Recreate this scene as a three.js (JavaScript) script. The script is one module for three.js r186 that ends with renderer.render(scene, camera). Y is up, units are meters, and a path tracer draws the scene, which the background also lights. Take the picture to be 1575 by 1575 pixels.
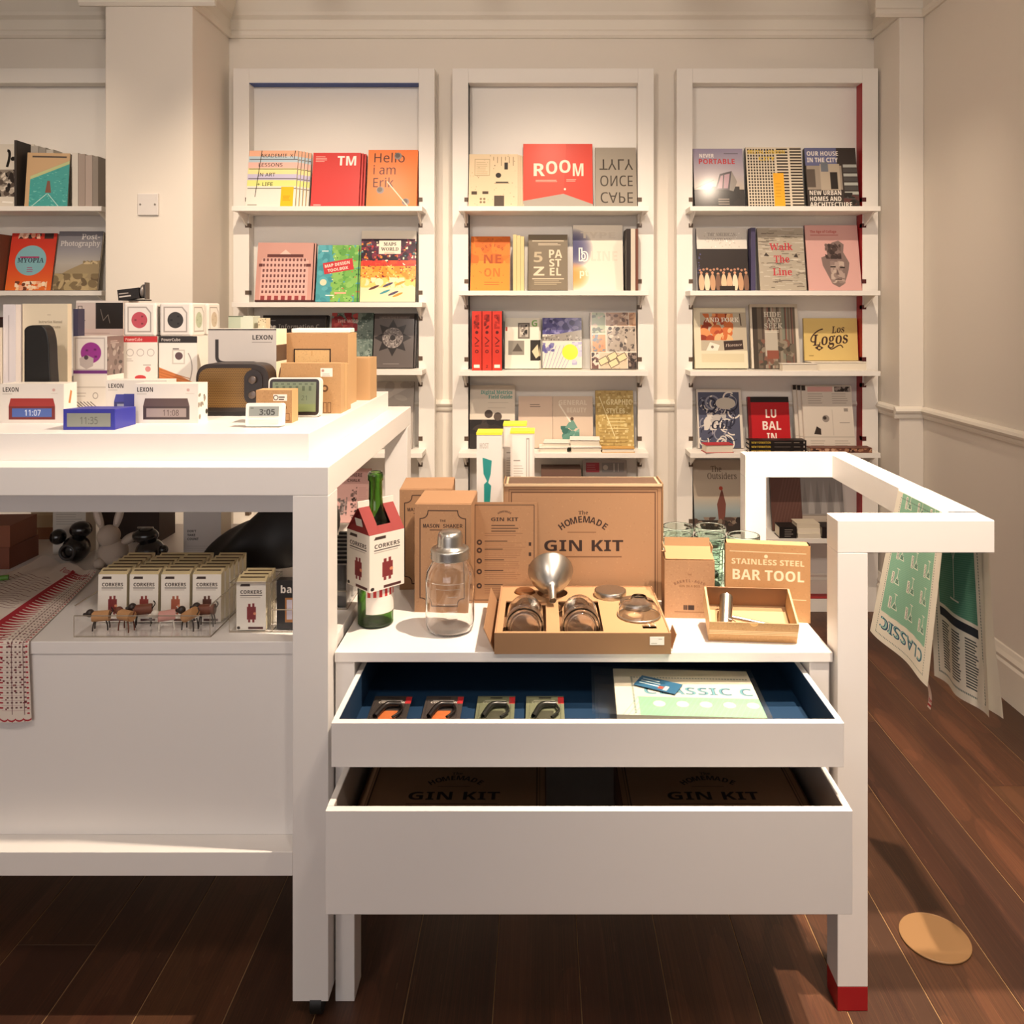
import * as THREE from 'three';
import { RoundedBoxGeometry } from 'three/addons/geometries/RoundedBoxGeometry.js';
import { mergeGeometries } from 'three/addons/utils/BufferGeometryUtils.js';
import { RectAreaLightUniformsLib } from 'three/addons/lights/RectAreaLightUniformsLib.js';
RectAreaLightUniformsLib.init();

// ---------- camera, lights, exposure ----------
const scene = new THREE.Scene();
scene.background = new THREE.Color(0x0b0a09);
const camera = new THREE.PerspectiveCamera(64.42, 1, 0.05, 30);
camera.position.set(0, 1.36, 0);
camera.lookAt(0, 1.36, -1);
camera.setViewOffset(1575, 1575, -44.5, 309.5, 1575, 1575);      // shifted lens: verticals stay vertical
const renderer = new THREE.WebGLRenderer({ antialias: true });
renderer.toneMapping = THREE.LinearToneMapping;
renderer.toneMappingExposure = 1.0;
renderer.shadowMap.enabled = true;
const WARM = new THREE.Color().setRGB(1, 0.80, 0.61), WARM2 = new THREE.Color().setRGB(1, 0.85, 0.73), DAY = new THREE.Color().setRGB(1, 0.95, 0.96);
// ceiling spotlights: [where the lamp hangs, where it points, candela, half cone, penumbra, label]
const SPOTS = [
  [[0.62, 2.72, -1.48], [-0.1, 0.7, -1.85], 25, 0.76, 0.55, 'white ceiling spotlight over the drawer trolley'],
  [[0.83, 2.72, -1.05], [0.8, 0.5, -1.72], 26, 0.46, 0.75, 'white ceiling spotlight over the towel rail'],
  [[-0.95, 2.76, -2.3], [-0.95, 0.9, -3.72], 9, 0.66, 1, 'white ceiling spotlight facing the bookcase beside the pillar'],
  [[0.06, 2.76, -2.3], [0.06, 0.9, -3.72], 10, 0.66, 1, 'white ceiling spotlight facing the middle bookcase'],
  [[1.08, 2.76, -2.3], [1.04, 0.9, -3.72], 7, 0.6, 1, 'white ceiling spotlight facing the bookcase with red edges'],
  [[-2.3, 2.76, -2.0], [-2.3, 1.2, -3.7], 5, 0.62, 0.8, 'white ceiling spotlight facing the bookcase left of the pillar'],
  [[-0.95, 2.76, -0.1], [-0.9, 1.5, -3.0], 7, 0.85, 0.7, 'white ceiling spotlight above the viewer, on the left', 5, 1],
  [[0.5, 2.76, 0.1], [0.4, 1.5, -3.0], 7, 0.85, 0.7, 'white ceiling spotlight above the viewer, on the right', 5, 1],
  [[-1.6, 2.76, 0.9], [-1.5, 0, 0.9], 8, 0.9, 0.6, 'white ceiling spotlight over the shop floor, nearest the window'],
];
const dayLight = new THREE.RectAreaLight(DAY, 1.45, 3.6, 1.7);
dayLight.position.set(-1.2, 1.5, 3.42); scene.add(dayLight);       // shop window behind the viewer

// ---------- helpers ----------
let seed = 7;
function rnd() { seed = (seed * 1664525 + 1013904223) >>> 0; return seed / 4294967296; }
function reseed(n) { seed = n >>> 0; }
const used = new Map();
function numbered(n) { const k = used.get(n) || 0; used.set(n, k + 1); return k ? n + '_' + String(k).padStart(3, '0') : n; }
function sh(o) { o.castShadow = true; o.receiveShadow = true; return o; }
function thing(name, label, category, [x, y, z] = [0, 0, 0], turn = 0, group) {
  const o = new THREE.Group(); o.name = numbered(name); scene.add(o);
  o.position.set(x, y, z); o.rotation.y = turn; o.userData = { label, category };
  if (group) o.userData.group = group;
  return o;
}
function part(name, geo, mat, parent) { const m = sh(new THREE.Mesh(geo, mat)); m.name = name; parent.add(m); return m; }
function solo(name, geo, mat, label, category, [x, y, z] = [0, 0, 0], turn = 0, group) {
  const m = sh(new THREE.Mesh(geo, mat)); m.name = numbered(name); m.position.set(x, y, z); m.rotation.y = turn;
  m.userData = { label, category }; if (group) m.userData.group = group; scene.add(m); return m;
}
function struct(name, geo, mat, parent = scene) {
  const m = sh(new THREE.Mesh(geo, mat)); m.name = name; parent.add(m); if (parent === scene) m.userData = { kind: 'structure' }; return m;
}
// box given by its extents
function ext(x0, x1, y0, y1, z0, z1, r = 0) {
  const w = x1 - x0, h = y1 - y0, d = Math.abs(z1 - z0);
  const g = r ? new RoundedBoxGeometry(w, h, d, 2, r) : new THREE.BoxGeometry(w, h, d);
  return g.translate((x0 + x1) / 2, (y0 + y1) / 2, (z0 + z1) / 2);
}
const merge = (a) => mergeGeometries(a.map((g) => (g.index ? g.toNonIndexed() : g)));
const cyl = (r0, r1, h, n = 24, open = false) => new THREE.CylinderGeometry(r0, r1, h, n, 1, open);
const sph = (r, a = 18, b = 14) => new THREE.SphereGeometry(r, a, b);
const lathe = (pts, n = 32) => new THREE.LatheGeometry(pts.map(([x, y]) => new THREE.Vector2(x, y)), n);
const tube = (pts, r, n = 16, k = 8) => new THREE.TubeGeometry(new THREE.CatmullRomCurve3(pts.map((p) => new THREE.Vector3(...p))), n, r, k);
function extr(pts, depth, bevel = 0) {
  const s = new THREE.Shape(pts.map(([x, y]) => new THREE.Vector2(x, y)));
  return new THREE.ExtrudeGeometry(s, { depth, bevelEnabled: bevel > 0, bevelSize: bevel, bevelThickness: bevel, bevelSegments: 2 });
}
const std = (color, roughness = 0.6, more = {}) => new THREE.MeshStandardMaterial({ color, roughness, ...more });
const phys = (color, roughness, more = {}) => new THREE.MeshPhysicalMaterial({ color, roughness, ...more });
function canvas(w, h) { const c = document.createElement('canvas'); c.width = w; c.height = h; return c; }
function tex(c) { const t = new THREE.CanvasTexture(c); t.colorSpace = THREE.SRGBColorSpace; t.anisotropy = 8; return t; }

// ---------- materials of the shell and the furniture ----------
const M = {
  wall: std(0xe4dcd0, 0.85),
  ceiling: std(0xe9e4da, 0.9),
  trim: std(0xe6dfd2, 0.55),
  white: phys(0xece8e4, 0.42, { clearcoat: 0.15, clearcoatRoughness: 0.4 }),
  caseWhite: std(0xeae5dd, 0.5),
  blue: std(0x2f4a94, 0.5), red: std(0xa11219, 0.45), black: std(0x17120f, 0.5), drawerBlue: std(0x032e4e, 0.65), drawerGrey: std(0xb9aea4, 0.6),
  peg: std(0x5c4c3e, 0.5, { metalness: 0.2 }), pegRed: std(0x4a0d10, 0.5),
  steel: std(0xbdbab4, 0.34, { metalness: 1 }), chromeDull: std(0xb5b0a8, 0.32, { metalness: 1 }),
  filler: std(0xa5835a, 0.8),
  rubber: std(0x14130f, 0.5),
};

// ---------- room ----------
const XL = -4.0, XR = 1.64, ZB = -3.75, ZF = 3.5, H = 2.9;
struct('wall_back', ext(XL - 0.15, XR + 0.15, 0, H, ZB - 0.15, ZB), M.wall);
struct('wall_right', ext(XR, XR + 0.15, 0, H, ZB, ZF), M.wall);
struct('wall_left', ext(XL - 0.15, XL, 0, H, ZB, ZF), M.wall);
struct('wall_front', merge([ext(XL, XR, 0, 0.6, ZF, ZF + 0.15), ext(XL, XR, 2.4, H, ZF, ZF + 0.15), ext(XL, -3.05, 0.6, 2.4, ZF, ZF + 0.15), ext(0.65, XR, 0.6, 2.4, ZF, ZF + 0.15)]), M.wall);
struct('ceiling', ext(XL - 0.15, XR + 0.15, H, H + 0.12, ZB - 0.15, ZF + 0.15), M.ceiling);
struct('wall_pillar', ext(-1.798, -1.438, 0, H, ZB, -3.354, 0.004), M.wall);
struct('wall_pilaster', ext(1.535, XR, 0, H, ZB, -3.48, 0.004), M.wall);
{
  const w = new THREE.Group(); w.name = 'window_1'; w.userData = { kind: 'structure' }; scene.add(w);
  part('pane', ext(-3.05, 0.65, 0.6, 2.4, ZF + 0.02, ZF + 0.03), new THREE.MeshStandardMaterial({ color: 0x222222, emissive: DAY, emissiveIntensity: 1.0, roughness: 0.2 }), w);
  const fr = std(0xe6e0d6, 0.5);
  for (const x of [-3.05, -1.85, -0.6, 0.6]) part('window_frame', ext(x, x + 0.05, 0.6, 2.4, ZF - 0.03, ZF + 0.06), fr, w);
  for (const y of [0.6, 2.35]) part('window_frame', ext(-3.05, 0.65, y, y + 0.05, ZF - 0.03, ZF + 0.06), fr, w);
}
// floorboards, along z, each one a piece with a worn pale joint beside it
{
  const floor = new THREE.Group(); floor.name = 'floor'; floor.userData = { kind: 'structure' }; scene.add(floor);
  part('subfloor', ext(XL - 0.15, XR + 0.15, -0.14, -0.0016, ZB - 0.15, ZF + 0.15), M.filler, floor);
  const mats = [];
  for (let k = 0; k < 6; k++) {
    const c = canvas(256, 1536), x = c.getContext('2d'); reseed(100 + k);
    const b = [[70, 41, 25], [77, 47, 28], [63, 36, 23], [83, 52, 31], [73, 42, 24], [67, 42, 27]][k];
    x.fillStyle = `rgb(${b})`; x.fillRect(0, 0, 256, 1536);
    for (let i = 0; i < 420; i++) {
      const px = 256 * rnd(), py = 1536 * rnd(), l = 80 + 500 * rnd(), d = rnd() > 0.45;
      x.strokeStyle = d ? `rgba(30,12,6,${0.06 + 0.2 * rnd()})` : `rgba(165,108,66,${0.04 + 0.13 * rnd()})`; x.lineWidth = 0.6 + 2.4 * rnd();
      x.beginPath(); x.moveTo(px, py); x.bezierCurveTo(px + 8 * (rnd() - 0.5), py + l / 3, px + 8 * (rnd() - 0.5), py + l / 1.5, px + 10 * (rnd() - 0.5), py + l); x.stroke();
    }
    for (let i = 0; i < 9; i++) { const px = 256 * rnd(), py = 1536 * rnd(); for (let j = 0; j < 4; j++) { x.strokeStyle = `rgba(40,18,8,${0.25})`; x.lineWidth = 1.5; x.beginPath(); x.ellipse(px, py, 3 + 5 * j, 6 + 12 * j, 0, 0, 7); x.stroke(); } }
    for (let i = 0; i < 130; i++) { x.fillStyle = `rgba(${rnd() > 0.5 ? '190,150,110' : '40,18,8'},${0.05 + 0.2 * rnd()})`; x.fillRect(256 * rnd(), 1536 * rnd(), 1 + 3 * rnd(), 2 + 26 * rnd()); }
    for (let i = 0; i < 14; i++) { x.fillStyle = `rgba(${rnd() > 0.5 ? '150,98,62' : '42,18,9'},0.14)`; x.beginPath(); x.ellipse(256 * rnd(), 1536 * rnd(), 20 + 60 * rnd(), 60 + 160 * rnd(), 0, 0, 7); x.fill(); }
    mats.push(new THREE.MeshPhysicalMaterial({ map: tex(c), roughness: 0.5, clearcoat: 0.12, clearcoatRoughness: 0.45 }));
  }
  reseed(5);
  const W = 0.172, gap = 0.0019; let n = 0;
  for (let x0 = 0.767 - 28 * W; x0 < XR; x0 += W) {
    let z = ZB + 0.1 + (((n * 37) % 10) / 10) * 1.6 - 1.6;
    while (z < ZF) {
      const L = 1.7 + 0.5 * rnd(), z0 = Math.max(z, ZB), z1 = Math.min(z + L, ZF), xa = Math.max(x0, XL), xb = Math.min(x0 + W, XR);
      if (z1 - z0 > 0.02 && xb - xa > 0.01) part('plank', new RoundedBoxGeometry(xb - xa - gap, 0.02, z1 - z0 - 0.0015, 1, 0.0012).translate((xa + xb) / 2, -0.01 + 0.0004 * (rnd() - 0.5), (z0 + z1) / 2), mats[Math.floor(rnd() * 6)], floor);
      z += L;
    }
    n++;
  }
}
// mouldings
const CORNICE = [[0, 0], [0.01, 0], [0.018, 0.012], [0.018, 0.03], [0.008, 0.04], [0.008, 0.085], [0.025, 0.1], [0.03, 0.115], [0.06, 0.17], [0.1, 0.22], [0.12, 0.235], [0.12, 0.285], [0, 0.285]];
const RAIL = [[0, 0], [0.008, 0], [0.012, 0.01], [0.012, 0.018], [0.02, 0.024], [0.025, 0.033], [0.02, 0.043], [0.008, 0.05], [0, 0.05]];
const SKIRT = [[0, 0], [0.02, 0], [0.02, 0.125], [0.015, 0.135], [0.018, 0.148], [0.011, 0.163], [0.006, 0.178], [0, 0.18]];
const runX = (p, x0, x1, y, z) => extr(p, x1 - x0).rotateY(-Math.PI / 2).translate(x1, y, z);          // faces +z
const runR = (p, z0, z1, y, x) => extr(p, z1 - z0).rotateY(Math.PI).translate(x, y, z1);               // faces -x
const runL = (p, z0, z1, y, x) => extr(p, z1 - z0).translate(x, y, z0);                                 // faces +x
const YC = H - 0.285;
struct('trim_1', merge([runX(CORNICE, XL, -1.798, YC, ZB), runR(CORNICE, ZB, -3.354, YC, -1.798), runX(CORNICE, -1.9, -1.34, YC, -3.354), runL(CORNICE, ZB, -3.354, YC, -1.438), runX(CORNICE, -1.438, 1.535, YC, ZB),
  runR(CORNICE, ZB, -3.48, YC, 1.535), runX(CORNICE, 1.43, XR, YC, -3.48), runR(CORNICE, -3.48, ZF, YC, XR)]), M.trim);
struct('trim_2', merge([runX(RAIL, -1.438, 1.535, 0.9, ZB), runR(RAIL, ZB, -3.48, 0.9, 1.535), runX(RAIL, 1.51, XR, 0.9, -3.48), runR(RAIL, -3.48, ZF, 0.9, XR)]), M.trim);
struct('baseboard_right', runR(SKIRT, -3.48, ZF, 0, XR), M.trim);
struct('baseboard_back', merge([runX(SKIRT, -1.438, 1.535, 0, ZB), runX(SKIRT, 1.515, XR, 0, -3.48), runR(SKIRT, ZB, -3.481, 0, 1.535)]), M.trim);

// ceiling spotlights (out of the picture): housing, glowing lens, light just below the lens
for (const [at, to, cd, cone, pen, label, soft = 1.1, cool] of SPOTS) {
  const t = thing('ceiling_spotlight', label, 'spotlight', [at[0], H, at[2]], 0, 'ceiling spotlights');
  const head = new THREE.Group(); head.name = 'lamp_head'; t.add(head);
  head.position.set(0, at[1] - H, 0);
  const dir = new THREE.Vector3(to[0] - at[0], to[1] - at[1], to[2] - at[2]).normalize();
  head.quaternion.setFromUnitVectors(new THREE.Vector3(0, -1, 0), dir);
  part('ceiling_plate', cyl(0.045, 0.045, 0.012).translate(0, -0.006, 0), M.caseWhite, t);
  part('stem', cyl(0.008, 0.008, H - at[1] - 0.05).translate(0, -(H - at[1] - 0.05) / 2, 0), M.caseWhite, t);
  part('housing', lathe([[0.001, 0.09], [0.03, 0.09], [0.042, 0.06], [0.045, 0], [0.042, 0], [0.036, 0.012], [0.001, 0.012]]), M.caseWhite, head);
  part('lens', cyl(0.034, 0.034, 0.004).translate(0, 0.008, 0), new THREE.MeshStandardMaterial({ color: 0xffffff, emissive: WARM, emissiveIntensity: 3 }), head);
  const L = new THREE.SpotLight(cool ? WARM2 : WARM, cd, 0, cone, pen, 2);
  L.position.copy(new THREE.Vector3(...at)).addScaledVector(dir, 0.012); L.target.position.set(...to); L.castShadow = true; L.shadow.radius = soft;
  scene.add(L, L.target);
}

// ---------- leaning display bookcases ----------
const CX = [-2.335, -0.935, 0.055, 1.068], PANEL = -3.735, SHELF_FRONT = -3.55;
const SHELVES = [[1.817, 1.448, 1.096, 0.738, 0.374], [1.817, 1.397, 1.1, 0.738, 0.4], [1.817, 1.448, 1.096, 0.738, 0.374], [1.817, 1.448, 1.096, 0.738, 0.365]];
const CASE_LABEL = ['white display bookcase left of the pillar', 'white display bookcase with a blue edge under its top, right of the pillar', 'white display bookcase in the middle, between the blue-edged and the red-edged one', 'white display bookcase with red inner edges beside the right wall'];
for (let k = 0; k < 4; k++) {
  const c = thing('bookcase', CASE_LABEL[k], 'bookcase', [CX[k], 0, 0], 0, 'white display bookcases along the back wall');
  const ow = 0.455, iw = 0.383, top = 2.455, zf = -3.67, zb = -3.733;
  part('side_post', ext(-ow, -iw, 0, top, zb, zf, 0.0015), M.caseWhite, c);
  part('side_post', ext(iw, ow, 0, top, zb, zf, 0.0015), M.caseWhite, c);
  part('top_rail', ext(-iw, iw, top - 0.066, top, zb, zf, 0.0015), M.caseWhite, c);
  part('bottom_rail', ext(-iw, iw, 0, 0.06, zb, zf, 0.0015), M.caseWhite, c);
  part('back_panel', ext(-ow + 0.002, ow - 0.002, 0.002, top - 0.002, -3.745, PANEL), M.caseWhite, c);
  const pf = (g, m) => part('painted_edge', g, m, c);
  if (k === 1) pf(ext(-iw, iw, top - 0.0675, top - 0.066, zb, zf + 0.0005), M.blue);
  if (k === 2) pf(ext(-iw, -iw + 0.0015, 0.06, top - 0.066, zb, zf + 0.0005), M.black);
  if (k === 3) { pf(ext(iw - 0.0015, iw, 0.06, top - 0.066, zb, zf + 0.0005), M.red); pf(ext(-iw, iw, 0.06, 0.0615, zb, zf + 0.0005), M.red); }
  const pg = new THREE.BoxGeometry(0.019, 0.019, 0.03);
  for (const y of SHELVES[k]) {
    const s = part('shelf', ext(-0.416, 0.416, y - 0.021, y, PANEL, SHELF_FRONT, 0.001).translate(0, 0, 0), M.caseWhite, c);
    for (const q of [-1, 1]) {
      part('bracket', extr([[SHELF_FRONT - 0.004, y - 0.021], [zf + 0.0005, y - 0.075], [zf + 0.0005, y - 0.021]], 0.006).rotateY(-Math.PI / 2).translate(q * 0.393 + 0.003, 0, 0), M.caseWhite, s);
      for (const dy of [0.045, -0.072]) part('peg', pg.clone().translate(q * (iw + 0.008), y + dy, zf - 0.013), k === 3 && q === 1 ? M.pegRed : M.peg, c);
    }
  }
}

// ---------- display table ----------
{
  const t = thing('display_table', 'long white display table on castors with a recessed lower deck', 'table', [0, 0, 0]);
  const r = 0.0015, xl = -2.3, xr = -0.408, zf = -1.56, zb = -2.55, lw = 0.069;
  for (const [x, z] of [[xr - lw, zf - lw], [xr - lw, zb], [xl, zf - lw], [xl, zb]]) {
    const l = part('leg', ext(x, x + lw, 0.034, 1.005, z, z + lw, r), M.white, t);
    part('castor', merge([cyl(0.024, 0.024, 0.022).rotateZ(Math.PI / 2).translate(x + lw / 2 + 0.01, 0.024, z + lw - 0.02), ext(x + 0.012, x + lw - 0.012, 0.028, 0.0345, z + 0.012, z + lw - 0.012), cyl(0.005, 0.005, 0.034).rotateZ(Math.PI / 2).translate(x + lw / 2 + 0.01, 0.024, z + lw - 0.02)]), M.rubber, l);
  }
  part('table_top', ext(xl, xr, 1.005, 1.06, zb, zf, r), M.white, t);
  part('apron', ext(xl + lw, xr - lw, 0.962, 1.005, -1.625, -1.605, r), M.white, t);
  part('cabinet_body', ext(xl + 0.04, xr - 0.02, 0.321, 0.68, -2.5, -1.612, r), M.white, t);
  part('deck', ext(xl + 0.04, xr - 0.004, 0.68, 0.705, -2.5, -1.609 - 0.0, r).translate(0, 0, 0), M.white, t);
  part('bottom_shelf', merge([ext(xl + lw, xr - lw, 0.275, 0.321, zf - lw, zf, r), ext(xl + 0.02, xr - 0.02, 0.275, 0.321, -2.48, zf - lw, r)]), M.white, t);
}
solo('display_riser', ext(-2.24, -0.464, 1.06, 1.115, -2.47, -1.627, 0.0015), M.white, 'low white platform lying on the table top under the clocks and boxes', 'platform');

// ---------- drawer trolley with towel rail ----------
{
  const t = thing('drawer_trolley', 'white trolley with two open drawers and a towel rail at its right side', 'trolley', [0, 0, 0]);
  const r = 0.0015;
  part('table_top', ext(-0.405, 0.573, 0.67, 0.69, -2.29, -1.595, r), M.white, t);
  part('side_panel', ext(-0.405, -0.367, 0, 0.67, -1.66, -1.6, r), M.white, t);
  part('side_panel', ext(-0.405, -0.367, 0.33, 0.67, -2.28, -1.66, r), M.white, t);
  part('side_panel', ext(0.529, 0.568, 0.33, 0.67, -2.28, -1.6, r), M.white, t);
  part('back_panel', ext(-0.367, 0.529, 0.33, 0.67, -2.28, -2.26, r), M.white, t);
  part('base_panel', ext(-0.367, 0.529, 0.315, 0.33, -2.28, -1.62, r), M.white, t);
  const foot = 0.047;
  const l = part('leg', ext(0.576, 0.635, foot, 0.89, -1.637, -1.578, r), M.white, t);
  part('painted_foot', ext(0.576, 0.635, 0, foot, -1.637, -1.578, r), M.red, l);
  part('leg', ext(0.576, 0.635, 0, 0.89, -2.35, -2.29, r), M.white, t);
  part('leg', ext(-0.405, -0.367, 0, 0.33, -2.28, -2.22, r), M.white, t);
  const rail = part('towel_rail', merge([ext(0.576, 0.881, 0.89, 0.953, -1.638, -1.578, r), ext(0.576, 0.881, 0.89, 0.953, -2.35, -2.29, r), ext(0.821, 0.881, 0.89, 0.953, -2.29, -1.638)]), M.white, t);
  part('tie_bar', ext(0.568, 0.577, 0.5, 0.56, -2.2, -1.64), M.white, t);
  function drawer(y0, y1, zf, inner, sideTop) {
    const d = part('drawer', ext(-0.3635, 0.5255, y0, y1, zf - 0.014, zf, 0.001), M.white, t), zb = zf - 0.52, yb = y0 + 0.012;
    for (const [a, b] of [[-0.3635, -0.3535], [0.5155, 0.5255]]) part('drawer_side', ext(a, b, y0 + 0.004, sideTop, zb, zf - 0.014), M.white, d);
    part('drawer_lining', merge([ext(-0.3535, 0.5155, yb - 0.008, yb, zb + 0.012, zf - 0.014), ext(-0.3535, -0.3525, yb, sideTop - 0.001, zb + 0.012, zf - 0.015), ext(0.5145, 0.5155, yb, sideTop - 0.001, zb + 0.012, zf - 0.015), ext(-0.3525, 0.5145, yb, y1 - 0.006, zf - 0.0155, zf - 0.0145), ext(-0.3525, 0.5145, yb, sideTop - 0.001, zb + 0.011, zb + 0.013)]), inner, d);
    part('drawer_back', ext(-0.3635, 0.5255, y0 + 0.004, sideTop, zb, zb + 0.01), M.white, d);
    return yb;
  }
  drawer(0.569, 0.646, -1.408, M.drawerBlue, 0.646);
  drawer(0.342, 0.517, -1.37, M.drawerGrey, 0.517);
}
// floor disc and wall plate
solo('floor_cover', merge([cyl(0.071, 0.071, 0.004, 48).translate(0, 0.0015, 0), new THREE.TorusGeometry(0.07, 0.0022, 6, 48).rotateX(Math.PI / 2).translate(0, 0.002, 0)]), std(0x93704a, 0.5), 'round tan disc set in the floorboards right of the red-footed leg', 'floor cover', [0.853, 0.001, -1.76]);
{
  const p = thing('blank_plate', 'white blank wall plate on the pillar', 'wall plate', [-1.6185, 1.798, -3.354]);
  part('plate', ext(-0.043, 0.043, -0.045, 0.045, 0, 0.009, 0.003), std(0xdcd6d0, 0.35), p);
  for (const s of [-1, 1]) part('screw', cyl(0.004, 0.004, 0.003, 12).rotateX(Math.PI / 2).translate(s * 0.03, 0, 0.0095), M.chromeDull, p);
}

// ---------- printed surfaces: each cover or label is drawn into a sheet and cut out by uv ----------
class Sheet {
  constructor(w, h) { this.w = w; this.h = h; this.c = canvas(w, h); this.x = this.c.getContext('2d'); this.py = 2; this.rows = []; this.sw = new Map(); this.t = tex(this.c); }
  add(w, h, draw) {
    w = Math.ceil(w); h = Math.ceil(h);
    let r = null; for (const q of this.rows) if (q.h >= h && q.x + w + 6 <= this.w && (q.h <= h * 1.9 + 6) && (!r || q.h < r.h)) r = q;
    if (!r && this.py + h + 6 <= this.h) { r = { y: this.py, h, x: 2 }; this.rows.push(r); this.py += h + 6; }
    if (!r) for (const q of this.rows) if (q.h >= h && q.x + w + 6 <= this.w && (!r || q.h < r.h)) r = q;
    if (!r) throw new Error('sheet full');
    const X = r.x, Y = r.y, c = this.x; r.x += w + 6;
    c.save(); c.beginPath(); c.rect(X - 2, Y - 2, w + 4, h + 4); c.clip(); c.translate(X, Y); draw(c, w, h); c.restore();
    return [(X + 0.5) / this.w, 1 - (Y + h - 0.5) / this.h, (X + w - 0.5) / this.w, 1 - (Y + 0.5) / this.h];
  }
  flat(col) { if (!this.sw.has(col)) { const r = this.add(8, 8, (c, w, h) => { c.fillStyle = col; c.fillRect(-2, -2, w + 4, h + 4); }); const u = (r[0] + r[2]) / 2, v = (r[1] + r[3]) / 2; this.sw.set(col, [u, v, u, v]); } return this.sw.get(col); }
}
const SB = new Sheet(2048, 2048), SX = new Sheet(2048, 2048), SC = new Sheet(1024, 1536);          // books, boxes, cloths
const BOOK = phys(0xffffff, 0.55, { map: SB.t, specularIntensity: 0.5, clearcoat: 0.08, clearcoatRoughness: 0.25 });
const WRAP = phys(0xffffff, 0.5, { map: SB.t, clearcoat: 0.22, clearcoatRoughness: 0.16, specularIntensity: 0.4 });
const CARD = std(0xffffff, 0.7, { map: SX.t }), SATIN = phys(0xffffff, 0.45, { map: SX.t, clearcoat: 0.25, clearcoatRoughness: 0.3 });
const PAGES = std(0xddd3c0, 0.85);
const fill = (c, col, x, y, w, h) => { c.fillStyle = col; c.fillRect(x, y, w, h); };
const bg = (c, W, H, col) => fill(c, col, -2, -2, W + 4, H + 4);
function tx(c, s, x, y, size, col, { f = 'sans-serif', b = true, a = 'left', w = 0, rot = 0, sk = 0, it = false } = {}) {
  c.save(); c.translate(x, y); c.rotate(rot); if (sk) c.transform(1, 0, sk, 1, 0, 0); c.font = `${it ? 'italic ' : ''}${b ? 'bold ' : ''}${size}px ${f}`; c.textAlign = a; c.textBaseline = 'alphabetic'; c.fillStyle = col;
  if (w) { const k = w / c.measureText(s).width; c.scale(k, 1); } c.fillText(s, 0, 0); c.restore();
}
function lines(c, x, y, w, n, dy, col, th = 1) { for (let i = 0; i < n; i++) fill(c, col, x, y + i * dy, w * (0.72 + 0.28 * rnd()), th); }
function blobs(c, x, y, w, h, cols, n, r0, r1) { c.save(); c.beginPath(); c.rect(x, y, w, h); c.clip(); for (let i = 0; i < n; i++) { c.fillStyle = cols[Math.floor(rnd() * cols.length)]; c.beginPath(); c.ellipse(x + w * rnd(), y + h * rnd(), r0 + (r1 - r0) * rnd(), r0 + (r1 - r0) * rnd(), 3 * rnd(), 0, 7); c.fill(); } c.restore(); }
function bits(c, x, y, w, h, cols, n, s0, s1) { c.save(); c.beginPath(); c.rect(x, y, w, h); c.clip(); for (let i = 0; i < n; i++) { c.fillStyle = cols[Math.floor(rnd() * cols.length)]; c.fillRect(x + w * rnd(), y + h * rnd(), s0 + (s1 - s0) * rnd(), s0 + (s1 - s0) * rnd()); } c.restore(); }
function disc(c, x, y, r, col) { c.fillStyle = col; c.beginPath(); c.arc(x, y, r, 0, 7); c.fill(); }
function poly(c, pts, col) { c.fillStyle = col; c.beginPath(); pts.forEach(([x, y], i) => (i ? c.lineTo(x, y) : c.moveTo(x, y))); c.closePath(); c.fill(); }
function stroke(c, pts, col, w) { c.strokeStyle = col; c.lineWidth = w; c.beginPath(); pts.forEach(([x, y], i) => (i ? c.lineTo(x, y) : c.moveTo(x, y))); c.stroke(); }
function grad(c, W, H, stops) { const g = c.createLinearGradient(0, 0, 0, H); stops.forEach(([p, col]) => g.addColorStop(p, col)); c.fillStyle = g; c.fillRect(-2, -2, W + 4, H + 4); }
function arcText(c, s, cx, cy, r, size, col, spread) { const n = s.length; for (let i = 0; i < n; i++) { const a = -spread / 2 + spread * i / (n - 1); tx(c, s[i], cx + r * Math.sin(a), cy - r * Math.cos(a), size, col, { a: 'center', rot: a }); } }

// box with a region of a sheet on each face; faces: f front, r right, l left, t top, b bottom, k back
function pbox(w, h, d, faces, dflt) {
  const g = new THREE.BoxGeometry(w, h, d), uv = g.attributes.uv, key = ['r', 'l', 't', 'b', 'f', 'k'];
  for (let i = 0; i < 6; i++) { const q = faces[key[i]] || dflt; for (let j = 0; j < 4; j++) { const n = i * 4 + j; uv.setXY(n, q[0] + (q[2] - q[0]) * uv.getX(n), q[1] + (q[3] - q[1]) * uv.getY(n)); } }
  return g;
}
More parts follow.
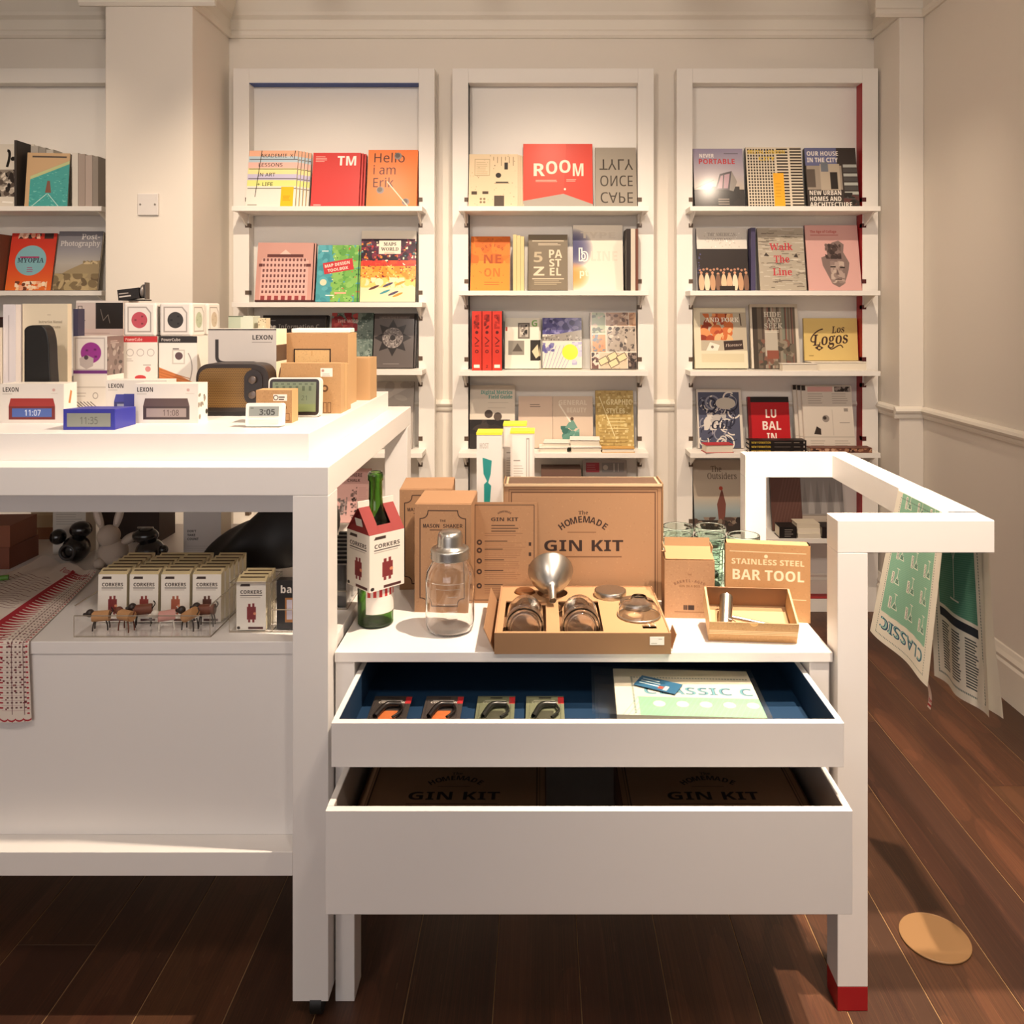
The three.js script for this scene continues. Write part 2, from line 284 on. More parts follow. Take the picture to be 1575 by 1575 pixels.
// ---------- books ----------
const RES = 780;
const SHELF_NAME = ['top', 'second', 'third', 'fourth', 'lowest'];
const SHORT = {
  'book with pastel bands and the word AKADEMIE on its cover': 'pastel-banded AKADEMIE book', 'red book with white letters TM': 'red TM book', 'orange book with a large black greeting on its cover': 'orange greeting book',
  'pink book printed with a facade of many small windows': 'pink facade book', 'teal and green map book with a red title flag': 'teal and green map book', 'dark landscape book with a white title, mostly hidden behind boxes': 'dark landscape book',
  'cream book scattered with tiny black tools': 'cream tool-pattern book', 'white book with stamp-like pictures and a green letter G': 'white book with the green G', 'book covered by a brownish photo collage': 'photo collage book',
  'grey book of rippled water with red title WALK THE LINE': 'WALK THE LINE book', 'pale book laid out like a sparse newspaper page': 'newspaper-like book', 'dark grey book with a black eight-petal flower': 'dark grey flower book',
};
function bookBody(o, w, h, t, front, side, mat, page = PAGES) {
  const ct = Math.min(0.003, t / 5), f = SB.flat(side);
  const cover = merge([pbox(w, h, ct, { f: front }, f).translate(0, h / 2, -ct / 2), pbox(w, h, ct, {}, f).translate(0, h / 2, -t + ct / 2), pbox(ct, h, t - 2 * ct, {}, f).translate(-w / 2 + ct / 2, h / 2, -t / 2)]);
  part('cover', cover, mat, o);
  part('pages', ext(-w / 2 + ct, w / 2 - 0.003, 0.003, h - 0.003, -t + ct, -ct), page, o);
}
// stands on a shelf leaning back; copies stand behind it
function book(k, s, x, w, h, t, n, side, label, draw, { lean = 0.2, mat = WRAP, dx = 0.006, turn = 0, base = 0, fwd = 0 } = {}) {
  x = Math.max(-0.378 + w / 2, Math.min(0.378 - w / 2, x));
  const y = SHELVES[k][s] + base, Y = SHELVES[k][s];
  h /= Math.cos(lean);
  const reg = SB.add(w * RES, h * RES, (c, W, H) => { reseed(Math.floor(1e5 * (x + 3) + 977 * k + 31 * s)); draw(c, W, H); });
  const step = t / Math.cos(lean) + 0.0015, z0 = PANEL + h * Math.sin(lean) + (n + 1) * step + 0.004 + fwd;
  for (let i = 0; i <= n; i++) {
    const o = thing('book', i ? (n === 1 ? 'spare' : ['first', 'second', 'third', 'fourth'][i - 1]) + ' copy standing behind the ' + (SHORT[label] || label) : label, 'book', [CX[k] + Math.max(-0.378 + w / 2, Math.min(0.378 - w / 2, x + i * dx)), y + t * Math.sin(lean) + 0.0005, z0 - i * step], turn, i ? 'spare copies on the ' + SHELF_NAME[s] + ' shelf of bookcase ' + ['left of the pillar', 'right of the pillar', 'in the middle', 'by the right wall'][k] : undefined);
    o.rotation.set(-lean, turn, 0, 'YXZ');
    bookBody(o, w, h, t, reg, side, mat);
  }
  return z0;
}
// stands upright with its spine to the room
function spine(k, s, x, w, h, d, side, label, draw, group, zf = -3.6) {
  const reg = draw ? SB.add(Math.max(10, w * RES), h * RES, draw) : SB.flat(side), f = SB.flat(side), y = SHELVES[k][s], ct = Math.min(0.002, w / 6);
  const o = thing('book', label, 'book', [CX[k] + x, y + 0.0005, zf], 0, group);
  part('cover', merge([pbox(w, h, ct, { f: reg }, f).translate(0, h / 2, -ct / 2), pbox(ct, h, d - ct, {}, f).translate(-w / 2 + ct / 2, h / 2, -ct - (d - ct) / 2), pbox(ct, h, d - ct, {}, f).translate(w / 2 - ct / 2, h / 2, -ct - (d - ct) / 2)]), BOOK, o);
  part('pages', ext(-w / 2 + ct, w / 2 - ct, 0.003, h - 0.003, -d + 0.003, -ct), PAGES, o);
}
// lies flat, spine or fore-edge to the room
function flat(x, y, z, w, t, d, side, label, { front, turn = 0, group, pagesOut = false, top, mat = BOOK } = {}) {
  const f = SB.flat(side), ct = Math.min(0.0025, t / 5), o = thing('book', label, 'book', [x, y + 0.0004, z], turn, group);
  const g = [pbox(w, ct, d, { t: top }, f).translate(0, t - ct / 2, -d / 2), pbox(w, ct, d, {}, f).translate(0, ct / 2, -d / 2)];
  if (!pagesOut) g.push(pbox(w, t - 2 * ct, ct, { f: front }, f).translate(0, t / 2, -ct / 2));
  part('cover', merge(g), mat, o);
  part('pages', ext(-w / 2 + 0.003, w / 2 - 0.003, ct, t - ct, -d + 0.003, pagesOut ? -0.003 : -ct), PAGES, o);
}
const K = '#231c19', CR = '#efe6d6';
// bookcase right of the pillar
book(1, 0, -0.275, 0.22, 0.262, 0.012, 4, '#d9d2c4', 'book with pastel bands and the word AKADEMIE on its cover', (c, W, H) => {
  bg(c, W, H, '#e4dfd4');
  ['#eeb596', '#b9cdd8', '#eebdb0', '#efe2a0', '#c6bfd9', '#dfe38a'].forEach((q, i) => fill(c, q, 0, i * H * 0.105, W, H * 0.105));
  const L = (y, a = 0) => stroke(c, [[W * a, H * y], [W, H * y]], K, 2);
  [0.16, 0.33, 0.5, 0.67].forEach((y) => L(y, 0.02)); stroke(c, [[W * 0.26, 0], [W * 0.18, H * 0.82]], K, 2); stroke(c, [[W * 0.94, 0], [W * 0.92, H * 0.15]], K, 2);
  tx(c, 'AKADEMIE  X', W * 0.24, H * 0.125, H * 0.085, K, { b: false, w: W * 0.66 }); tx(c, 'LESSONS', W * 0.2, H * 0.29, H * 0.085, K, { b: false, w: W * 0.5 }); tx(c, 'IN ART', W * 0.2, H * 0.46, H * 0.085, K, { b: false, w: W * 0.36 }); tx(c, '+ LIFE', W * 0.2, H * 0.63, H * 0.085, K, { b: false, w: W * 0.33 });
  fill(c, '#f2b81c', W * 0.7, H * 0.64, W * 0.25, H * 0.36); lines(c, W * 0.74, H * 0.8, W * 0.17, 4, 5, '#c48d10', 2); lines(c, W * 0.04, H * 0.95, W * 0.25, 1, 4, '#8c857b', 3);
}, { dx: 0.011, mat: BOOK });
book(1, 0, 0.012, 0.215, 0.256, 0.014, 2, '#a83532', 'red book with white letters TM', (c, W, H) => {
  bg(c, W, H, '#cf3f3c'); tx(c, 'TM', W * 0.93, H * 0.24, H * 0.24, '#f6ece4', { a: 'right', w: W * 0.42 }); lines(c, W * 0.06, H * 0.07, W * 0.24, 4, 6, '#f0c9bd', 2); lines(c, W * 0.06, H * 0.94, W * 0.2, 1, 4, '#f0c9bd', 3);
}, { dx: 0.009, mat: BOOK });
book(1, 0, 0.268, 0.225, 0.268, 0.02, 1, '#b5522a', 'orange book with a large black greeting on its cover', (c, W, H) => {
  bg(c, W, H, '#ef7d3c'); const q = '#431a0c'; tx(c, 'Hello', W * 0.1, H * 0.22, H * 0.22, q, { b: false, w: W * 0.65 }); tx(c, 'i am', W * 0.1, H * 0.43, H * 0.22, q, { b: false, w: W * 0.48 }); tx(c, 'Erik', W * 0.1, H * 0.65, H * 0.22, q, { b: false, w: W * 0.43 });
  for (const [x, y] of [[0.6, 0.11], [0.27, 0.7], [0.78, 0.9]]) { disc(c, W * x, H * y, W * 0.075, '#8a7f7b'); disc(c, W * (x - 0.01), H * (y - 0.01), W * 0.05, '#5e5450'); }
  stroke(c, [[W * 0.4, H * 0.55], [W * 0.85, H]], '#f4cfb6', 4);
}, { dx: 0.006, mat: BOOK });
book(1, 1, -0.22, 0.25, 0.268, 0.018, 1, '#4b2b27', 'pink book printed with a facade of many small windows', (c, W, H) => {
  bg(c, W, H, '#c9978b'); fill(c, '#d9aaa0', W * 0.08, H * 0.3, W * 0.84, H * 0.7); fill(c, '#5c2f2d', W * 0.18, H * 0.2, W * 0.64, H * 0.05); fill(c, '#5c2f2d', W * 0.04, H * 0.36, W * 0.1, H * 0.05); fill(c, '#5c2f2d', W * 0.86, H * 0.36, W * 0.1, H * 0.05); poly(c, [[W * 0.4, H * 0.2], [W * 0.5, H * 0.12], [W * 0.6, H * 0.2]], '#e3bdb2');
  for (let r = 0; r < 7; r++) for (let i = 0; i < 12; i++) { fill(c, '#efd2c8', W * (0.11 + 0.066 * i) - 1, H * (0.27 + 0.09 * r) - 1, W * 0.036 + 2, H * 0.05 + 2); fill(c, '#6f3f3d', W * (0.11 + 0.066 * i), H * (0.27 + 0.09 * r), W * 0.036, H * 0.05); }
  for (let i = 0; i < 7; i++) fill(c, '#8c3b3c', W * (0.1 + 0.12 * i), H * 0.9, W * 0.07, H * 0.08); fill(c, '#4b2b27', 0, H * 0.97, W, H * 0.03);
}, { turn: 0.04 });
book(1, 1, 0.016, 0.186, 0.258, 0.016, 1, '#2f6f73', 'teal and green map book with a red title flag', (c, W, H) => {
  bg(c, W, H, '#4a9aa3'); blobs(c, W * 0.35, 0, W * 0.65, H, ['#6fa94f', '#5b9a45', '#86b85f', '#7fb357'], 90, 6, 22); blobs(c, 0, 0, W * 0.4, H, ['#58a8b2', '#3f8d98'], 20, 5, 16); bits(c, W * 0.3, 0, W * 0.7, H, ['#2d5a2a', '#d8d9a0', '#c75a3a'], 50, 2, 6);
  c.save(); c.translate(W * 0.5, H * 0.4); c.rotate(-0.18); fill(c, '#c03338', -W * 0.34, -H * 0.12, W * 0.72, H * 0.2); tx(c, 'MAP DESIGN', 0, -H * 0.03, H * 0.075, '#f0d8c8', { a: 'center', w: W * 0.62 }); tx(c, 'TOOLBOX', 0, H * 0.055, H * 0.07, '#f0d8c8', { a: 'center', w: W * 0.5 }); c.restore();
  disc(c, W * 0.17, H * 0.66, W * 0.08, '#d9d3b2'); fill(c, '#d6e3e0', W * 0.1, H * 0.1, W * 0.16, 4); fill(c, '#e3a58a', W * 0.45, H * 0.83, W * 0.28, 6); fill(c, '#e4ece8', W * 0.24, H * 0.88, W * 0.2, 3);
});
book(1, 1, 0.243, 0.25, 0.325, 0.02, 0, '#3a2124', 'tall orange and black book with a cream title box MAPS WORLD', (c, W, H) => {
  bg(c, W, H, '#e9e0cf'); blobs(c, 0, H * 0.12, W, H * 0.33, ['#3a2130', '#54233a', '#2b1a26', '#7a2b3f'], 150, 8, 24); bits(c, 0, H * 0.15, W, H * 0.3, ['#c43f2f', '#e08a3a', '#3f7d86', '#efe0c0', '#7d3557'], 110, 3, 9);
  blobs(c, 0, H * 0.42, W, H * 0.12, ['#c8372a', '#d94f2e'], 60, 6, 16); blobs(c, 0, H * 0.5, W, H * 0.24, ['#ee8a2b', '#f09c3c', '#eaa548', '#f3b04a'], 150, 8, 20); bits(c, 0, H * 0.48, W, H * 0.26, ['#7d2a22', '#c1402b', '#f6d28a'], 120, 2, 6);
  fill(c, '#efd8b0', 0, H * 0.75, W, H * 0.25); blobs(c, 0, H * 0.66, W, H * 0.14, ['#efd8b0', '#f2c66f'], 40, 5, 16); for (const [x, y, q] of [[0.5, 0.76, '#4a4560'], [0.72, 0.74, '#d9973c'], [0.45, 0.86, '#3f8d98'], [0.68, 0.9, '#e08a3a'], [0.25, 0.8, '#5a3a30'], [0.6, 0.88, '#4a4560']]) { c.fillStyle = q; c.beginPath(); c.ellipse(W * x, H * y, W * 0.1, H * 0.016, -0.4, 0, 7); c.fill(); }
  fill(c, '#e6dcc8', W * 0.32, H * 0.14, W * 0.4, H * 0.19); tx(c, 'MAPS', W * 0.52, H * 0.215, H * 0.06, K, { a: 'center', f: 'serif' }); tx(c, 'WORLD', W * 0.52, H * 0.285, H * 0.06, K, { a: 'center', f: 'serif', w: W * 0.32 }); lines(c, W * 0.42, H * 0.305, W * 0.2, 2, 4, '#7c7262', 1);
}, { lean: 0.14 });
book(1, 2, -0.182, 0.285, 0.235, 0.02, 1, '#241e1c', 'dark landscape book with a white title, mostly hidden behind boxes', (c, W, H) => { bg(c, W, H, '#2f2a29'); tx(c, 'The Information C', W * 0.06, H * 0.27, H * 0.13, '#8d8580', { w: W * 0.84 }); tx(c, 'The', W * 0.06, H * 0.27, H * 0.13, '#e8e0d6', { w: W * 0.15 }); lines(c, W * 0.06, H * 0.1, W * 0.15, 1, 3, '#8d8580', 2); blobs(c, 0, H * 0.5, W, H * 0.5, ['#3b3433', '#443c3a'], 16, 8, 30); }, { mat: BOOK });
book(1, 2, 0.078, 0.19, 0.246, 0.022, 0, '#2f3a36', 'grey-green book with a red flower print', (c, W, H) => { bg(c, W, H, '#6f7f76'); blobs(c, 0, 0, W, H, ['#5d6e66', '#84938a', '#4f5f58'], 80, 4, 14); bits(c, 0, 0, W, H, ['#b6bdb2', '#8e9a8f', '#43504a'], 260, 1, 5); blobs(c, 0, 0, W * 0.62, H * 0.34, ['#a33a3c', '#8c2c33', '#c05350'], 34, 5, 16); tx(c, 'THE WILD', W * 0.14, H * 0.18, H * 0.08, '#c9a49c', { w: W * 0.5 }); });
book(1, 2, 0.272, 0.18, 0.243, 0.02, 1, '#17110f', 'dark grey book with a black eight-petal flower', (c, W, H) => {
  bg(c, W, H, '#5b5350'); tx(c, 'CONFIGURATIONS IN ORNAMENT', W * 0.5, H * 0.1, H * 0.05, '#a09792', { a: 'center', w: W * 0.76 });
  for (let i = 0; i < 8; i++) { c.save(); c.translate(W * 0.47, H * 0.45); c.rotate(i * Math.PI / 4); poly(c, [[0, -H * 0.34], [W * 0.12, -H * 0.17], [-W * 0.12, -H * 0.17]], '#221c1b'); c.restore(); }
  disc(c, W * 0.47, H * 0.45, W * 0.26, '#7b726e'); for (let i = 0; i < 150; i++) { const a = 6.28 * rnd(), r = W * 0.25 * Math.sqrt(rnd()); disc(c, W * 0.47 + r * Math.cos(a), H * 0.45 + r * Math.sin(a), 1 + 2 * rnd(), rnd() > 0.5 ? '#4a4240' : '#a29a94'); } disc(c, W * 0.47, H * 0.45, W * 0.07, '#221c1b'); lines(c, W * 0.25, H * 0.92, W * 0.5, 1, 4, '#8b827d', 2);
}, { dx: 0.008 });
book(1, 3, 0.272, 0.17, 0.295, 0.016, 0, '#77706a', 'plain grey book behind the back corner of the table', (c, W, H) => { bg(c, W, H, '#a59d95'); poly(c, [[0, H * 0.35], [W, H * 0.05], [W, 0], [0, 0]], '#b7afa6'); blobs(c, 0, 0, W, H * 0.5, ['rgba(190,182,172,0.5)', 'rgba(140,132,125,0.4)'], 14, 8, 24); });
book(1, 4, 0.07, 0.178, 0.236, 0.014, 0, '#a98480', 'pink book with a column of small pictures, seen under the table top', (c, W, H) => { bg(c, W, H, '#cfa5a0'); tx(c, 'WHERE', W * 0.42, H * 0.16, H * 0.09, '#4a3030', { w: W * 0.36 }); tx(c, 'CHALK', W * 0.4, H * 0.25, H * 0.08, '#4a3030', { w: W * 0.33 }); bits(c, W * 0.5, H * 0.32, W * 0.16, H * 0.6, ['#3a2d2c', '#6b5654', '#927572'], 40, 3, 9); bits(c, W * 0.12, H * 0.52, W * 0.3, H * 0.34, ['#6e6462', '#8d8280', '#574d4c'], 40, 5, 12); lines(c, W * 0.7, H * 0.36, W * 0.24, 14, 7, '#a9807c', 1); });
// middle bookcase
book(2, 0, -0.276, 0.22, 0.246, 0.014, 3, '#8d4b3e', 'cream book scattered with tiny black tools', (c, W, H) => {
  bg(c, W, H, '#dcc6a4'); bits(c, 0, 0, W, H, ['#7d6a52', '#b7a17f', '#98836a'], 40, 1, 4); c.strokeStyle = '#9a8768'; c.lineWidth = 1.5; c.strokeRect(W * 0.12, H * 0.1, W * 0.3, H * 0.3); lines(c, W * 0.15, H * 0.15, W * 0.24, 8, 7, '#b59f7d', 2);
  fill(c, K, W * 0.72, H * 0.16, W * 0.07, H * 0.13); disc(c, W * 0.6, H * 0.4, W * 0.055, K); fill(c, '#4a3d30', W * 0.06, H * 0.7, W * 0.11, H * 0.06); fill(c, '#4a3d30', W * 0.28, H * 0.7, W * 0.12, H * 0.05); fill(c, '#4d4034', W * 0.52, H * 0.78, W * 0.2, H * 0.2); stroke(c, [[W * 0.55, H * 0.53], [W * 0.8, H * 0.53]], K, 4); stroke(c, [[W * 0.52, H * 0.55], [W * 0.82, H * 0.55]], '#7d6a52', 2); for (let i = 0; i < 6; i++) stroke(c, [[W * (0.5 + 0.08 * i), H * 0.05], [W * (0.5 + 0.08 * i), H * (0.12 + 0.05 * (i % 3))]], '#7d6a52', 2); for (let i = 0; i < 4; i++) disc(c, W * (0.25 + 0.07 * (i % 2)), H * (0.84 + 0.06 * (i >> 1)), 4, '#7d6a52');
}, { dx: 0.009 });
book(2, 0, 0.022, 0.315, 0.3, 0.026, 0, '#9b2a22', 'large red square book with the title ROOM', (c, W, H) => {
  bg(c, W, H, '#a9a296'); poly(c, [[0, 0], [W, 0], [W, H * 0.93], [W * 0.58, H * 0.77], [0, H * 0.88]], '#df4a37'); poly(c, [[W * 0.62, 0], [W, 0], [W, H * 0.93], [W * 0.58, H * 0.77]], '#d4402f');
  'ROOM'.split('').forEach((q, i) => tx(c, q, W * (0.22 + 0.19 * i), H * (0.5 - [0, 0.035, 0.05, 0][i]), H * 0.27, '#f1dfca', { a: 'center', w: W * 0.19 })); lines(c, W * 0.18, H * 0.56, W * 0.4, 2, 5, '#f1c9b6', 2); lines(c, W * 0.62, H * 0.55, W * 0.16, 2, 5, '#f1c9b6', 2); disc(c, W * 0.6, H * 0.7, 4, '#f1dfca');
}, { lean: 0.12, mat: BOOK });
book(2, 0, 0.287, 0.186, 0.284, 0.018, 0, '#6f675c', 'grey book with rows of big dark upside-down letters', (c, W, H) => {
  bg(c, W, H, '#9c9385'); [['TYLY', 0.2], ['ONCE', 0.47], ['CAPE', 0.74], ['TYLY', 1.0]].forEach(([s, y], i) => { c.save(); c.translate(0, H * y); c.scale(1, -1); tx(c, s, W * 0.1, 0 + (i === 3 ? 0 : H * 0.0), H * 0.24, '#3c342c', { b: false, w: W * 0.82 }); c.restore(); });
});
book(2, 1, -0.285, 0.178, 0.249, 0.012, 0, '#8a4a18', 'orange book with a burnt-orange emblem', (c, W, H) => { bg(c, W, H, '#e48a2c'); fill(c, '#d9701f', 0, 0, W, H * 0.45); blobs(c, 0, 0, W, H * 0.5, ['#cf661d', '#e07a26'], 14, 10, 30); arcText(c, 'DESIGN', W * 0.55, H * 0.42, W * 0.33, H * 0.07, '#8c3d12', 1.5); tx(c, 'NE', W * 0.55, H * 0.5, H * 0.23, '#a34a16', { a: 'center', w: W * 0.5 }); tx(c, 'ON', W * 0.55, H * 0.74, H * 0.22, '#c46a20', { a: 'center', w: W * 0.44 }); lines(c, W * 0.35, H * 0.84, W * 0.4, 2, 8, '#b05c1c', 2); bits(c, 0, 0, W, H, ['#a34a16'], 24, 2, 4); }, { mat: BOOK });
for (let i = 0; i < 3; i++) spine(2, 1, -0.171 + 0.0165 * i, 0.0155, 0.25 - 0.004 * i, 0.11, '#d9c48e', ['first', 'second', 'third'][i] + ' thin cream paperback, spine out, right of the orange book', null, 'thin cream paperbacks beside the orange book', -3.61);
book(2, 1, -0.023, 0.178, 0.254, 0.024, 0, '#2d2620', 'brown book with large cream letters PASTEL', (c, W, H) => { bg(c, W, H, '#7b6f5c'); const q = '#d9cbb0'; fill(c, q, W * 0.1, H * 0.11, W * 0.8, 3); lines(c, W * 0.25, H * 0.16, W * 0.6, 2, 5, q, 2); tx(c, 'PA', W * 0.5, H * 0.42, H * 0.2, q, { w: W * 0.36 }); tx(c, 'ST', W * 0.52, H * 0.58, H * 0.19, q, { w: W * 0.32 }); tx(c, 'EL', W * 0.52, H * 0.74, H * 0.19, q, { w: W * 0.32 }); tx(c, '5', W * 0.12, H * 0.5, H * 0.26, '#b9aa8e', { w: W * 0.26 }); tx(c, 'Z', W * 0.12, H * 0.74, H * 0.22, q, { w: W * 0.3 }); fill(c, q, W * 0.1, H * 0.79, W * 0.8, 3); lines(c, W * 0.15, H * 0.83, W * 0.7, 3, 6, '#b9aa8e', 2); });
book(2, 1, 0.204, 0.226, 0.3, 0.018, 0, '#3b2d2a', 'tall pale book fading from indigo to orange at its left edge', (c, W, H) => { bg(c, W, H, '#e6dccb'); for (let i = 0; i < 24; i++) { c.fillStyle = 'rgba(60,58,110,0.09)'; c.beginPath(); c.ellipse(0, H * 0.36, W * (0.08 + 0.014 * i), H * (0.1 + 0.009 * i), 0, 0, 7); c.fill(); } for (let i = 0; i < 20; i++) { c.fillStyle = 'rgba(240,140,50,0.08)'; c.beginPath(); c.ellipse(0, H * 0.78, W * (0.06 + 0.014 * i), H * (0.06 + 0.008 * i), 0, 0, 7); c.fill(); } c.strokeStyle = '#f4ede2'; c.lineWidth = 4; c.font = `bold ${H * 0.26}px sans-serif`; c.strokeText('b', W * 0.1, H * 0.55); tx(c, 'TYPE', W * 0.15, H * 0.2, H * 0.13, '#ddd2c0', { w: W * 0.72 }); tx(c, 'LINE', W * 0.34, H * 0.55, H * 0.2, '#dcd1bf', { w: W * 0.56 }); tx(c, 'pt', W * 0.12, H * 0.78, H * 0.14, '#f3e2c6'); }, { mat: BOOK, lean: 0.14 });
[['#2b2320', 0.018, 'dark book, spine out, beside the tall pale book'], ['#c9bfae', 0.02, 'off-white book, spine out, at the right end of its shelf'], ['#6b4032', 0.012, 'narrow brown book, spine out, against the right post']].reduce((x, [q, w, l]) => { spine(2, 1, x + w / 2, w, 0.275, 0.12, q, l, null, undefined, -3.6); return x + w + 0.001; }, 0.324);
for (let i = 0; i < 3; i++) spine(2, 2, -0.3385 + 0.045 * i, 0.042, 0.262, 0.13, i === 2 ? '#1c1312' : '#a82c22', ['red thick book, spine out, first of three beside the left post', 'red thick book, spine out, between two others', 'red thick book with black cover, spine out, third from the left post'][i], (c, W, H) => { bg(c, W, H, '#cf3a2b'); reseed(61 + i); blobs(c, W * 0.2, H * 0.06, W * 0.55, H * 0.24, ['#8d2018', '#a82a1f', '#6f1812'], 16, 3, 8); const q = '#5a1712'; disc(c, W * 0.5, H * 0.36, W * 0.16, q); disc(c, W * 0.5, H * 0.68, W * 0.18, q); disc(c, W * 0.5, H * 0.68, W * 0.09, '#cf3a2b'); stroke(c, [[W * 0.3, H * 0.44], [W * 0.7, H * 0.5], [W * 0.3, H * 0.56]], q, 3); fill(c, q, W * 0.3, H * 0.58, W * 0.4, 3); if (i === 1) tx(c, '2', W * 0.5, H * 0.96, H * 0.07, q, { a: 'center' }); else fill(c, '#efe4d4', W * 0.2, H * 0.9, W * 0.6, H * 0.055); }, 'three thick red books', -3.59);
book(2, 2, -0.14, 0.155, 0.227, 0.018, 1, '#cfc6b6', 'white book with stamp-like pictures and a green letter G', (c, W, H) => { bg(c, W, H, '#e6e0cf'); tx(c, 'G', W * 0.76, H * 0.17, H * 0.18, '#7fae62'); fill(c, '#6a6258', W * 0.38, H * 0.1, W * 0.34, H * 0.31); fill(c, '#b9b0a2', W * 0.42, H * 0.13, W * 0.26, H * 0.25); blobs(c, W * 0.45, H * 0.14, W * 0.2, H * 0.23, ['#2a2421', '#7d736a', '#d8cfc0'], 26, 3, 8); fill(c, '#8f887c', W * 0.1, H * 0.45, W * 0.46, H * 0.28); poly(c, [[W * 0.22, H * 0.66], [W * 0.37, H * 0.5], [W * 0.52, H * 0.66]], '#554d44'); fill(c, '#2a211d', W * 0.74, H * 0.44, W * 0.26, H * 0.4); poly(c, [[W * 0.78, H * 0.66], [W * 0.95, H * 0.52], [W, H * 0.74], [W * 0.9, H * 0.8]], '#d9c7a4'); fill(c, '#b4473c', W * 0.02, H * 0.18, W * 0.05, H * 0.08); });
book(2, 2, 0.041, 0.178, 0.227, 0.022, 0, '#d6d42f', 'blue and white patterned book with a yellow circle', (c, W, H) => { bg(c, W, H, '#dcd5c8'); fill(c, '#4f4a86', 0, 0, W, H * 0.33); blobs(c, 0, 0, W, H * 0.33, ['#3a3570', '#6f6aa0', '#8c87b4', '#2e2a60'], 60, 3, 12); poly(c, [[0, H * 0.38], [W, H * 0.24], [W, H * 0.46], [0, H * 0.46]], '#8f877c'); bits(c, 0, H * 0.33, W, H * 0.12, ['#5c554d', '#b4aca0'], 50, 2, 7); blobs(c, 0, H * 0.5, W * 0.3, H * 0.2, ['#5a5590', '#7a76a8'], 14, 3, 9); blobs(c, W * 0.75, H * 0.48, W * 0.25, H * 0.45, ['#a7a3c4', '#c3bfd2'], 24, 4, 12); for (let i = 0; i < 8; i++) stroke(c, [[W * 0.08 * i, H], [W * (0.1 * i + 0.15), H * 0.55]], '#8a84ac', 1.5); disc(c, W * 0.7, H * 0.68, W * 0.2, '#ece52f'); });
book(2, 2, 0.271, 0.208, 0.252, 0.02, 1, '#6b5546', 'book covered by a brownish photo collage', (c, W, H) => { bg(c, W, H, '#a58f7a'); const tile = (x, y, w, h, cols, n = 26) => { fill(c, cols[0], W * x, H * y, W * w, H * h); blobs(c, W * x, H * y, W * w, H * h, cols, n, 2, 9); c.strokeStyle = '#e6dac8'; c.lineWidth = 2; c.strokeRect(W * x, H * y, W * w, H * h); }; tile(0.04, 0, 0.3, 0.38, ['#8f9a78', '#556045', '#b9a58c', '#3d4a35']); tile(0.34, 0, 0.5, 0.25, ['#b08d74', '#8c6a55', '#cbb29a', '#6a4c3e']); tile(0.84, 0, 0.16, 0.25, ['#c9a07f', '#a87a5a']); tile(0.04, 0.39, 0.3, 0.32, ['#c98a5a', '#b8744a', '#8c7a6a', '#6a7a86']); tile(0.36, 0.25, 0.62, 0.45, ['#a89a8a', '#6c6058', '#3c332e', '#c9bcab', '#8a7d70'], 90); tile(0.02, 0.71, 0.16, 0.29, ['#6c4a40', '#3a2a26', '#d6c8b6']); tile(0.2, 0.71, 0.6, 0.29, ['#c9b79c', '#b8a484']); for (const [x, y] of [[0.28, 0.86], [0.5, 0.9], [0.48, 0.78], [0.68, 0.8]]) { c.save(); c.translate(W * x, H * y); c.rotate(-0.5); fill(c, '#3c3128', -17, -12, 34, 24); fill(c, '#ddc99c', -15, -10, 30, 20); c.restore(); } tile(0.8, 0.71, 0.2, 0.29, ['#4a3c36', '#2b2320', '#8c7a6e']); });
book(2, 3, -0.3, 0.205, 0.278, 0.018, 0, '#332a26', 'white book with a teal title above dark silhouettes', (c, W, H) => { bg(c, W, H, '#d6cbbb'); tx(c, 'Digital Metrics', W * 0.94, H * 0.14, H * 0.085, '#3f8f84', { a: 'right', f: 'serif', w: W * 0.7 }); tx(c, 'Field Guide', W * 0.94, H * 0.215, H * 0.085, '#3f8f84', { a: 'right', f: 'serif', w: W * 0.53 }); lines(c, W * 0.4, H * 0.28, W * 0.5, 2, 18, '#a89d8e', 1); blobs(c, 0, H * 0.55, W, H * 0.45, ['#2b2420', '#1f1a18', '#3a312b'], 70, 12, 30); disc(c, W * 0.42, H * 0.46, W * 0.09, '#4a3f38'); disc(c, W * 0.62, H * 0.5, W * 0.09, '#544840'); blobs(c, W * 0.2, H * 0.9, W * 0.6, H * 0.1, ['#7d6a60', '#4f3f45'], 14, 4, 9); }, { mat: BOOK });
book(2, 3, -0.08, 0.155, 0.228, 0.014, 0, '#7d5a46', 'plain pale pink book with a short two-line title', (c, W, H) => { bg(c, W, H, '#d4bca8'); lines(c, W * 0.34, H * 0.16, W * 0.36, 2, 7, '#75655a', 2); }, { mat: BOOK });
book(2, 3, 0.09, 0.182, 0.228, 0.014, 0, '#8f7a68', 'pale book with a teal bird at the bottom of its cover', (c, W, H) => { bg(c, W, H, '#cdb9a5'); tx(c, 'GENERAL', W * 0.14, H * 0.17, H * 0.13, '#dfd2c0', { w: W * 0.72 }); tx(c, 'BEAUTY', W * 0.34, H * 0.32, H * 0.13, '#dfd2c0', { w: W * 0.5 }); blobs(c, W * 0.2, H * 0.58, W * 0.46, H * 0.42, ['#5f8f80', '#4a7a6e', '#7fa898', '#39685f'], 50, 5, 14); poly(c, [[W * 0.3, H * 0.62], [W * 0.48, H * 0.42], [W * 0.62, H * 0.62]], '#6b9485'); disc(c, W * 0.48, H * 0.44, 6, '#5a463a'); stroke(c, [[W * 0.16, H * 0.16], [W * 0.44, H * 0.5]], '#e9dfcf', 5); });
